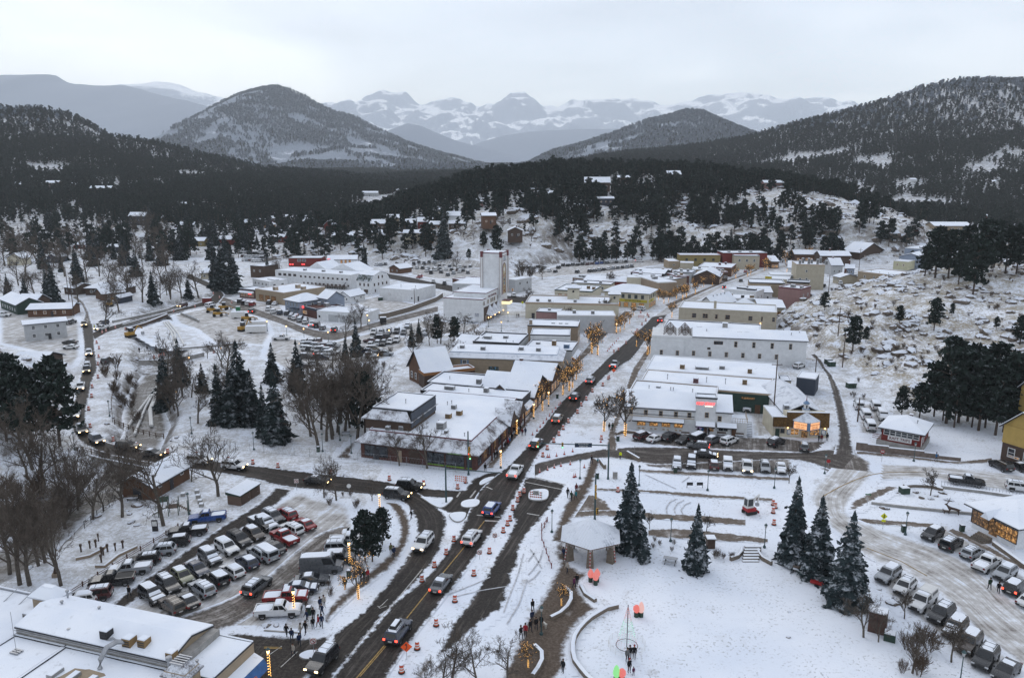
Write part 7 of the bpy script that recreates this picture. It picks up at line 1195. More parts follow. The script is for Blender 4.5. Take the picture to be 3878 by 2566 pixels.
def tree(reg,x,yb,yt,kind,label,group=None,lit=False):
    X,Y,Z,h=base_top(reg,x,yb,yt);rz=random.uniform(0,6.28);CLEAR.append((X,Y,2))
    if group:
        sz='small' if h < 5 else 'medium-sized' if h < 9 else 'tall' if h < 14 else 'very tall';label=f'{sz} ' +re.sub('^(tall|big|small|slim|low) ','',label);l2=re.split(' among | in the | on the | beside | by | at the | behind | near | between | along | growing | standing | before ',label)[0]+' nearest the ' +near_name(X,Y);label=l2 if reg in ('W','A4','A1','A2') and len(l2.split()) <= 16 else label;group=label+' set'
    if kind in 'SPQ':
        nm,lib,hh={'S': ('spruce_tree',SPRU,12.1),'Q': ('spruce_tree',DSPRU,12.1),'P': ('pine_tree',BPINE,12.4)}[kind];e=empty(nm,label,'tree',(X,Y,Z-.1),rz,group,h/hh);w_=h/hh*random.uniform(.86,1.16);e.scale=(w_,w_,h/hh);c,t=random.choice(lib);link('trunk',t,e);link('crown',c,e)
    else:
        i=random.randrange(len({'D': BARE,'T': STREET,'B': SHRUB}[kind]));c,t,tips,zs={'D': BARE,'T': STREET,'B': SHRUB}[kind][i];e=empty('bare_shrub' if kind == 'B' else 'bare_tree',label,'shrub' if kind == 'B' else 'tree',(X,Y,Z-.05),rz,group,h/zs);link('stems' if kind == 'B' else 'trunk',t,e);link('branches',c,e)
        if lit: a,b=lights_mesh((kind,i),tips,2.6,150,.045) if lit is True else lights_mesh(('k',i),tips,1.9,28,.04);o=link('string_lights',a,e);o['kind']='stuff';o=link('trunk_lights',b,e);o['kind']='stuff'
    return e
def trees(reg,spec,kind,label,group=None,lit=False):
    for w in spec.split(): a=[float(v) for v in w.split(',')];tree(reg,a[0],a[1],a[2],kind,label,group,lit)
tree('C3',905,262,-531,'S','tallest snow-dusted spruce beside the park shelter');tree('C3',1040,376,60,'S','small young spruce in front of the tallest park spruce');tree('C3',1500,465,-160,'S','medium snow-dusted spruce beside the picnic table')
tree('C4',290,405,-405,'S','broad spruce standing over the park steps and bench');tree('C4',505,522,-231,'S','broad spruce between two others above the red sleigh');tree('C4',770,768,-95,'S','broad snow-dusted spruce nearest the brown utility box')
trees('W','558,972,783 508,978,838 385,948,800 640,1022,855 612,1010,885 690,905,782 632,885,790 470,908,838 418,892,780 585,985,850 535,985,860','Q','dark spruce in the riverside grove left of the brick building','riverside grove spruces')
trees('W','953,802,745 970,792,735 515,672,555 540,675,562 498,665,570 355,702,625 185,678,580 125,700,605 110,690,620 437,692,638 400,585,525 420,588,530 385,580,535 248,578,535 845,645,562 1028,598,480 1690,588,527 800,830,775 825,825,740 60,700,640 20,690,630 315,640,575 620,640,590 470,560,520 560,560,515','Q','dark spruce standing alone among the outlying buildings','outlying spruces')
trees('W','1012,795,732 1052,792,732 845,1302,1178 885,1262,1172 862,1300,1195','P','bushy dark pine beside parked cars','bushy car park pines')
trees('B1','540,685,-130 290,705,-20 120,470,-150 60,640,100','P','tall roadside pine on the rocky left bank','left bank pines')
trees('B4','1270,418,140 1430,432,110 1670,482,-300 1860,465,-240 1960,545,-120 2110,592,-60 2250,562,-160 1780,474,-180 2060,420,-250 1560,420,-60 1740,520,60 1900,520,20 2020,520,40 2180,560,60 1640,460,40','P','big dark pine in the grove behind the red raft office','raft office pine grove')
trees('A4','1560,1072,770 1250,1012,840 1720,942,820 830,1262,930 950,1172,1030 580,892,720 2120,1062,940 1910,752,200 1570,602,130 1690,602,160 2300,562,100 2100,502,80 1990,602,60 2330,1202,930 1360,482,350 1830,560,120 2200,560,120 1480,580,300 1780,660,300','P','wind-shaped pine growing on the rocky snowy knoll','knoll pines')
trees('W','845,1010,860 1150,592,520 1085,605,575 1120,575,535','P','lone pine among bare trees and snow','lone pines')
trees('C2','1690,1500,930 1910,1490,980 2190,1480,985 1600,1560,1080 1450,1560,1180','D','bare tree on the snowy strip beside the dark wet patch','strip bare trees')
trees('B1','1470,1400,620 1960,1142,400 830,1342,690 1110,1062,520 930,1262,880 700,1290,800 1720,1010,680','D','tall bare cottonwood by the river and playground','riverside cottonwoods')
trees('C1','180,592,-430 270,602,-380 550,602,-230 350,422,-280 410,392,-330 90,520,-300 480,330,-200','D','tall bare cottonwood on the lower river bank','lower bank cottonwoods')
trees('B2','490,692,20 615,622,-60 725,562,-120 835,622,-190 420,600,-60 560,640,60 690,480,-200 800,430,-240 905,420,-150 1000,300,-200','D','bare grey tree in the riverside walk grove','riverside walk trees')
trees('B2','1215,862,500 1465,887,390 540,1150,770 650,1175,790 970,1180,960','D','slender bare tree near the brick corner building','corner slender trees')
trees('W','330,700,600 300,690,590 270,670,600 395,690,600 420,690,615 460,690,600 230,640,560 60,640,540 30,600,520 90,620,530 150,640,545 200,650,560 245,760,670 275,720,640 340,560,490 530,830,780 480,830,790 515,850,770 835,760,690 820,750,700 800,790,720 720,860,800 740,880,800 770,860,790 650,640,590 680,600,560 730,560,520 750,570,520 1060,630,580 1230,560,520','D','bare grey-brown tree among the outlying buildings','outlying bare trees')
trees('W','720,900,830 755,905,820 800,900,820 830,905,815 860,900,830 700,930,850 790,955,850 770,940,840 750,960,850 810,990,870 780,1000,880 845,960,860 735,930,830','D','dense bare brown tree between the grove and the river car park','car park edge trees')
trees('B3','870,595,150 680,555,180 ','T','bare street tree leaning before the jerky shop','jerky shop street trees','k')
trees('E1','1875,1375,950 2140,1175,760 2220,1122,720 2262,1082,700 2312,972,640','T','fairy-lit bare street tree by the gabled shops','lit trees by gabled shops',True);trees('E2','1060,1405,980 985,1390,950 1300,1125,880 1350,1110,870 1402,1072,860 1470,1002,820 1522,902,760 1700,1405,1060 1740,1390,1080 2012,922,700 1560,1300,1050','T','fairy-lit bare tree along the snowy half of the street','lit trees mid street',True)
trees('E2','1910,745,560 1970,732,560 2070,682,510 2150,692,500 2200,662,480 2312,622,440 1840,700,540','T','fairy-lit bare tree by the cream corner shop','lit trees by corner shop',True);trees('E3','40,682,520 120,672,500 165,662,480 282,612,430 387,532,370 500,512,360 605,462,300 800,420,260 950,392,230 992,372,220 1165,322,160 1200,302,150 1435,222,80 1455,342,180 1730,150,20 1755,145,10 1500,190,30 1400,170,30','T','fairy-lit bare tree on the far part of the street','lit trees far street',True)
trees('C2','848,730,290 725,640,480','T','small fairy-lit tree on the curved sidewalk','sidewalk lit trees',True);trees('C3','298,790,570','T','small staked tree with lights in the oval planter',None,True);trees('C3','0,1330,1090','T','staked tree with lights in the lower curved planter',None,True)
trees('C4','930,1060,600 1060,1120,800 1365,1400,900','D','thin aspen beside the brown utility box','utility box aspens');trees('C4','1295,905,640 1715,1300,900','T','young tree with clinging brown leaves in the parking strip','parking strip trees');trees('B4','260,1020,840 1530,1130,860','T','small bare tree in a snowy road-corner bed','road-corner trees');trees('C3','1090,95,-60 1600,115,-60','T','staked sapling beside the park path','park saplings')
rs=random.Random(5)
def belt(n,reg,x0,x1,y0,y1,h0,h1,kind,lb,g):
    for i in range(n): a,b=rs.uniform(x0,x1),rs.uniform(y0,y1);tree(reg,a,b,b-rs.uniform(h0,h1),kind,lb,g)
belt(48,'W',0,400,545,700,45,80,'D','bare tree in the leafless belt at the left valley edge','left valley bare belt');belt(26,'W',0,600,530,640,45,80,'Q','dark spruce in the left valley belt','left valley spruces');belt(26,'W',430,900,520,575,30,55,'Q','dark conifer behind the motels below the valley houses','conifers behind the motels');belt(14,'W',650,1250,525,580,25,45,'D','bare tree on the brown bank behind the restaurants','bank bare trees');belt(16,'W',1330,1900,560,590,18,34,'D','bare brush tree under the rocky hillside','hill foot bare trees');belt(14,'W',380,560,870,1000,70,130,'D','slim bare tree in the frozen river grove','river grove bare trees');belt(12,'W',20,300,1080,1250,110,200,'D','bare cottonwood in the lower river thicket','lower thicket cottonwoods');belt(10,'W',700,880,960,1010,90,150,'D','slim grey tree along the snowy riverside walk','walk slim trees');belt(16,'W',1140,1420,640,800,30,55,'T','bare tree by the river walk behind the theatre and shops','river walk bare trees');belt(10,'W',940,1130,770,850,50,80,'D','bare tree beside the dark pines behind the mural building','mural back trees');belt(9,'W',240,330,850,990,25,45,'B','low willow brush on the icy river bank','river bank brush')
for reg,x0,x1,y0,y1,n,hp,lb in (('B1',0,620,1050,1400,15,260,'bare willow thicket on the lower river bank'),('B1',1030,1180,60,400,9,110,'brown bare hedge shrub along the river wall'),('C1',0,360,0,330,6,230,'bare willow clump beside the lower river'),('C4',1150,1560,1120,1420,8,210,'bare brushy shrub beside the lawn edge path'),('C3',1620,1850,340,372,5,90,'tall dry grass clump beside the park steps'),('C3',1080,1330,200,300,5,60,'low dry shrub by the park path'),('C2',300,430,680,800,4,90,'bare hedge bush beside parked cars'),('C2',480,620,600,700,3,70,'bare planter bush by the sidewalk'),('B2',480,960,1130,1250,6,80,'bare bush on the snowy car park corner'),('A2',720,1280,1260,1400,9,90,'bare scrub by the river car park'),('B4',760,1000,100,300,6,60,'grey scrub on the knoll foot'),('A4',760,1300,850,1300,10,70,'grey scrub patch on the knoll')):
    for i in range(n): a,b=rs.uniform(x0,x1),rs.uniform(y0,y1);tree(reg,a,b,b-hp*rs.uniform(.6,1.1),'B',lb,lb+' group')
# ---------------------------------------------------------------- rocks
ROCK=[]
for i in range(5):
    me=bpy.data.meshes.new('rock');bm=bmesh.new();bmesh.ops.create_icosphere(bm,subdivisions=2,radius=1);r=random.Random(i);ph=[Vector((r.uniform(-1,1),r.uniform(-1,1),r.uniform(-1,1))).normalized() for _ in range(9)]
    for v in bm.verts:
        for p in ph: d_=v.co.dot(p)-.62;v.co -= p*max(0,d_)*.85
        v.co.z *= .62
    bm.to_mesh(me);bm.free();ROCK.append(me)
def mat_rock():
    t=NT('snowy_rock');n=t.noise(0.9,6,.7);c=t.mix(t.ramp(n,.3,.7),(.065,.052,.044),(.20,.165,.135));up=t.sep(t.nrm())[2];c=t.mix(t.ramp(t.math('ADD',up,t.math('MULTIPLY',t.noise(1.5,4,.7),.5)),.82,1.02),c,(.66,.70,.77));t.bump(t.noise(2.5,5,.7),.5,.2);return t.done(c,.9,spec=.15)
M_ROCK=mat_rock()
for m in ROCK: m.materials.append(M_ROCK)
def rock(x,y,s,lb,grp,zo=0.0):
    sz='small' if s < .8 else 'knee-high' if s < 1.2 else 'big' if s < 2.2 else 'huge';lb=f'{sz} ' +(re.split(' on the | along ',lb)[0]+' nearest the ' +near_name(x,y) if y > 160 else lb);grp=lb+' set'
    o=link('boulder',random.choice(ROCK),None,(x,y,TZ(x,y)+zo),random.uniform(0,6.28),(s*random.uniform(.8,1.3),s*random.uniform(.7,1.1),s*random.uniform(.7,1.1)));tag(o,lb,'boulder',grp)
for i in range(110):
    y=random.uniform(205,300);x=random.uniform(96,150) if i < 95 else random.uniform(110,190);s=random.choice((.7,1.0,1.3,1.8,2.6))
    if TZ(x,y) > 1.2: rock(x,y,s,'snow-capped brown boulder on the rocky knoll slope','knoll boulders')
for i in range(30):
    y=random.uniform(140,205);x=random.uniform(-128,-104)
    if TZ(x,y) > 1: rock(x,y,random.uniform(.8,2.4),'snow-capped boulder on the left roadside bank','left bank boulders')
for i in range(70): x,y=random.uniform(-60,290),random.uniform(478,640);z_,own_=terrain(np.array([x]),np.array([y]),True);(own_[0] == 1) and rock(x,y,random.choice((1.5,2.5,3.5,5,7)),'snowy rock outcrop on the hillside behind the shops','hillside outcrops')
for i in range(60):
    pl_=random.choice((RIV_LO,RIV_UP));k=random.randrange(len(pl_)-1);f=random.random();sx=random.choice((-1,1))*random.uniform(5.5,8.5);rock(pl_[k][0]*(1-f)+pl_[k+1][0]*f+sx,pl_[k][1]*(1-f)+pl_[k+1][1]*f,random.uniform(.4,1.0),'snowy boulder along the icy river edge','river boulders')
for s in ('C1 1180 30 1','B1 1230 1235 1.2','B1 1165 1300 .8','B1 1140 1270 .5','B1 1180 1380 .6','B1 1230 1400 .7','C4 225 395 .8','C4 1195 760 1.3','C4 1480 1000 1','C4 1600 1115 1','C4 1070 640 .7','C4 255 1072 .4','C4 260 845 .3','C3 1382 535 .35','B4 1225 1110 .7','B4 1400 1100 1','B4 1450 1160 .9','B4 1530 1165 .8','B4 1580 1140 .9','B4 1640 1115 .9','B4 1690 1170 1','B4 1120 1250 1.4','C2 1065 280 .6','C2 20 960 .9','C2 110 970 .6'): w=s.split();X,Y,Z=gpt(w[0],float(w[1]),float(w[2]));rock(X,Y,float(w[3])*.8,'landscape boulder capped with snow in the park or parking beds','landscape boulders')

CROCK=bpy.data.collections.new('rocks')
for i,m in enumerate(ROCK): CROCK.objects.link(bpy.data.objects.new('rock_%d' % i,m))
def rubble():
    X=np.concatenate([RNG.uniform(90,230,5200),RNG.uniform(-160,330,5200),RNG.uniform(-420,-180,900),RNG.uniform(-135,-100,250)]);Y=np.concatenate([RNG.uniform(160,345,5200),RNG.uniform(470,700,5200),RNG.uniform(500,700,900),RNG.uniform(130,225,250)])
    Z,own=terrain(X,Y,True);kh=knoll_h(X,Y);n=fbm(X/16,Y/16,4,44);k=((kh > .7) & (n > .525+.0008*(X-100))) | ((own == 1) & (n > .52)) | ((own == 2) & (n > .47)) | ((mound_h(X,Y) > .5))
    S=RNG.uniform(.1,1,len(X))**3*2.2+.22;S=np.where(Y > 460,S*2.0,S)
    scatter('rubble',CROCK,5,np.stack([X,Y,Z-.1*S],1)[k],S[k])
rubble()

CBR=bpy.data.collections.new('brush')
for i,(c,t,tips,zs) in enumerate(SHRUB):
    for m in (c,): CBR.objects.link(bpy.data.objects.new('brush_%d' % i,m))
def brush():
    X=np.concatenate([RNG.uniform(92,230,900),RNG.uniform(-170,330,1500),RNG.uniform(-420,-180,500)]);Y=np.concatenate([RNG.uniform(165,335,900),RNG.uniform(468,640,1500),RNG.uniform(480,720,500)]);Z,own=terrain(X,Y,True);n=fbm(X/22,Y/22,3,61)
    k=((knoll_h(X,Y) > .8) | (own == 1) | (own == 2) | (Y > 470)) & (n > .53);S=RNG.uniform(.25,.7,len(X));scatter('hillside_brush',CBR,4,np.stack([X,Y,Z-.1],1)[k],S[k])
brush()
# ---------------------------------------------------------------- street furniture
M_ORG=plain('drum_orange',(0.55,0.075,0.02),.5,0,.12);M_WREF=plain('white_reflective',(0.62,0.62,0.6),.4);M_RUB=plain('rubber',(0.02,0.02,0.02),.8);M_POLEG=plain('green_pole',(0.035,0.07,0.075),.45);M_YSIG=plain('signal_yellow',(0.50,0.27,0.03),.5);M_WOOD=plain('weathered_wood',(0.13,0.10,0.08),.85,0,.3,3);M_GRN=plain('bin_green',(0.02,0.045,0.03),.5)
b=MB();b.lathe([(.40,0),(.40,.09)],12);DR0=b.mesh('base',M_RUB);b=MB();b.lathe([(.29,.09),(.285,.26),(.275,.42),(.27,.57),(.26,.73),(.25,.88),(.235,.98),(.10,1.02)],12,m=[0,1,0,1,0,0,0,0]);DR1=b.mesh('drum',[M_ORG,M_WREF]);b=MB();b.lathe([(.23,0),(.2,.06),(.05,.08)],10);DR2=b.mesh('snow_cap',M_RS)
b=MB();b.box(0,0,0,.42,.42,.05);CO0=b.mesh('base',M_RUB);b=MB();b.lathe([(.17,.05),(.13,.25),(.10,.42),(.075,.56),(.04,.78),(.03,.82)],10,m=[0,1,0,1,0,0]);CO1=b.mesh('cone',[plain('cone_red',(0.60,0.04,0.015),.5),M_WREF])
def spots(spec):
    r='N';w=spec.split();i=0
    while i < len(w):
        if w[i][0].isalpha(): r=w[i];i += 1;continue
        yield r,float(w[i]),float(w[i+1]);i += 2
def drums(spec,lb,g):
    for r,x,y in spots(spec): p=gp(r,x,y);e=empty('traffic_drum',lb,'traffic drum',(p[0],p[1],max(0,TZ(*p))+.06),0,g);link('base',DR0,e);link('drum',DR1,e);link('snow_cap',DR2,e,(0,0,1.0))
drums('C2 1235 1375 1375 1165 1545 955 1713 740 1883 505 2023 305 2147 118 2185 55 2208 12','orange striped drum beside the dark wet patch of the main road','drums by the wet patch');drums('C2 1705 198 1635 315 1530 430 1418 560','orange striped drum on the snow wedge between lanes','snow wedge drums');drums('B2 2233 1258 2275 1185 2293 1135 2333 1105 1810 1015 1738 1068','orange striped drum at the junction corner','junction drums');drums('B2 1433 1035 1125 992 598 932 125 877 B1 2270 845 2052 820 1767 775 1506 748 1226 693 1017 640','orange striped drum along the riverside road toward the bridge','riverside drums');drums('B1 810 518 797 362 823 247 828 162 880 75 A1 880 1380 886 1312 890 1235 868 1185 918 1097 952 1082 1036 1052','orange striped drum on the bend of the riverside road','bend drums');drums('A1 1127 1065 1560 905 1750 862 1915 745 1970 780 1385 1320 1430 1310 1448 1302 1470 1295 1920 1270 2080 825','orange striped drum near the new bridge works','bridge works drums')
drums('B3 172 715 132 780 230 650 276 588 314 535 360 475 443 390 476 325 522 272 576 200 670 145 718 88 727 78','orange striped drum lining the open lane of the main street','open lane drums');drums('B3 657 625 805 1095 B4 118 1215 138 1240 118 1285 125 1390','orange striped drum standing by the park edge','park edge drums');drums('A3 770 1270 810 1252 878 1190 962 1100 978 1078 1022 1022 1056 985 1082 950 1070 935 1010 915','orange striped drum on the snowy closed half of the street','closed half drums')
def cones(spec,lb,g):
    for r,x,y in spots(spec): p=gp(r,x,y);e=empty('traffic_cone',lb,'cone',(p[0],p[1],.06),0,g);link('base',CO0,e);link('cone',CO1,e)
cones('B3 80 550 108 515 137 480 165 448 192 415 219 380 248 350 275 320 290 305 40 585','red cone along the shop-side kerb','kerb cones');cones('B3 104 920 174 900 235 880 294 865 378 850 504 878 400 735 325 760 255 775 190 785 173 785 652 650 410 965 425 960','red cone beside the turning into the park road','park road cones');cones('A3 712 1255 727 1240 742 1222 757 1202 775 1188 792 1168 808 1145','red cone in the row on the snowy closed street','closed street cones');cones('C2 470 1215','single red cone on the crosswalk snow island',None)
b=MB();b.lathe([(.24,0),(.22,.25),(.10,.40),(.07,.6),(.055,2.0),(.05,3.15),(.10,3.2)],8);LP0=b.mesh('post',M_POLEG);b=MB();b.lathe([(.11,3.2),(.21,3.62),(.20,3.66)],8);LPL=[b.mesh('lantern',m) for m in (plain('lantern_glass',(.35,.35,.34),.2),M_LAMP)];b=MB();b.lathe([(.27,3.66),(.14,3.85),(.03,3.9),(.02,4.05)],8);LPC=b.mesh('lantern_cap',M_POLEG)
b=MB();[b.box(.13*math.cos(k*.8),.13*math.sin(k*.8),.35+2.7*k/60,.045,.045,.045) for k in range(60)];LPW=b.mesh('light_wrap',M_AMBER)
def lamps(spec,lb,g=None,lit=0,wrap=False):
    for r,x,y in spots(spec):
        X,Y,Z=gpt(r,x,y);e=empty('street_lamp',lb,'street lamp',(X,Y,Z+.02),0,g);link('post',LP0,e);link('lantern',LPL[lit],e);link('lantern_cap',LPC,e)
        if wrap: o=link('light_wrap',LPW,e);o['kind']='stuff'
lamps('B3 465 980 995 1042 1610 1088 2208 1068 C3 213 130 1278 205 2120 258','dark green lamp post with unlit lantern around the park lawn','park lamp posts');lamps('C3 118 1040','dark green lamp post in the middle of the brown plaza');lamps('B4 580 933 1380 820','dark green lamp post by the road below the raft office','raft office lamps');lamps('C4 905 820 1303 145 1795 1460','dark green lamp post beside the east car park','east lamps');lamps('B2 527 735 682 635 785 755 985 260 B1 1720 575 2280 720','dark lamp post in the snowy riverside walk','riverside walk lamps');lamps('B1 1700 1310 1048 90 985 420 672 720','dark lamp post near the river bridge and playground','bridge lamps')
lamps('C2 275 885 770 418 55 1450 B2 1040 1305','lamp post wrapped in golden lights by the left car park','wrapped lamps left',1,True);lamps('B2 2125 888 2268 592 B3 50 442 183 332 E2 1300 1130','lamp post wrapped in golden lights on the shop sidewalk','wrapped lamps shops',1,True);lamps('A2 578 1175 205 1120 360 1145 930 1015 945 1065 30 1075 1125 1160 2190 990 2015 1040 2130 1080','glowing lamp post around the cross street car parks','glowing cross street lamps',1);lamps('B1 1590 320 A1 1705 1422 1990 1330','glowing lamp post in the riverside trees','glowing river lamps',1)
def signal(par,x,y,z,rz,lit=None,back=True):
    b=MB();b.box(0,0,0,.34,.22,1.05);o=b.build('signal_head',M_YSIG,par);o.location=(x,y,z);o.rotation_euler=(0,0,rz)
    for k in range(3): b=MB();b.lathe([(.13,0),(.13,.03)],10);m=[M_GREENL,M_YSIG,M_REDL][k] if lit == k else M_BLACK;q=b.build('signal_lens',m,o);q.location=(0,-.115,.18+.34*k);q.rotation_euler=(math.pi/2,0,0)
def mast(reg,xb,yb,xt,yt,arm,label,heads,sign=None):
    X,Y,Z,h=base_top(reg,xb,yb,yt);e=empty('traffic_signal',label,'traffic signal',(X,Y,0));b=MB();b.lathe([(.26,0),(.2,.3),(.16,.5),(.12,h)],10);b.build('pole',M_POLEG,e);za=h*.93
    if arm:
        ax_,ay_,=arm;d=ray(*px(reg,ax_,ay_));t=(za+.5-HCAM)/d[2];P=Vector((d[0]*t-X,d[1]*t-Y,0));q=MB();q.tube([(0,0,za),(P.x,P.y,za+.5)],[.12,.07],8);q.build('mast_arm',M_POLEG,e);an=math.atan2(P.y,P.x)
        for f,lit in heads: signal(e,P.x*f,P.y*f-.1,za+.5*f-.75,(an if P.x > 0 else an+math.pi),lit)
        if sign: f,(l1,l2)=sign;q=MB();q.box(0,0,0,3.2,.06,.85);q.box(0,-.035,.03,3.1,.02,.79,m=1);o=q.build('street_name_sign',[M_WREF,plain('sign_navy',(.012,.018,.055),.5)],e);o.location=(P.x*f,P.y*f,za+.5*f-.5);o.rotation_euler=(0,0,an+math.pi);[setattr(text_obj(s_,.36,M_WREF,o),'matrix_local',Matrix.Translation((0,-.07,.48-.38*i)) @ Matrix.Rotation(math.pi/2,4,'X')) for i,s_ in enumerate((l1,l2))]
    else:
        for k,(z,rz,lit) in enumerate(heads): signal(e,.35*math.cos(rz),-.3,z,rz,lit)
    return e
mast('B3',717,985,717,655,(30,655),'green signal mast with long arm, two signals and blue street name sign',((.60,0),(.92,0)),(.33,('Riverside Dr','Virginia Dr')));mast('B2',1635,1202,1620,860,(2130,925),'green signal mast with bare arm over the junction before the brick building',());mast('B2',1835,950,1823,550,None,'dark signal pole with yellow signal heads at the brick building corner',((3.2,0,0),(4.6,.8,None),(3.4,-1.0,2)));mast('B3',598,1355,603,940,None,'dark signal pole with yellow heads beside the trodden park path',((5.2,1.5,None),(3.9,1.4,None),(1.2,.3,None)))
def post_sign(reg,x,y,h,shape,col,label,txt=None,tcol=None,w=.7,hh=.7,cat='road sign',legs=1):
    X,Y,Z=gpt(reg,x,y);e=empty('road_sign',label,cat,(X,Y,Z),math.atan2(-X,Y)*.6);b=MB();b.tube([(0,0,0),(0,0,h)],.035,6);b.build('post',M_STEEL,e);b=MB()
    if shape == 'box': b.box(0,-.05,h-hh,w,.03,hh)
    else: n={'disc': 16,'diamond': 4,'oct': 8}[shape];a0={'oct': math.pi/8}.get(shape,0);vs=[(w/2*math.cos(a0+6.283*k/n),y_,h-hh/2+w/2*math.sin(a0+6.283*k/n)) for y_ in (-.035,-.065) for k in range(n)];b.add(vs,[tuple(range(n,2*n)),tuple(range(n-1,-1,-1))]+[(k,(k+1) % n,n+(k+1) % n,n+k) for k in range(n)])
    p=b.build('sign_plate',col,e)
    if txt:
        for i,(s_,z,sz) in enumerate(txt): o=text_obj(s_,sz,tcol or M_BLACK,p);o.location=(0,-.09,z);o.rotation_euler=(math.pi/2,0,0)
    return e
M_SRED=plain('sign_red',(.30,.012,.015),.5);M_SORG=plain('sign_orange',(.75,.09,.01),.5);M_SYEL=plain('sign_yellow_green',(.62,.62,.02),.5);M_SGRN=plain('sign_green',(.02,.14,.06),.5)
e=post_sign('C2',1282,1265,2.4,'diamond',M_SORG,'orange diamond work sign with black winding arrow beside the drums',None,None,1.35,1.35);b=MB();b.tube([(-.1,-.1,1.35),(-.02,-.1,1.6),(.08,-.1,1.75),(-.05,-.1,2.0)],.045,5);b.add([(-.2,-.1,1.97),(.1,-.1,1.97),(-.05,-.1,2.2)],[(0,1,2)]);b.build('arrow',M_BLACK,e)
def ban(reg,x,y,lb,h=2.2):
    e=post_sign(reg,x,y,h,'box',M_WREF,lb,None,None,.75,.75);b=MB();n=20;[b.tube([(.3*math.cos(6.283*k/n),-.085,h-.375+.3*math.sin(6.283*k/n)),(.3*math.cos(6.283*(k+1)/n),-.085,h-.375+.3*math.sin(6.283*(k+1)/n))],.035,4) for k in range(n)];b.tube([(-.21,-.085,h-.17),(.21,-.085,h-.58)],.035,4);b.build('red_ring',M_SRED,e);b=MB();b.tube([(.1,-.075,h-.58),(.1,-.075,h-.35),(-.12,-.075,h-.3)],.04,4);b.build('arrow',M_BLACK,e)
ban('C2',447,1212,'no left turn sign on the crosswalk snow island');ban('C2',1935,370,'small no turn sign on the drum line of the main road',1.5);ban('C2',2072,215,'small no turn sign beside the blue SUV lane',1.5);ban('B2',295,1085,'no turn sign stack at the car park entrance')
e=post_sign('B4',1090,832,2.6,'disc',M_SRED,'round red do not enter sign beside the retaining wall',(('DO NOT',2.33,.17),('ENTER',2.02,.17)),M_WREF,.85,.85);b=MB();b.box(0,-.09,2.12,.6,.02,.14);b.build('bar',M_WREF,e);post_sign('B4',606,920,2.6,'oct',M_SRED,'stop sign seen edge-on at the snowy park corner',None,None,.75,.75);e=post_sign('B4',1100,1440,2.8,'diamond',M_SYEL,'yellow-green pedestrian crossing sign on the snowy path',None,None,1.05,1.05);b=MB();b.box(0,-.05,1.3,.6,.03,.4);b.build('arrow_plate',M_SYEL,e);b=MB();b.tube([(0,-.1,2.0),(.03,-.1,2.4)],.06,5);b.lathe([(.06,0),(.06,.12)],8,(.03,-.1,2.46));b.build('walker_symbol',M_BLACK,e);post_sign('B4',960,1225,2.2,'box',M_SGRN,'green street name sign at the road corner',(('Virginia Dr',2.0,.13),),M_WREF,.9,.22);post_sign('A2',2320,860,2.6,'diamond',M_SYEL,'yellow-green crossing sign on the theatre street',None,None,1.2,1.2);post_sign('B3',768,50,2.0,'diamond',M_SORG,'orange diamond sign at the head of the drum line',None,None,1.2,1.2);post_sign('B2',765,1130,2.2,'oct',M_WREF,'white back of a tilted road sign by the car park corner',None,None,.8,.8);post_sign('B3',955,780,2.2,'box',M_WOOD,'plain brown post at the park road kerb',None,None,.1,.6)
# road closed barricade
X,Y,Z=gpt('B3',70,1170);e=empty('road_barricade','striped ROAD CLOSED barricade in front of the dark patch','barricade',(X,Y,.06),-.2)
for k in range(3):
    b=MB();n=12
    for i in range(n): b.box(-1.1+2.2*(i+.5)/n,0,.45+.42*k,2.2/n,.04,.22,m=i % 2)
    b.build('board',[M_ORG,M_WREF],e)
for s_ in (-1,1): b=MB();b.box(s_*1.0,.05,0,.06,.06,1.55);b.box(s_*1.0,.05,0,.08,.9,.06);b.build('leg',M_STEEL,e)
b=MB();b.box(0,-.05,1.0,1.1,.03,.75);o=b.build('sign_board',M_WREF,e);[setattr(text_obj(s_,.28,M_BLACK,o),'matrix_local',Matrix.Translation((0,-.09,1.42-.32*i)) @ Matrix.Rotation(math.pi/2,4,'X')) for i,s_ in enumerate(('ROAD','CLOSED'))]
for r,x,y,lb in (('A3',1015,965,'striped barricade closing the snowy half of the street'),('B2',1770,1020,'pale leaning barricade at the junction corner')):
    p=gp(r,x,y);e=empty('road_barricade',lb,'barricade',(p[0],p[1],.06),-.25)
    for k in range(3): b=MB();[b.box(-1.2+2.4*(i+.5)/12,0,.4+.4*k,.2,.04,.22,m=i % 2) for i in range(12)];b.build('board',[M_ORG,M_WREF],e)
    for s_ in (-1,1): b=MB();b.box(s_,.05,0,.07,.07,1.5);b.build('leg',M_STEEL,e)
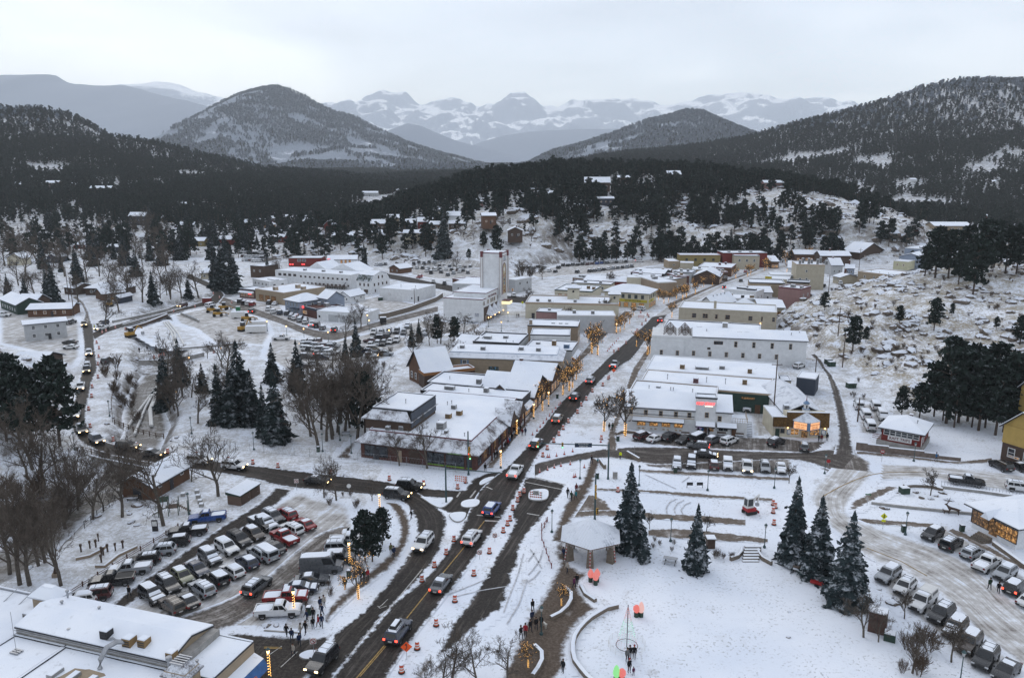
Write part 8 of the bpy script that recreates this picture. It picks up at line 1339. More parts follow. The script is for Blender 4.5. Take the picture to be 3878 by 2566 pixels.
# ---------------------------------------------------------------- fences, walls, kerbs
def run(pts,step):
    P=np.array(pts);d=np.concatenate([[0],np.cumsum(np.hypot(*np.diff(P,axis=0).T))]);n=max(2,int(d[-1]/step)+1);q=np.linspace(0,d[-1],n);return [(float(a),float(c)) for a,c in zip(np.interp(q,d,P[:,0]),np.interp(q,d,P[:,1]))]
def fence(spec,h,label,step=2.2,rails=(.5,.95),mat=None,rad=.05,mesh=False,base=None):
    P=run(pl(spec),step);mat=mat or M_WOOD;x0,y0=P[0];z=lambda p: (max(TZ(*p),-.2) if base is None else base);e=empty('fence',label,'fence',(x0,y0,0));b=MB();b.box(0,0,0,rad*2,rad*2,h+.1);me=b.mesh('post',mat)
    for p in P: link('post',me,e,(p[0]-x0,p[1]-y0,z(p)))
    for f in rails:
        for p,q in zip(P[:-1],P[1:]): b=MB();b.tube([(p[0]-x0,p[1]-y0,z(p)+h*f),(q[0]-x0,q[1]-y0,z(q)+h*f)],rad*.75,4);b.build('rail',mat,e)
    if mesh:
        for p,q in zip(P[:-1],P[1:]):
            b=MB();n=6
            for i in range(n): t=i/n;u=(i+1)/n;b.tube([(p[0]+(q[0]-p[0])*t-x0,p[1]+(q[1]-p[1])*t-y0,z(p)+.05),(p[0]+(q[0]-p[0])*u-x0,p[1]+(q[1]-p[1])*u-y0,z(p)+h*.95)],.008,3);b.tube([(p[0]+(q[0]-p[0])*t-x0,p[1]+(q[1]-p[1])*t-y0,z(p)+h*.95),(p[0]+(q[0]-p[0])*u-x0,p[1]+(q[1]-p[1])*u-y0,z(p)+.05)],.008,3)
            o=b.build('wire_mesh',M_STEEL,e);o['kind']='stuff'
fence('B1 1030 480 1160 530 1270 570 1390 600 1470 610',1.1,'dark timber rail fence at the icy river bend',1.9,rad=.09);fence('B1 750 740 930 790 1150 830 1340 865',1.1,'dark timber rail along the river road bridge',2.4,rad=.09,base=.1);fence('B1 1010 460 1000 300 1030 120 1060 20',1.2,'thin dark railing along the river wall',2.5,rad=.04);fence('B2 0 740 500 790 1000 830 1300 860 1600 900 1720 915',1.7,'temporary chain-link fence before the brick corner building',3.2,(.05,.98),M_STEEL,.025,True);fence('B1 1540 640 1800 680 2370 740',1.6,'temporary chain-link fence along the riverside walk',3.2,(.05,.98),M_STEEL,.025,True);fence('C1 600 690 935 480 1200 320 1600 75',.7,'long low rust-brown timber fence at the car park edge',2.5,(.35,.75),plain('rust_wood',(.10,.05,.035),.85),.07);fence('B1 1140 1060 1040 1180 900 1300 760 1422',1.2,'dark metal railing along the lower river',2.0,(.1,.5,.95),M_BLACK,.04);fence('B4 1625 1050 2000 1095 2370 1150 2480 1165',1.1,'grey picket railing on the concrete wall beside the hill road',.5,(.08,.95),M_STEEL,.02);fence('A2 980 320 1350 335 1530 290',1.6,'long brown board fence below the hillside houses',2.2,(.2,.5,.8),plain('brown_boards',(.12,.06,.04),.85),.12);fence('A2 1840 1090 1960 1010 2060 960',1.1,'red-brown stair railing descending to the river walk',2.0,(.5,.95),W_['brown'],.06);fence('A1 980 970 1250 925 1560 845',1.0,'thin rail along the upper edge of the new bridge',3.0,(.5,.95),M_STEEL,.04,base=.3);fence('B3 120 1420 185 1341 C3 110 150 160 300 210 440',.8,'low red post-and-rail edging beside the park path',2.0,(.5,),W_['red'],.06)
def wall(spec,h,w,label,mat,name='wall',snow=True,z0=0.0,step=1.5):
    P=run(pl(spec) if isinstance(spec,str) else spec,step);x0,y0=P[0];A=np.array(P);T=np.gradient(A,axis=0);T /= np.hypot(*T.T)[:,None]+1e-9;N=np.stack([-T[:,1],T[:,0]],1)*w/2;e=empty(name,label,'wall',(x0,y0,z0));V=[];b=MB()
    for a,n in zip(A,N): V += [(a[0]-x0+n[0],a[1]-y0+n[1],-.3),(a[0]-x0-n[0],a[1]-y0-n[1],-.3),(a[0]-x0-n[0],a[1]-y0-n[1],h),(a[0]-x0+n[0],a[1]-y0+n[1],h)]
    k=len(A);b.add(V,[(4*i+j,4*i+(j+1) % 4,4*i+4+(j+1) % 4,4*i+4+j) for i in range(k-1) for j in range(4)]+[(3,2,1,0),(4*k-4,4*k-3,4*k-2,4*k-1)]);b.build('wall_body',mat,e)
    if snow: b=MB();V=[(a[0]-x0+s_*n[0]*.92,a[1]-y0+s_*n[1]*.92,h+zz) for a,n in zip(A,N) for s_,zz in ((1,.01),(.5,.09),(-.5,.09),(-1,.01))];b.add(V,[(4*i+j,4*i+4+j,4*i+5+j,4*i+1+j) for i in range(k-1) for j in range(3)]);b.build('snow',M_RS,e,True)
M_SEAT=W_['stone']
wall('C3 805 790 700 815 560 900 470 980 410 1080 395 1180 420 1290 520 1422 620 1500',.55,.55,'long curved stone seat wall around the lights tree lawn',M_SEAT,'seat_wall');wall('C3 475 610 500 670 550 720 605 745',.5,.5,'short curved stone seat wall beside the giant bulbs',M_SEAT,'seat_wall');wall('C3 200 900 300 850 370 780 395 710 375 640 330 630',.5,.5,'curved stone rim of the oval planter',M_SEAT,'seat_wall');wall('C3 60 1150 120 1200 130 1270 90 1350 40 1422',.5,.5,'curved stone rim of the lower planter',M_SEAT,'seat_wall');wall('C3 1815 370 1880 350 1915 310 1920 270',.6,.4,'left flank wall of the park steps',M_SEAT,'seat_wall');wall('C3 2060 270 2070 330 2120 380 2185 410',.6,.4,'right flank wall of the park steps',M_SEAT,'seat_wall');wall('A2 960 975 1100 955 1300 900 1540 810 1600 770',1.9,.6,'long stone retaining wall below the plain white warehouse',W_['stone'],'retaining_wall',z0=0);wall('B3 890 760 1000 825',.8,.5,'low block planter wall at the park road corner',M_SEAT,'seat_wall');wall('B3 645 830 690 890',.8,.5,'short block wall beside the signal mast',M_SEAT,'seat_wall');wall('B3 790 590 850 560 970 575',.6,.4,'low stone bed wall under the leaning street tree',M_SEAT,'seat_wall');wall('B4 1630 1060 2000 1105 2370 1160 2480 1175',.5,.5,'concrete wall under the picket railing of the hill road',W_['conc'],'kerb_wall');wall('B4 1290 1055 1400 1045 1560 1060 1640 1085',.5,.6,'dry stone edge of the road corner bed',W_['stone'],'kerb_wall');wall('B4 1000 1205 1300 1240 1600 1270 1900 1300',.4,.4,'long low concrete kerb wall across the snowy slope',W_['conc'],'kerb_wall',snow=False);wall('C4 2100 230 2250 340 2400 450',.6,.7,'rough stone bank wall before the white store',W_['stone'],'kerb_wall');wall('C1 680 365 790 345 900 290 960 240',.4,.35,'curved sandstone garden edging by the river park',W_['tanbrick'],'garden_edge');wall('C1 860 430 930 440 1050 340 1230 255',.4,.35,'angular sandstone garden bed by the car park fence',W_['tanbrick'],'garden_edge');wall('B1 740 750 930 800 1150 845 1330 885',.35,.5,'concrete edge beam of the river road bridge',W_['conc'],'bridge_beam',z0=-.2);wall('A1 1010 1000 1250 950 1500 890 1600 850',.8,.5,'row of pale concrete barriers on the upper edge of the new bridge',W_['conc'],'barrier_wall');wall('A1 1100 1032 1300 975 1500 925',.8,.5,'row of pale concrete barriers on the lower edge of the new bridge',W_['conc'],'barrier_wall');wall('A1 1140 1075 1300 1030 1500 950',.7,.8,'rusty steel bridge girder with snowy deck beside the pond',W_['dbrown'],'bridge_girder',z0=.6);wall('A1 1560 1245 1800 1225 2000 1210 2200 1190',.6,.5,'concrete footbridge parapet over the river',W_['conc'],'barrier_wall');wall('B2 1020 460 1060 560',.1,.1,'thin kerb edge in riverside snow',W_['conc'],'kerb_wall');wall('A1 1250 1370 1400 1370 1700 1330 1830 1300',1.2,.5,'pale concrete wing wall of the footbridge',W_['conc'],'retaining_wall');wall('C2 0 1000 150 1010 300 1020',.15,.2,'dark kerb of the hedge island',W_['conc'],'kerb_wall',snow=False)
def island(spec,label,h=.2):
    P=pl(spec)
    for _ in range(2): P=[tuple(np.array(P[i])*w_+np.array(P[(i+1) % len(P)])*(1-w_)) for i in range(len(P)) for w_ in (.75,.25)]
    x0,y0=P[0];e=empty('snow_island',label,'kerb island',(x0,y0,.02));b=MB();b.prism([(p[0]-x0,p[1]-y0) for p in (P if sum((P[i][0]*P[(i+1) % len(P)][1]-P[(i+1) % len(P)][0]*P[i][1]) for i in range(len(P))) > 0 else P[::-1])],0,h);b.build('kerb',W_['conc'],e);c=np.mean(P,0);b=MB();Q=[((p[0]-c[0])*.96+c[0]-x0,(p[1]-c[1])*.96+c[1]-y0) for p in P];b.add([(q[0],q[1],h+.01) for q in Q]+[(c[0]-x0,c[1]-y0,h+.12)],[(i,(i+1) % len(Q),len(Q)) for i in range(len(Q))]);b.build('snow',M_RS,e,True)
island('B2 1380 1135 1560 1165 1720 1140 1660 1210 1590 1255 1500 1215 1440 1170','snowy kerb island under the bare-armed signal mast');island('B2 1770 1175 1950 1160 1920 1240 1760 1245','small snowy kerb island beside the stop line');island('B2 1640 1290 1820 1275 1810 1330 1770 1370 1700 1370','rounded snowy kerb island at the head of the snow wedge');island('C2 290 1230 400 1175 510 1190 500 1230 380 1275','small snowy island holding the no left turn sign');island('B2 1930 1010 2000 970 2090 960 2020 1010 1930 1050','thin snowy island in the junction mouth');island('B3 0 1110 30 1080 180 1070 190 1130 160 1180 0 1180','snow heap island under the ROAD CLOSED barricade')
# ---------------------------------------------------------------- park objects
def thing(name,label,cat,reg,x,y,parts,rz=0.0,group=None,z=None):
    X,Y,Z=gpt(reg,x,y);e=empty(name,label,cat,(X,Y,Z if z is None else z),rz,group)
    for nm,mb,mt in parts: mb.build(nm,mt,e)
    return e
def Bx(*a,**k): b=MB();[b.box(*q) for q in a];return b
def bench(reg,x,y,rz,label,mat=None,group=None): thing('park_bench',label,'bench',reg,x,y,[('seat',Bx((0,0,.42,1.8,.45,.06)),mat or M_WOOD),('backrest',Bx((0,.24,.5,1.8,.06,.42)),mat or M_WOOD),('leg',Bx((-.75,0,0,.07,.45,.42)),M_BLACK),('leg',Bx((.75,0,0,.07,.45,.42)),M_BLACK),('snow',Bx((0,-.02,.48,1.7,.38,.07)),M_RS)],rz,group)
bench('C4',350,485,-.5,'dark metal bench under the broad spruce');bench('B2',735,590,.2,'wooden bench in the riverside grove',M_STEEL);bench('B1',1190,1175,.2,'green bench beside the lower river railing');bench('B3',1410,600,-.2,'dark bench against the jerky shop wall',group=None);bench('B3',1895,605,-.2,'bench beside the jerky shop stair');bench('B3',1735,600,-.2,'long dark bench under the jerky shop window')
thing('picnic_table','grey picnic table with attached benches on the snowy lawn','table','C3',1275,400,[('tabletop',Bx((0,0,.74,2.0,.8,.06)),M_STEEL),('bench_seat',Bx((0,-.75,.44,2.0,.28,.05)),M_STEEL),('bench_seat',Bx((0,.75,.44,2.0,.28,.05)),M_STEEL),('leg',Bx((-.7,0,0,.08,1.6,.08),(-.7,0,0,.08,.1,.74)),M_BLACK),('leg',Bx((.7,0,0,.08,1.6,.08),(.7,0,0,.08,.1,.74)),M_BLACK)],-.35)
for i,(x,y) in enumerate(((560,575),(605,590),(618,570))):
    b=MB();b.lathe([(.3,0),(.32,.7),(.28,.75)],12);c=MB();c.lathe([(.26,.75),(.42,1.05),(.44,1.3),(.30,1.65),(.1,1.95),(.01,2.05)],12);thing('giant_bulb','giant glowing red ornament bulb with green socket near the shelter','ornament','C3',x,y,[('socket',b,M_GRN),('bulb',c,glow('bulb_red%d' % i,(1.0,.22,.18),.75))],0,'giant red bulbs')
for x,y,tall in ((970,888,0),(1012,888,1),(790,1470,2),(840,1470,0)):
    b=MB();b.lathe([(.3,0),(.32,.6),(.28,.65)],12);c=MB();c.lathe([(.26,.65),(.45,1.0),(.42,1.35),(.2,1.6),(.01,1.66)] if tall == 0 else [(.26,.65),(.40,1.05),(.38,1.4),(.22,1.9),(.01,2.15)],12);thing('giant_bulb',['round glowing red ornament bulb near the lights tree','tall pink-white ornament bulb beside the round red one','tall glowing green ornament bulb at the lawn bottom'][tall],'ornament','C3',x,y,[('socket',b,M_GRN),('bulb',c,glow('bulb%d%d' % (x,tall),[(1,.16,.12),(1,.55,.5),(.3,1,.3)][tall],.8))],0,'round bulbs' if tall == 0 else None)
X,Y,Z=gpt('C3',885,1150);e=empty('lights_tree','cone-shaped tree of red and green light strings on the lawn','light display',(X,Y,0));b=MB();b.tube([(0,0,0),(0,0,5.6)],.05,6);b.build('pole',M_BLACK,e)
for k in range(16):
    a=6.283*k/16;b=MB();b.tube([(1.25*math.cos(a),1.25*math.sin(a),.25),(0,0,5.5)],.006,3)
    for i in range(20): t=i/20;b.box(1.25*math.cos(a)*(1-t),1.25*math.sin(a)*(1-t),.25+5.2*t,.022,.022,.022,m=1 if (t < .2 or t > .6) else 2)
    b.build('light_string',[M_BLACK,glow('tree_red%d' % k,(1,.25,.2),2.0) if k == 0 else MATS['tree_red0'],M_GREENL],e)
b=MB();[b.tube([(1.3*math.cos(6.283*k/16),1.3*math.sin(6.283*k/16),.25),(1.3*math.cos(6.283*(k+1)/16),1.3*math.sin(6.283*(k+1)/16),.25)],.04,4) for k in range(16)];b.build('base_ring',M_BLACK,e)
def fence_ring(): P=[(X+2.2*math.cos(a),Y+2.2*math.sin(a)) for a in np.linspace(0,6.283,17)];e=empty('ring_fence','low white net fence ring around the lights tree','fence',(X,Y,0));b=MB();[b.tube([(p[0]-X,p[1]-Y,z),(q[0]-X,q[1]-Y,z)],.012,3) for p,q in zip(P[:-1],P[1:]) for z in (.15,.35,.55,.8)];o=b.build('net',M_WREF,e);o['kind']='stuff';[link('stake',MATS and Bx((0,0,0,.03,.03,.85)).mesh('stake',M_WREF),e,(p[0]-X,p[1]-Y,0)) for p in P[:-1]]
fence_ring()
thing('utility_box','tall dark brown rust-streaked utility cabinet with snowy top at the lawn edge','cabinet','C4',1050,1000,[('cabinet',Bx((0,0,0,2.0,1.8,2.7)),plain('rust_panel',(.075,.04,.03),.7,0,.4,1.5)),('door_seam',Bx((0,-.92,.1,.05,.03,2.5)),M_BLACK),('snow',Bx((0,0,2.7,1.95,1.75,.12)),M_RS)],-.55);thing('transformer_box','green transformer box beside the tall brown cabinet','cabinet','C4',1160,1095,[('cabinet',Bx((0,0,0,1.3,1.2,.95)),M_GRN),('snow',Bx((0,0,.95,1.2,1.1,.1)),M_RS)],-.5);thing('transformer_box','green transformer box in the boulder bed at the road corner','cabinet','B4',1292,1110,[('cabinet',Bx((0,0,0,1.5,1.2,1.1)),M_GRN),('snow',Bx((0,0,1.1,1.4,1.1,.1)),M_RS)],.1);thing('transformer_box','grey-green utility box with snow cap on the knoll foot','cabinet','B4',815,160,[('cabinet',Bx((0,0,0,2.2,1.5,1.3)),M_GRN),('snow',Bx((0,0,1.3,2.1,1.4,.12)),M_RS)],.1);thing('info_kiosk','dark wooden kiosk box with snowy lid beside the dry grass','kiosk','C3',1635,250,[('cabinet',Bx((0,0,0,1.15,1.1,1.5)),W_['dbrown']),('roof',Bx((0,0,1.5,1.4,1.4,.12)),W_['dbrown']),('snow',Bx((0,0,1.62,1.35,1.35,.14)),M_RS)]);thing('control_cabinet','pale signal control cabinet beside the green mast','cabinet','B3',780,975,[('cabinet',Bx((0,0,0,.8,.6,1.35)),W_['conc']),('snow',Bx((0,0,1.35,.75,.55,.08)),M_RS)])
for r,x,y,lb in (('C2',765,525,'dark litter bin by the fairy-lit sidewalk tree'),('C2',405,870,'dark litter bin beside the hedge and white truck'),('B3',805,640,'dark litter bin beside the leaning street tree'),('B3',1320,930,'green litter bin at the park sidewalk'),('B2',488,735,'dark litter bin by the riverside walk'),('C4',1287,120,'green litter bin beside the path lamp'),('C4',1810,110,'green litter bin at the white store steps'),('B3',262,255,'dark litter bin on the shop kerb'),('B3',620,975,'dark litter bin beside the signal pole')): thing('litter_bin',lb,'bin',r,x,y,[('bin',Bx((0,0,0,.6,.6,1.0)),M_GRN),('lid',Bx((0,0,1.0,.66,.66,.12)),M_BLACK),('snow',Bx((0,0,1.12,.55,.55,.07)),M_RS)])
for r,x,y,lb in (('A4',640,1390,'green dumpster with white lid behind the white hotel'),('A4',612,1370,'second dark dumpster behind the white hotel'),('A2',1045,800,'green dumpster beside the plain white warehouse')): thing('dumpster',lb,'dumpster',r,x,y,[('body',Bx((0,0,0,2.0,1.3,1.3)),M_GRN),('lid',Bx((0,0,1.3,2.05,1.35,.1)),M_BLACK),('snow',Bx((0,0,1.4,1.9,1.2,.1)),M_RS)],.2)
for k in range(6): p=gp('C3',1995+4*k,375-18*k);e=empty('park_step','snowy stone step of the park stair','step',(p[0],p[1],0),0,'park stair steps');Bx((0,0,-.2,2.4,.5,.3+.14*k)).build('tread',M_SEAT,e);Bx((0,0,.1+.14*k,2.35,.45,.05)).build('snow',M_RS,e)
X,Y,Z=gpt('C4',510,600);e=empty('red_sleigh','red and white ornamental sleigh under the broad spruce','sleigh',(X,Y,0),-.55);Bx((0,0,.3,1.7,.7,.35),(.8,0,.55,.2,.7,.5)).build('body',plain('sleigh_red',(.35,.02,.02),.5),e);b=MB();[b.tube([(-1.0,s_*.35,.35),(-.9,s_*.35,.08),(.9,s_*.35,.06),(1.0,s_*.35,.2)],.04,5) for s_ in (-1,1)];b.build('runner',M_TRIMW,e)
# mini excavator
X,Y,Z=gpt('B3',1985,1290);e=empty('mini_excavator','white and red mini excavator parked on the snowy road','excavator',(X,Y,.1),.35)
for s_ in (-1,1): Bx((0,s_*.62,.02,2.0,.34,.5)).build('track',M_RUB,e)
Bx((-.05,0,.55,1.7,1.5,.55)).build('chassis',M_SRED,e);Bx((-.2,.05,1.1,1.35,1.15,.3)).build('engine_cover',M_TRIMW,e);Bx((-.15,.12,1.4,1.15,1.0,1.25)).build('cab_glass',M_CGLASS,e);Bx((-.15,.12,2.65,1.3,1.15,.1),(-.7,-.36,1.35,.09,.09,1.3),(.4,-.36,1.35,.09,.09,1.3),(-.7,.6,1.35,.09,.09,1.3),(.4,.6,1.35,.09,.09,1.3)).build('cab_frame',M_TRIMW,e);b=MB();b.tube([(.7,.35,.9),(1.5,.5,2.4),(2.3,.6,2.7)],.15,6);b.build('boom',M_TRIMW,e);b=MB();b.tube([(2.25,.6,2.75),(2.0,.6,1.3)],.12,6);b.build('dipper_arm',M_TRIMW,e);Bx((1.95,.6,.75,.5,.5,.5)).build('bucket',M_STEEL,e);b=MB();b.box(1.25,-.1,.1,.12,1.6,.4);b.build('blade',M_SRED,e);Bx((-.15,.12,2.75,1.2,1.05,.1)).build('snow',M_RS,e)
M_CAT=plain('machine_yellow',(.34,.19,.03),.6,0,.2)
for r,x,y,rz,kind,lb in (('A1',1900,910,.2,0,'yellow loader with snowy roof in the construction yard'),('A1',1955,945,.4,0,'small yellow roller in the construction yard'),('A1',2005,885,.1,0,'yellow backhoe behind the loader in the yard'),('A1',2180,1075,1.2,1,'yellow excavator with raised arm beside the white trailers'),('A1',2210,985,.3,0,'yellow wheel loader beside the white tank'),('A1',985,855,1.7,1,'beige excavator beside the blue-grey shed'),('A1',1175,1135,1.0,1,'small dark excavator beside the pond bridge')):
    X,Y,Z=gpt(r,x,y);e=empty('construction_machine',lb,'excavator' if kind else 'loader',(X,Y,0),rz)
    if kind:
        for s_ in (-1,1): Bx((0,s_*.9,0,3.0,.5,.8)).build('track',M_RUB,e)
    else:
        for wx in (-1.3,1.3):
            for s_ in (-1,1): b=MB();b.lathe([(.6,0),(.6,.4)],12);o=b.build('wheel',M_RUB,e);o.location=(wx,s_*1.0+.2,.6);o.rotation_euler=(math.pi/2,0,0)
    Bx((-.3,0,.8,2.8,1.8,1.0)).build('body',M_CAT,e);Bx((.3,.2,1.8,1.2,1.2,1.3)).build('cab',M_CGLASS,e);Bx((.3,.2,3.1,1.3,1.3,.15)).build('cab_roof',M_RS,e);b=MB();b.tube([(1.0,-.4,1.4),(2.6,-.4,3.6 if kind else 1.5),(4.2,-.4,2.4 if kind else .8)],.22,6);b.build('boom',M_CAT,e);Bx((4.2 if kind else 3.2,-.4,.3,.8,1.4 if not kind else .8,.9)).build('bucket',M_STEEL,e)
for r,x,y,L_,lb,m in (('A1',2150,960,6,'white tank trailer in the construction yard',M_TRIMW),('A1',2310,1050,7,'white box trailer beside the yellow excavator',M_TRIMW),('A1',2300,1090,7,'second low white trailer beside the excavator',M_TRIMW),('A1',2140,915,1.6,'green portable toilet in the construction yard',M_SGRN),('A1',1860,830,3.5,'dark red arrow board trailer on the new road',W_['red']),('A1',840,380,4.5,'red fire truck in the valley car park',M_SRED),('A1',960,370,4,'green container in the valley car park',M_SGRN),('A2',1070,1010,2.4,'black message board trailer on the cross street',M_BLACK)): hh=2.2 if L_ < 2 else 2.0;thing('site_trailer',lb,'trailer',r,x,y,[('body',Bx((0,0,.5,L_,2.0 if L_ > 2 else 1.2,hh)),m),('snow',Bx((0,0,.5+hh,L_*.97,1.9 if L_ > 2 else 1.1,.12)),M_RS),('wheel',Bx((-L_*.25,0,0,.6,1.9,.6)),M_RUB)],.15)
for i in range(9): p=gp('A1',1640+16*i,940+7*i);o=thing('timber_stack','stacked snowy concrete planks in the construction yard','plank stack','A1',1640+16*i,935+7*i,[('plank',Bx((0,0,0,4.5,.5,.5)),W_['conc']),('plank',Bx((0,.1,.55,4.5,.45,.45)),W_['conc']),('snow',Bx((0,.1,1.0,4.4,.4,.08)),M_RS)],-.9,'plank stacks')
for spec,z in (('B1 1130 460 1270 270 1400 100',-1.6),('B1 1200 515 1300 280 1400 105',-1.6),('B1 1345 440 1335 300 1410 110',-1.6),('B1 1360 440 1350 300 1420 110',-1.6),('A1 1470 1000 1540 1090 1580 1240',.25),('A1 1490 995 1570 1100 1590 1240',.25),('A1 1510 990 1600 1100 1650 1200',.25)):
    P=pl(spec);x0,y0=P[0];b=MB();b.tube([(p[0]-x0,p[1]-y0,0) for p in P],.28,8);o=b.build('drain_pipe',M_TRIMW);o.location=(x0,y0,z);tag(o,'long white drain pipe laid on the frozen river','pipe','river drain pipes')
for r,x,yb,yt,lb in (('B4',115,480,-90,'reddish utility pole behind the sweet shop'),('B4',490,120,-100,'utility pole beside the corrugated metal building'),('A4',740,1400,1090,'utility pole with transformers on the back lane'),('A4',700,1120,860,'slim utility pole on the rocky knoll'),('A4',615,730,570,'utility pole in the alley behind the pink block'),('A4',885,560,330,'tall utility pole beside the alley cars'),('B4',875,470,250,'thick brown post beside the van yard'),('A1',665,940,600,'leaning utility pole beside the upper riverside road'),('A1',620,800,480,'utility pole near the dark spruces'),('A2',1350,830,690,'utility pole before the plain white warehouse'),('A2',690,680,550,'utility pole before the long motel'),('A2',1740,470,360,'utility pole below the rocky bank'),('A4',505,1370,1300,'short utility post behind the white hotel'),('A4',165,1370,1215,'brown utility pole at the white hotel wall'),('A2',1940,260,130,'utility pole on the open snowy field')):
    X,Y,Z,h=base_top(r,x,yb,yt);e=empty('utility_pole',lb,'utility pole',(X,Y,Z));b=MB();b.tube([(0,0,-.3),(0,0,h)],[.17,.11],7);b.build('pole',W_['dbrown'],e);Bx((0,0,h*.92,2.4,.12,.12)).build('crossarm',W_['dbrown'],e)
    for q in (-1,0,1): b=MB();b.lathe([(.06,0),(.05,.2),(.02,.25)],6,(q*.95,0,h*.92+.12));b.build('insulator',M_STEEL,e)
# playground
X,Y,Z=gpt('B1',1520,1300);e=empty('playground_frame','green playground climbing frame with slide in the snow','playground',(X,Y,0),.3)
for px_ in (-1.5,0,1.5,3.0): [Bx((px_,s_,0,.12,.12,3.0-.2*abs(px_))).build('post',M_GRN,e) for s_ in (-.8,.8)]
Bx((.75,0,1.3,1.6,1.7,.1)).build('platform',W_['dbrown'],e);b=MB();b.add([(-1.6,-.9,2.6),(.1,-.9,2.6),(.1,0,3.2),(-1.6,0,3.2),(-1.6,.9,2.6),(.1,.9,2.6)],[(0,1,2,3),(3,2,5,4)]);b.build('canopy',M_GRN,e);[Bx((1.8+.28*k,0,1.2-.2*k,.3,.8,.07)).build('stair_step',M_WOOD,e) for k in range(6)];b=MB();b.add([(-.1,-.3,1.4),(-.1,.3,1.4),(-2.6,.3,.2),(-2.6,-.3,.2)],[(0,1,2,3)]);b.build('slide',M_GRN,e)
for i,(x,y) in enumerate(((730,300),(810,270),(862,250),(885,200),(968,300),(1037,280),(1105,265),(912,320),(930,330),(912,395))): thing('carved_post','dark carved wooden post in the river park garden','sculpture','C1',x,y,[('post',Bx((0,0,0,.18,.18,.9)),W_['dbrown']),('carving',Bx((0,0,.9,.3,.26,.35)),W_['dbrown'])],i*.7,'carved posts')
for i,(x,y) in enumerate(((1645,1140),(1770,1110),(1780,1150),(1797,1195),(1810,1235))): thing('stone_block','square stone seat block capped with snow near the playground','seat block','B1',x,y,[('block',Bx((0,0,0,.7,.7,.55)),W_['conc']),('snow',Bx((0,0,.55,.65,.65,.1)),M_RS)],.2,'stone seat blocks')
thing('menu_frame','dark free-standing notice frame by the river garden','notice board','C1',1395,105,[('frame',Bx((0,0,0,.9,.15,1.9)),M_BLACK),('panel',Bx((0,-.09,.9,.7,.03,.8)),M_WREF)],.1);thing('ash_pedestal','low stone pedestal with carved bear sculpture beside the bare tree','sculpture','C1',505,510,[('pedestal',Bx((0,0,0,.9,.9,.5)),W_['tanbrick']),('figure',Bx((0,0,.5,.45,.4,.5),(0,-.05,1.0,.3,.3,.3)),W_['dbrown'])],.3)
thing('double_bench','pair of dark trash and bench panels standing on the snowy lawn strip','bench','B3',1495,1060,[('panel',Bx((-.9,0,.5,1.1,.1,.6)),M_BLACK),('panel',Bx((.9,0,.5,1.1,.1,.6)),M_BLACK),('leg',Bx((-1.4,0,0,.08,.08,.6)),M_BLACK),('leg',Bx((1.4,0,0,.08,.08,.6)),M_BLACK),('snow',Bx((0,0,1.1,2.9,.14,.06)),M_RS)])
# ---------------------------------------------------------------- people, dog, elk
def skin_mesh(name,verts,edges,radii,root=0,sub=1):
    me=bpy.data.meshes.new(name);me.from_pydata(verts,edges,[]);ob=bpy.data.objects.new('tmp',me);COL.objects.link(ob);m=ob.modifiers.new('s','SKIN');m.use_smooth_shade=True
    for i,v in enumerate(me.skin_vertices[0].data): v.radius=(radii[i],radii[i]) if not hasattr(radii[i],'__len__') else radii[i];v.use_root=(i == root)
    s_=ob.modifiers.new('d','SUBSURF');s_.levels=sub;s_.render_levels=sub;bpy.context.view_layer.update();out=bpy.data.meshes.new_from_object(ob.evaluated_get(bpy.context.evaluated_depsgraph_get()));bpy.data.objects.remove(ob);return out
M_SKIN=plain('skin',(.42,.24,.17),.6,0,.05)
def cloth(name): t=NT(name);oi=t.n('ShaderNodeObjectInfo');return t.done(oi.outputs['Color'],.85,spec=.15)
M_COAT=cloth('coat_cloth');M_PANT=plain('dark_trousers',(.018,.022,.035),.85);M_SHOE=plain('shoes',(.02,.016,.014),.8);M_HAIR=plain('hair',(.03,.02,.014),.8)
def person_mesh(st):
    """st: stride and arm bend; one continuous body, five fingers on each hand"""
    V=[(0,0,.98),(0,0,1.22),(0,.0,1.42),(0,0,1.52),(0,-.02,1.62),(0,-.02,1.74)];E=[(0,1),(1,2),(2,3),(3,4),(4,5)];R=[(.16,.12),(.165,.125),(.18,.12),.062,.095,.085]
    for s_ in (-1,1):
        f=st*s_;n=len(V);V += [(s_*.10,-.02*f,.92),(s_*.105,-.14*f-.03,.50),(s_*.11,-.26*f+.02,.09),(s_*.12,-.26*f-.16,.05)];R += [.095,.068,.05,(.045,.04)];E += [(0,n),(n,n+1),(n+1,n+2),(n+2,n+3)]
        n=len(V);ex=.25;V += [(s_*.21,0,1.40),(s_*ex,.10*f+.02,1.12),(s_*.24,.18*f-.10,.90),(s_*.235,.20*f-.13,.82)];R += [.075,.058,.045,.038];E += [(2,n),(n,n+1),(n+1,n+2),(n+2,n+3)]
        for k in range(5):
            m=len(V);o=(k-2)*.022;L_=(.035,.075,.085,.075,.06)[k];hx,hy,hz=V[n+3];V += [(hx,hy+o,hz-.03),(hx-s_*.012,hy+o*1.2-(.03 if k == 0 else 0),hz-.03-L_)];R += [.010,.008];E += [(n+3,m),(m,m+1)]
    me=skin_mesh('body',V,E,R,0,1)
    for m in (M_COAT,M_PANT,M_SHOE,M_SKIN): me.materials.append(m)
    for p in me.polygons: c=p.center;p.material_index=2 if c.z < .12 else 1 if c.z < .86 and abs(c.x) < .2 else 3 if c.z > 1.54 or (c.z < .84 and abs(c.x) > .2) else 0
    return me
PM=[person_mesh(s_) for s_ in (0.15,.8,-.9,.5)]
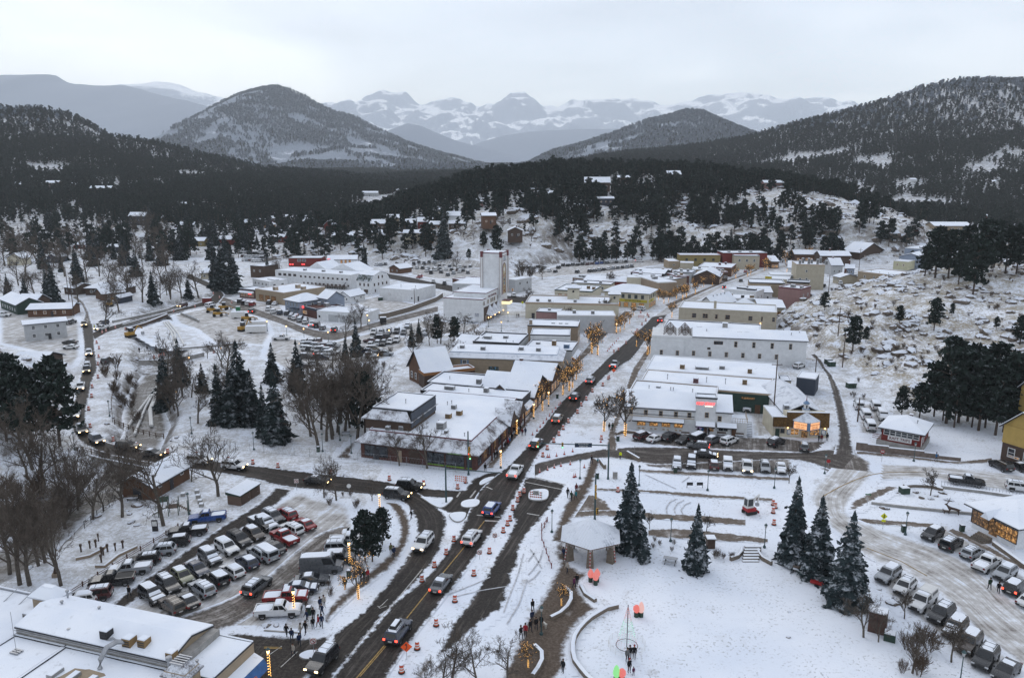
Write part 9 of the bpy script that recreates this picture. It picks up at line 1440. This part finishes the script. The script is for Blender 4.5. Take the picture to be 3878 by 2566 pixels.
b=MB();b.lathe([(.085,1.66),(.112,1.70),(.115,1.76),(.09,1.83),(.02,1.855)],10,(0,-.015,0));HAT=b.mesh('hat',M_COAT);b=MB();b.lathe([(.10,1.60),(.112,1.68),(.112,1.75),(.08,1.815),(.02,1.83)],10,(0,.012,0));HAIR=b.mesh('hair',M_HAIR);b=MB();b.box(0,-.118,1.675,.03,.04,.05,taper=.6);[b.box(s_*.035,-.105,1.71,.02,.02,.014,m=1) for s_ in (-1,1)];b.box(0,-.105,1.635,.045,.02,.012,m=1);[b.box(s_*.10,-.01,1.67,.02,.04,.06) for s_ in (-1,1)];FACE=b.mesh('face',[M_SKIN,M_HAIR])
PC={'k': ('black',(.012,.012,.014)),'n': ('navy',(.015,.025,.06)),'r': ('red',(.30,.02,.03)),'p': ('purple',(.09,.02,.06)),'b': ('blue',(.03,.12,.26)),'g': ('grey',(.12,.12,.12)),'t': ('teal',(.02,.18,.20)),'e': ('dark green',(.02,.04,.025)),'w': ('cream',(.35,.32,.28)),'y': ('yellow vest',(.55,.60,.03)),'m': ('maroon',(.12,.015,.02)),'o': ('olive',(.12,.12,.05)),'i': ('pink',(.45,.03,.18))}
def people(reg,spec,where):
    for w in spec.split():
        x,y,c,f=w.split(',');X,Y,Z=gpt(reg,float(x),float(y));child='c' in f;cn,cc=PC[c];hat='h' in f;act='walking' if any(q in f for q in '123') else 'standing'
        e=empty('person',f"{'small ' if child else ''}person in {cn} {'' if c == 'y' else 'coat '}{'and hat ' if hat else ''}{act} {where}",'person',(X,Y,max(Z,0)+.08),random.uniform(-1,1)+(math.pi if 'b' in f else 0),where+' people',.62 if child else random.uniform(.97,1.05))
        me=PM[int(next((q for q in f if q in '0123'),'0'))];o=link('body',me,e);o.color=cc+(1,);link('face',FACE,e);o=link('hat' if hat else 'hair',HAT if hat else HAIR,e);o.color=random.choice(((.02,.02,.02,1),(.25,.03,.03,1),(.10,.10,.11,1)))
people('C2','205,1075,k,1b 252,1112,n,2b 320,1155,n,1b 265,1235,w,2 330,1060,w,0 375,1050,k,1 442,1000,k,0b','at the crosswalk beside the shopping block');people('C2','445,922,k,0 388,950,n,1 490,972,r,2 520,978,n,1 505,818,n,0 540,812,w,0 522,882,n,2','on the sidewalk by the hedge');people('C2','1140,322,o,0 1167,347,n,0 870,578,n,0 900,572,e,0 932,557,r,0h 730,642,e,0','beside the bushy pines');people('B2','1322,1352,k,1 1985,920,k,1','near the brick corner building');people('B2','2070,802,k,0 2092,800,k,0 2165,722,k,1 2190,692,r,0h 2202,682,b,0 2226,642,k,0b 2242,582,k,0h 2318,602,m,0 2030,770,k,0 2345,590,n,0 2300,560,k,1','in the crowd under the lit arcade');people('B3','568,852,k,1 625,847,t,c1','crossing toward the park');people('B3','828,807,y,0','directing traffic beside red flags');people('B3','355,1152,k,2 388,1187,e,1 428,1172,t,2 432,1112,m,1','on the trodden path by the barricade');people('B3','728,547,k,0 756,547,e,0 1525,588,k,0 1562,588,b,0 1620,592,k,0','before the jerky shop')
people('C3','318,362,n,0b 348,357,n,0b 352,494,w,1h','on the path beside the shelter');people('C3','412,627,p,1 437,612,k,2','walking as a pair near the giant bulbs');people('C3','20,1027,k,1 72,1002,k,1 35,937,n,0 40,842,k,1 118,982,k,0','on the brown plaza');people('C2','2305,1092,k,1 2345,1062,r,0','at the plaza edge');people('C3','888,1285,g,0 912,1262,k,0 950,1262,k,0h','posing before the lights tree');people('C3','905,1402,k,0h 945,1404,p,c0','facing the lights tree on the snow');people('C3','312,1382,k,0','alone at the lower plaza');people('C4','2055,652,e,1b 2135,680,k,1b','walking past parked cars by the white store');people('B4','1578,822,b,2','walking below the retaining wall');people('B4','525,652,k,0 550,652,m,0h 600,645,k,0','waiting outside the sweet shop');people('C1','1165,717,k,2','walking through the left car park');people('A1','1260,1342,k,0 1330,1327,k,1 1410,1317,n,0','on the snowy footbridge');people('A1','850,1062,y,0','flagging at the new bridge');people('A2','2270,957,k,0 2286,957,k,0','walking as a pair below the theatre');people('A3','480,720,k,0 1010,850,k,0 1040,848,n,0 1100,850,k,0','at the far corner shop')
def beast(name,label,cat,reg,x,y,s,mat,rz,ant=False):
    V=[(-.42,0,.58),(0,0,.60),(.38,0,.62),(.55,0,.80),(.68,0,.95),(.86,0,.90)];E=[(0,1),(1,2),(2,3),(3,4),(4,5)];R=[.13,.15,.17,.09,.085,.05]
    for i,bx in ((0,-.42),(2,.36)):
        for s_ in (-1,1): n=len(V);V += [(bx-(.02 if i else .06),s_*.10,.42),(bx+(.02 if i else -.10),s_*.10,.22),(bx+(.0 if i else -.05),s_*.10,.02)];R += [.065 if i else .085,.035,.035];E += [(i,n),(n,n+1),(n+1,n+2)]
    n=len(V);V += [(-.60,0,.62),(-.72,0,.55)];R += [.04,.03];E += [(0,n),(n,n+1)]
    for s_ in (-1,1): n=len(V);V.append((.64,s_*.09,1.06));R.append(.025);E.append((4,n))
    me=skin_mesh('body',V,E,R,1,1);me.materials.append(mat);X,Y,Z=gpt(reg,x,y);e=empty(name,label,cat,(X,Y,Z+.05),rz,None,s);link('body',me,e)
    if ant:
        for s_ in (-1,1): b=MB();b.tube([(.66,s_*.05,1.0),(.5,s_*.25,1.3),(.4,s_*.32,1.6)],.025,5);b.tube([(.5,s_*.25,1.3),(.7,s_*.3,1.5)],.02,5);b.build('antler',mat,e)
beast('white_dog','fluffy white dog standing by people on the brown plaza','dog','C3',152,985,.85,plain('dog_fur',(.55,.53,.48),.9),-1.3);beast('elk_statue','dark elk statue with antlers above the low kerb wall','statue','B4',1730,1305,1.6,W_['dbrown'],2.6,True);beast('elk_statue','small dark grazing deer statue beside the elk statue','statue','B4',1670,1300,.8,W_['dbrown'],2.9)
# ---------------------------------------------------------------- woods
PINES=[]
for i in range(6):
    c,t=clump_tree(400+i,12.0,420,'pine',0.85);PINES.append((c.mesh('crown',M_PINE),t.mesh('trunk',M_BARK)))
def pine(x,y,z,s,label,group=None,rz=None):
    e=empty('pine_tree',label,'tree',(x,y,z),random.uniform(0,6.28) if rz is None else rz,group,s);c,t=random.choice(PINES)
    link('trunk',t,e);link('crown',c,e);return e
def woods():
    # valley, centre hill and lower left hill
    X,Y=cand(66000,474,1500);Z,own=terrain(X,Y,True)
    n1=fbm(X/90,Y/90,4,21);n2=fbm(X/260,Y/260,3,22)
    a=X/Y;pxx=CXP+a*FPX*CT
    dens=np.where(own == 1,np.clip(0.55+(Y-520)/260*0.75,0.35,1.0),0.88)
    dens=np.where((own == 1),dens*sst(0.36,0.52,n1+0.10*(Y > 620)+0.10*sst(.1,-.15,a)),dens*sst(0.30,0.44,n1))
    dens=np.where((own == 1) & (pxx < 2000),dens*(.45+.55*sst(560,660,Y)),dens);dens=np.where((pxx < 1950) & (own != 1),dens*(0.13+0.87*sst(660,860,Y-60*(n2-.5)-40*(pxx < 500))),dens)
    dens=np.where((pxx > 3330) & (Y < 760),dens*0.10,dens)
    dens=np.where((own == 3) & (pxx > 2900),dens*sst(0.34,0.52,n1*0.6+n2*0.4),dens)
    k=(RNG.random(len(X)) < dens*0.80) & clear_mask(X,Y) & ((own != 1) | (Y < 860))
    X,Y,Z=X[k],Y[k],Z[k];S=RNG.uniform(0.6,1.45,len(X))*np.where(RNG.random(len(X)) < 0.25,0.55,1.0)
    vis=np.abs(X/Y) < 0.655
    o=np.argsort(np.where(vis,Y/S**0.5,1e9));big=o[:240];rest=o[240:]
    for i in big:
        lb=('short' if S[i] < .75 else 'medium-sized' if S[i] < 1.05 else 'tall')+' dark pine nearest the ' +near_name(X[i],Y[i]);gr_=lb+' set'
        pine(X[i],Y[i],Z[i]-0.1,float(S[i]),lb,gr_)
    scatter('valley_woods',CMID,5,np.stack([X[rest],Y[rest],Z[rest]-0.2],1),S[rest])
    # hillsides left and right
    X,Y=cand(110000,1450,2750,0.86);Z,own=terrain(X,Y,True);n1=fbm(X/130,Y/130,4,24);n2=fbm(X/380,Y/380,3,25)
    hi=sst(120,300,Z)
    dens=np.where(own == 3,sst(0.27+0.05*hi,0.42+0.08*hi,n1*0.75+n2*0.25),sst(0.27,0.40,n1))
    k=(RNG.random(len(X)) < dens*0.85) & clear_mask(X,Y) & ((own != 3) | (Y < 2290)) & ((own != 2) | (Y < 1790))
    X,Y,Z=X[k],Y[k],Z[k];S=RNG.uniform(0.6,1.5,len(X))*np.where(RNG.random(len(X)) < 0.25,0.6,1.0);up=RNG.random(len(X)) < 0.75*sst(110,300,Z)
    scatter('hill_woods',CFAR,4,np.stack([X[~up],Y[~up],Z[~up]-0.3],1),S[~up])
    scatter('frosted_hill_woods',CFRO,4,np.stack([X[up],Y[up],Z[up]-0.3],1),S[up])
    # valley floor and the two near mountains
    X,Y=cand(150000,2700,5150,0.50);Z,own=terrain(X,Y,True);n1=fbm(X/260,Y/260,4,26);n2=fbm(X/90,Y/90,3,27)
    v=n1*0.6+n2*0.4
    dens=np.where(own == 5,.8*sst(0.38,0.54,v),np.where(own == 4,.85*sst(0.41,0.54,v),sst(0.36,0.5,v)))
    k=(RNG.random(len(X)) < dens*0.95) & (((own == 5) & (Y < 5060)) | ((own == 4) & (Y < 4260)) | (own == 0) | (own == 3) & (Y < 2800))
    X,Y,Z,own=X[k],Y[k],Z[k],own[k];S=RNG.uniform(0.9,1.75,len(X));fr=(own >= 4) & (RNG.random(len(X)) < 0.72+0.28*sst(80,300,Z))
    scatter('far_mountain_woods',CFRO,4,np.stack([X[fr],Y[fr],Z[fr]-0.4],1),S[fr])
    scatter('far_valley_woods',CFAR,4,np.stack([X[~fr],Y[~fr],Z[~fr]-0.4],1),S[~fr])
woods()
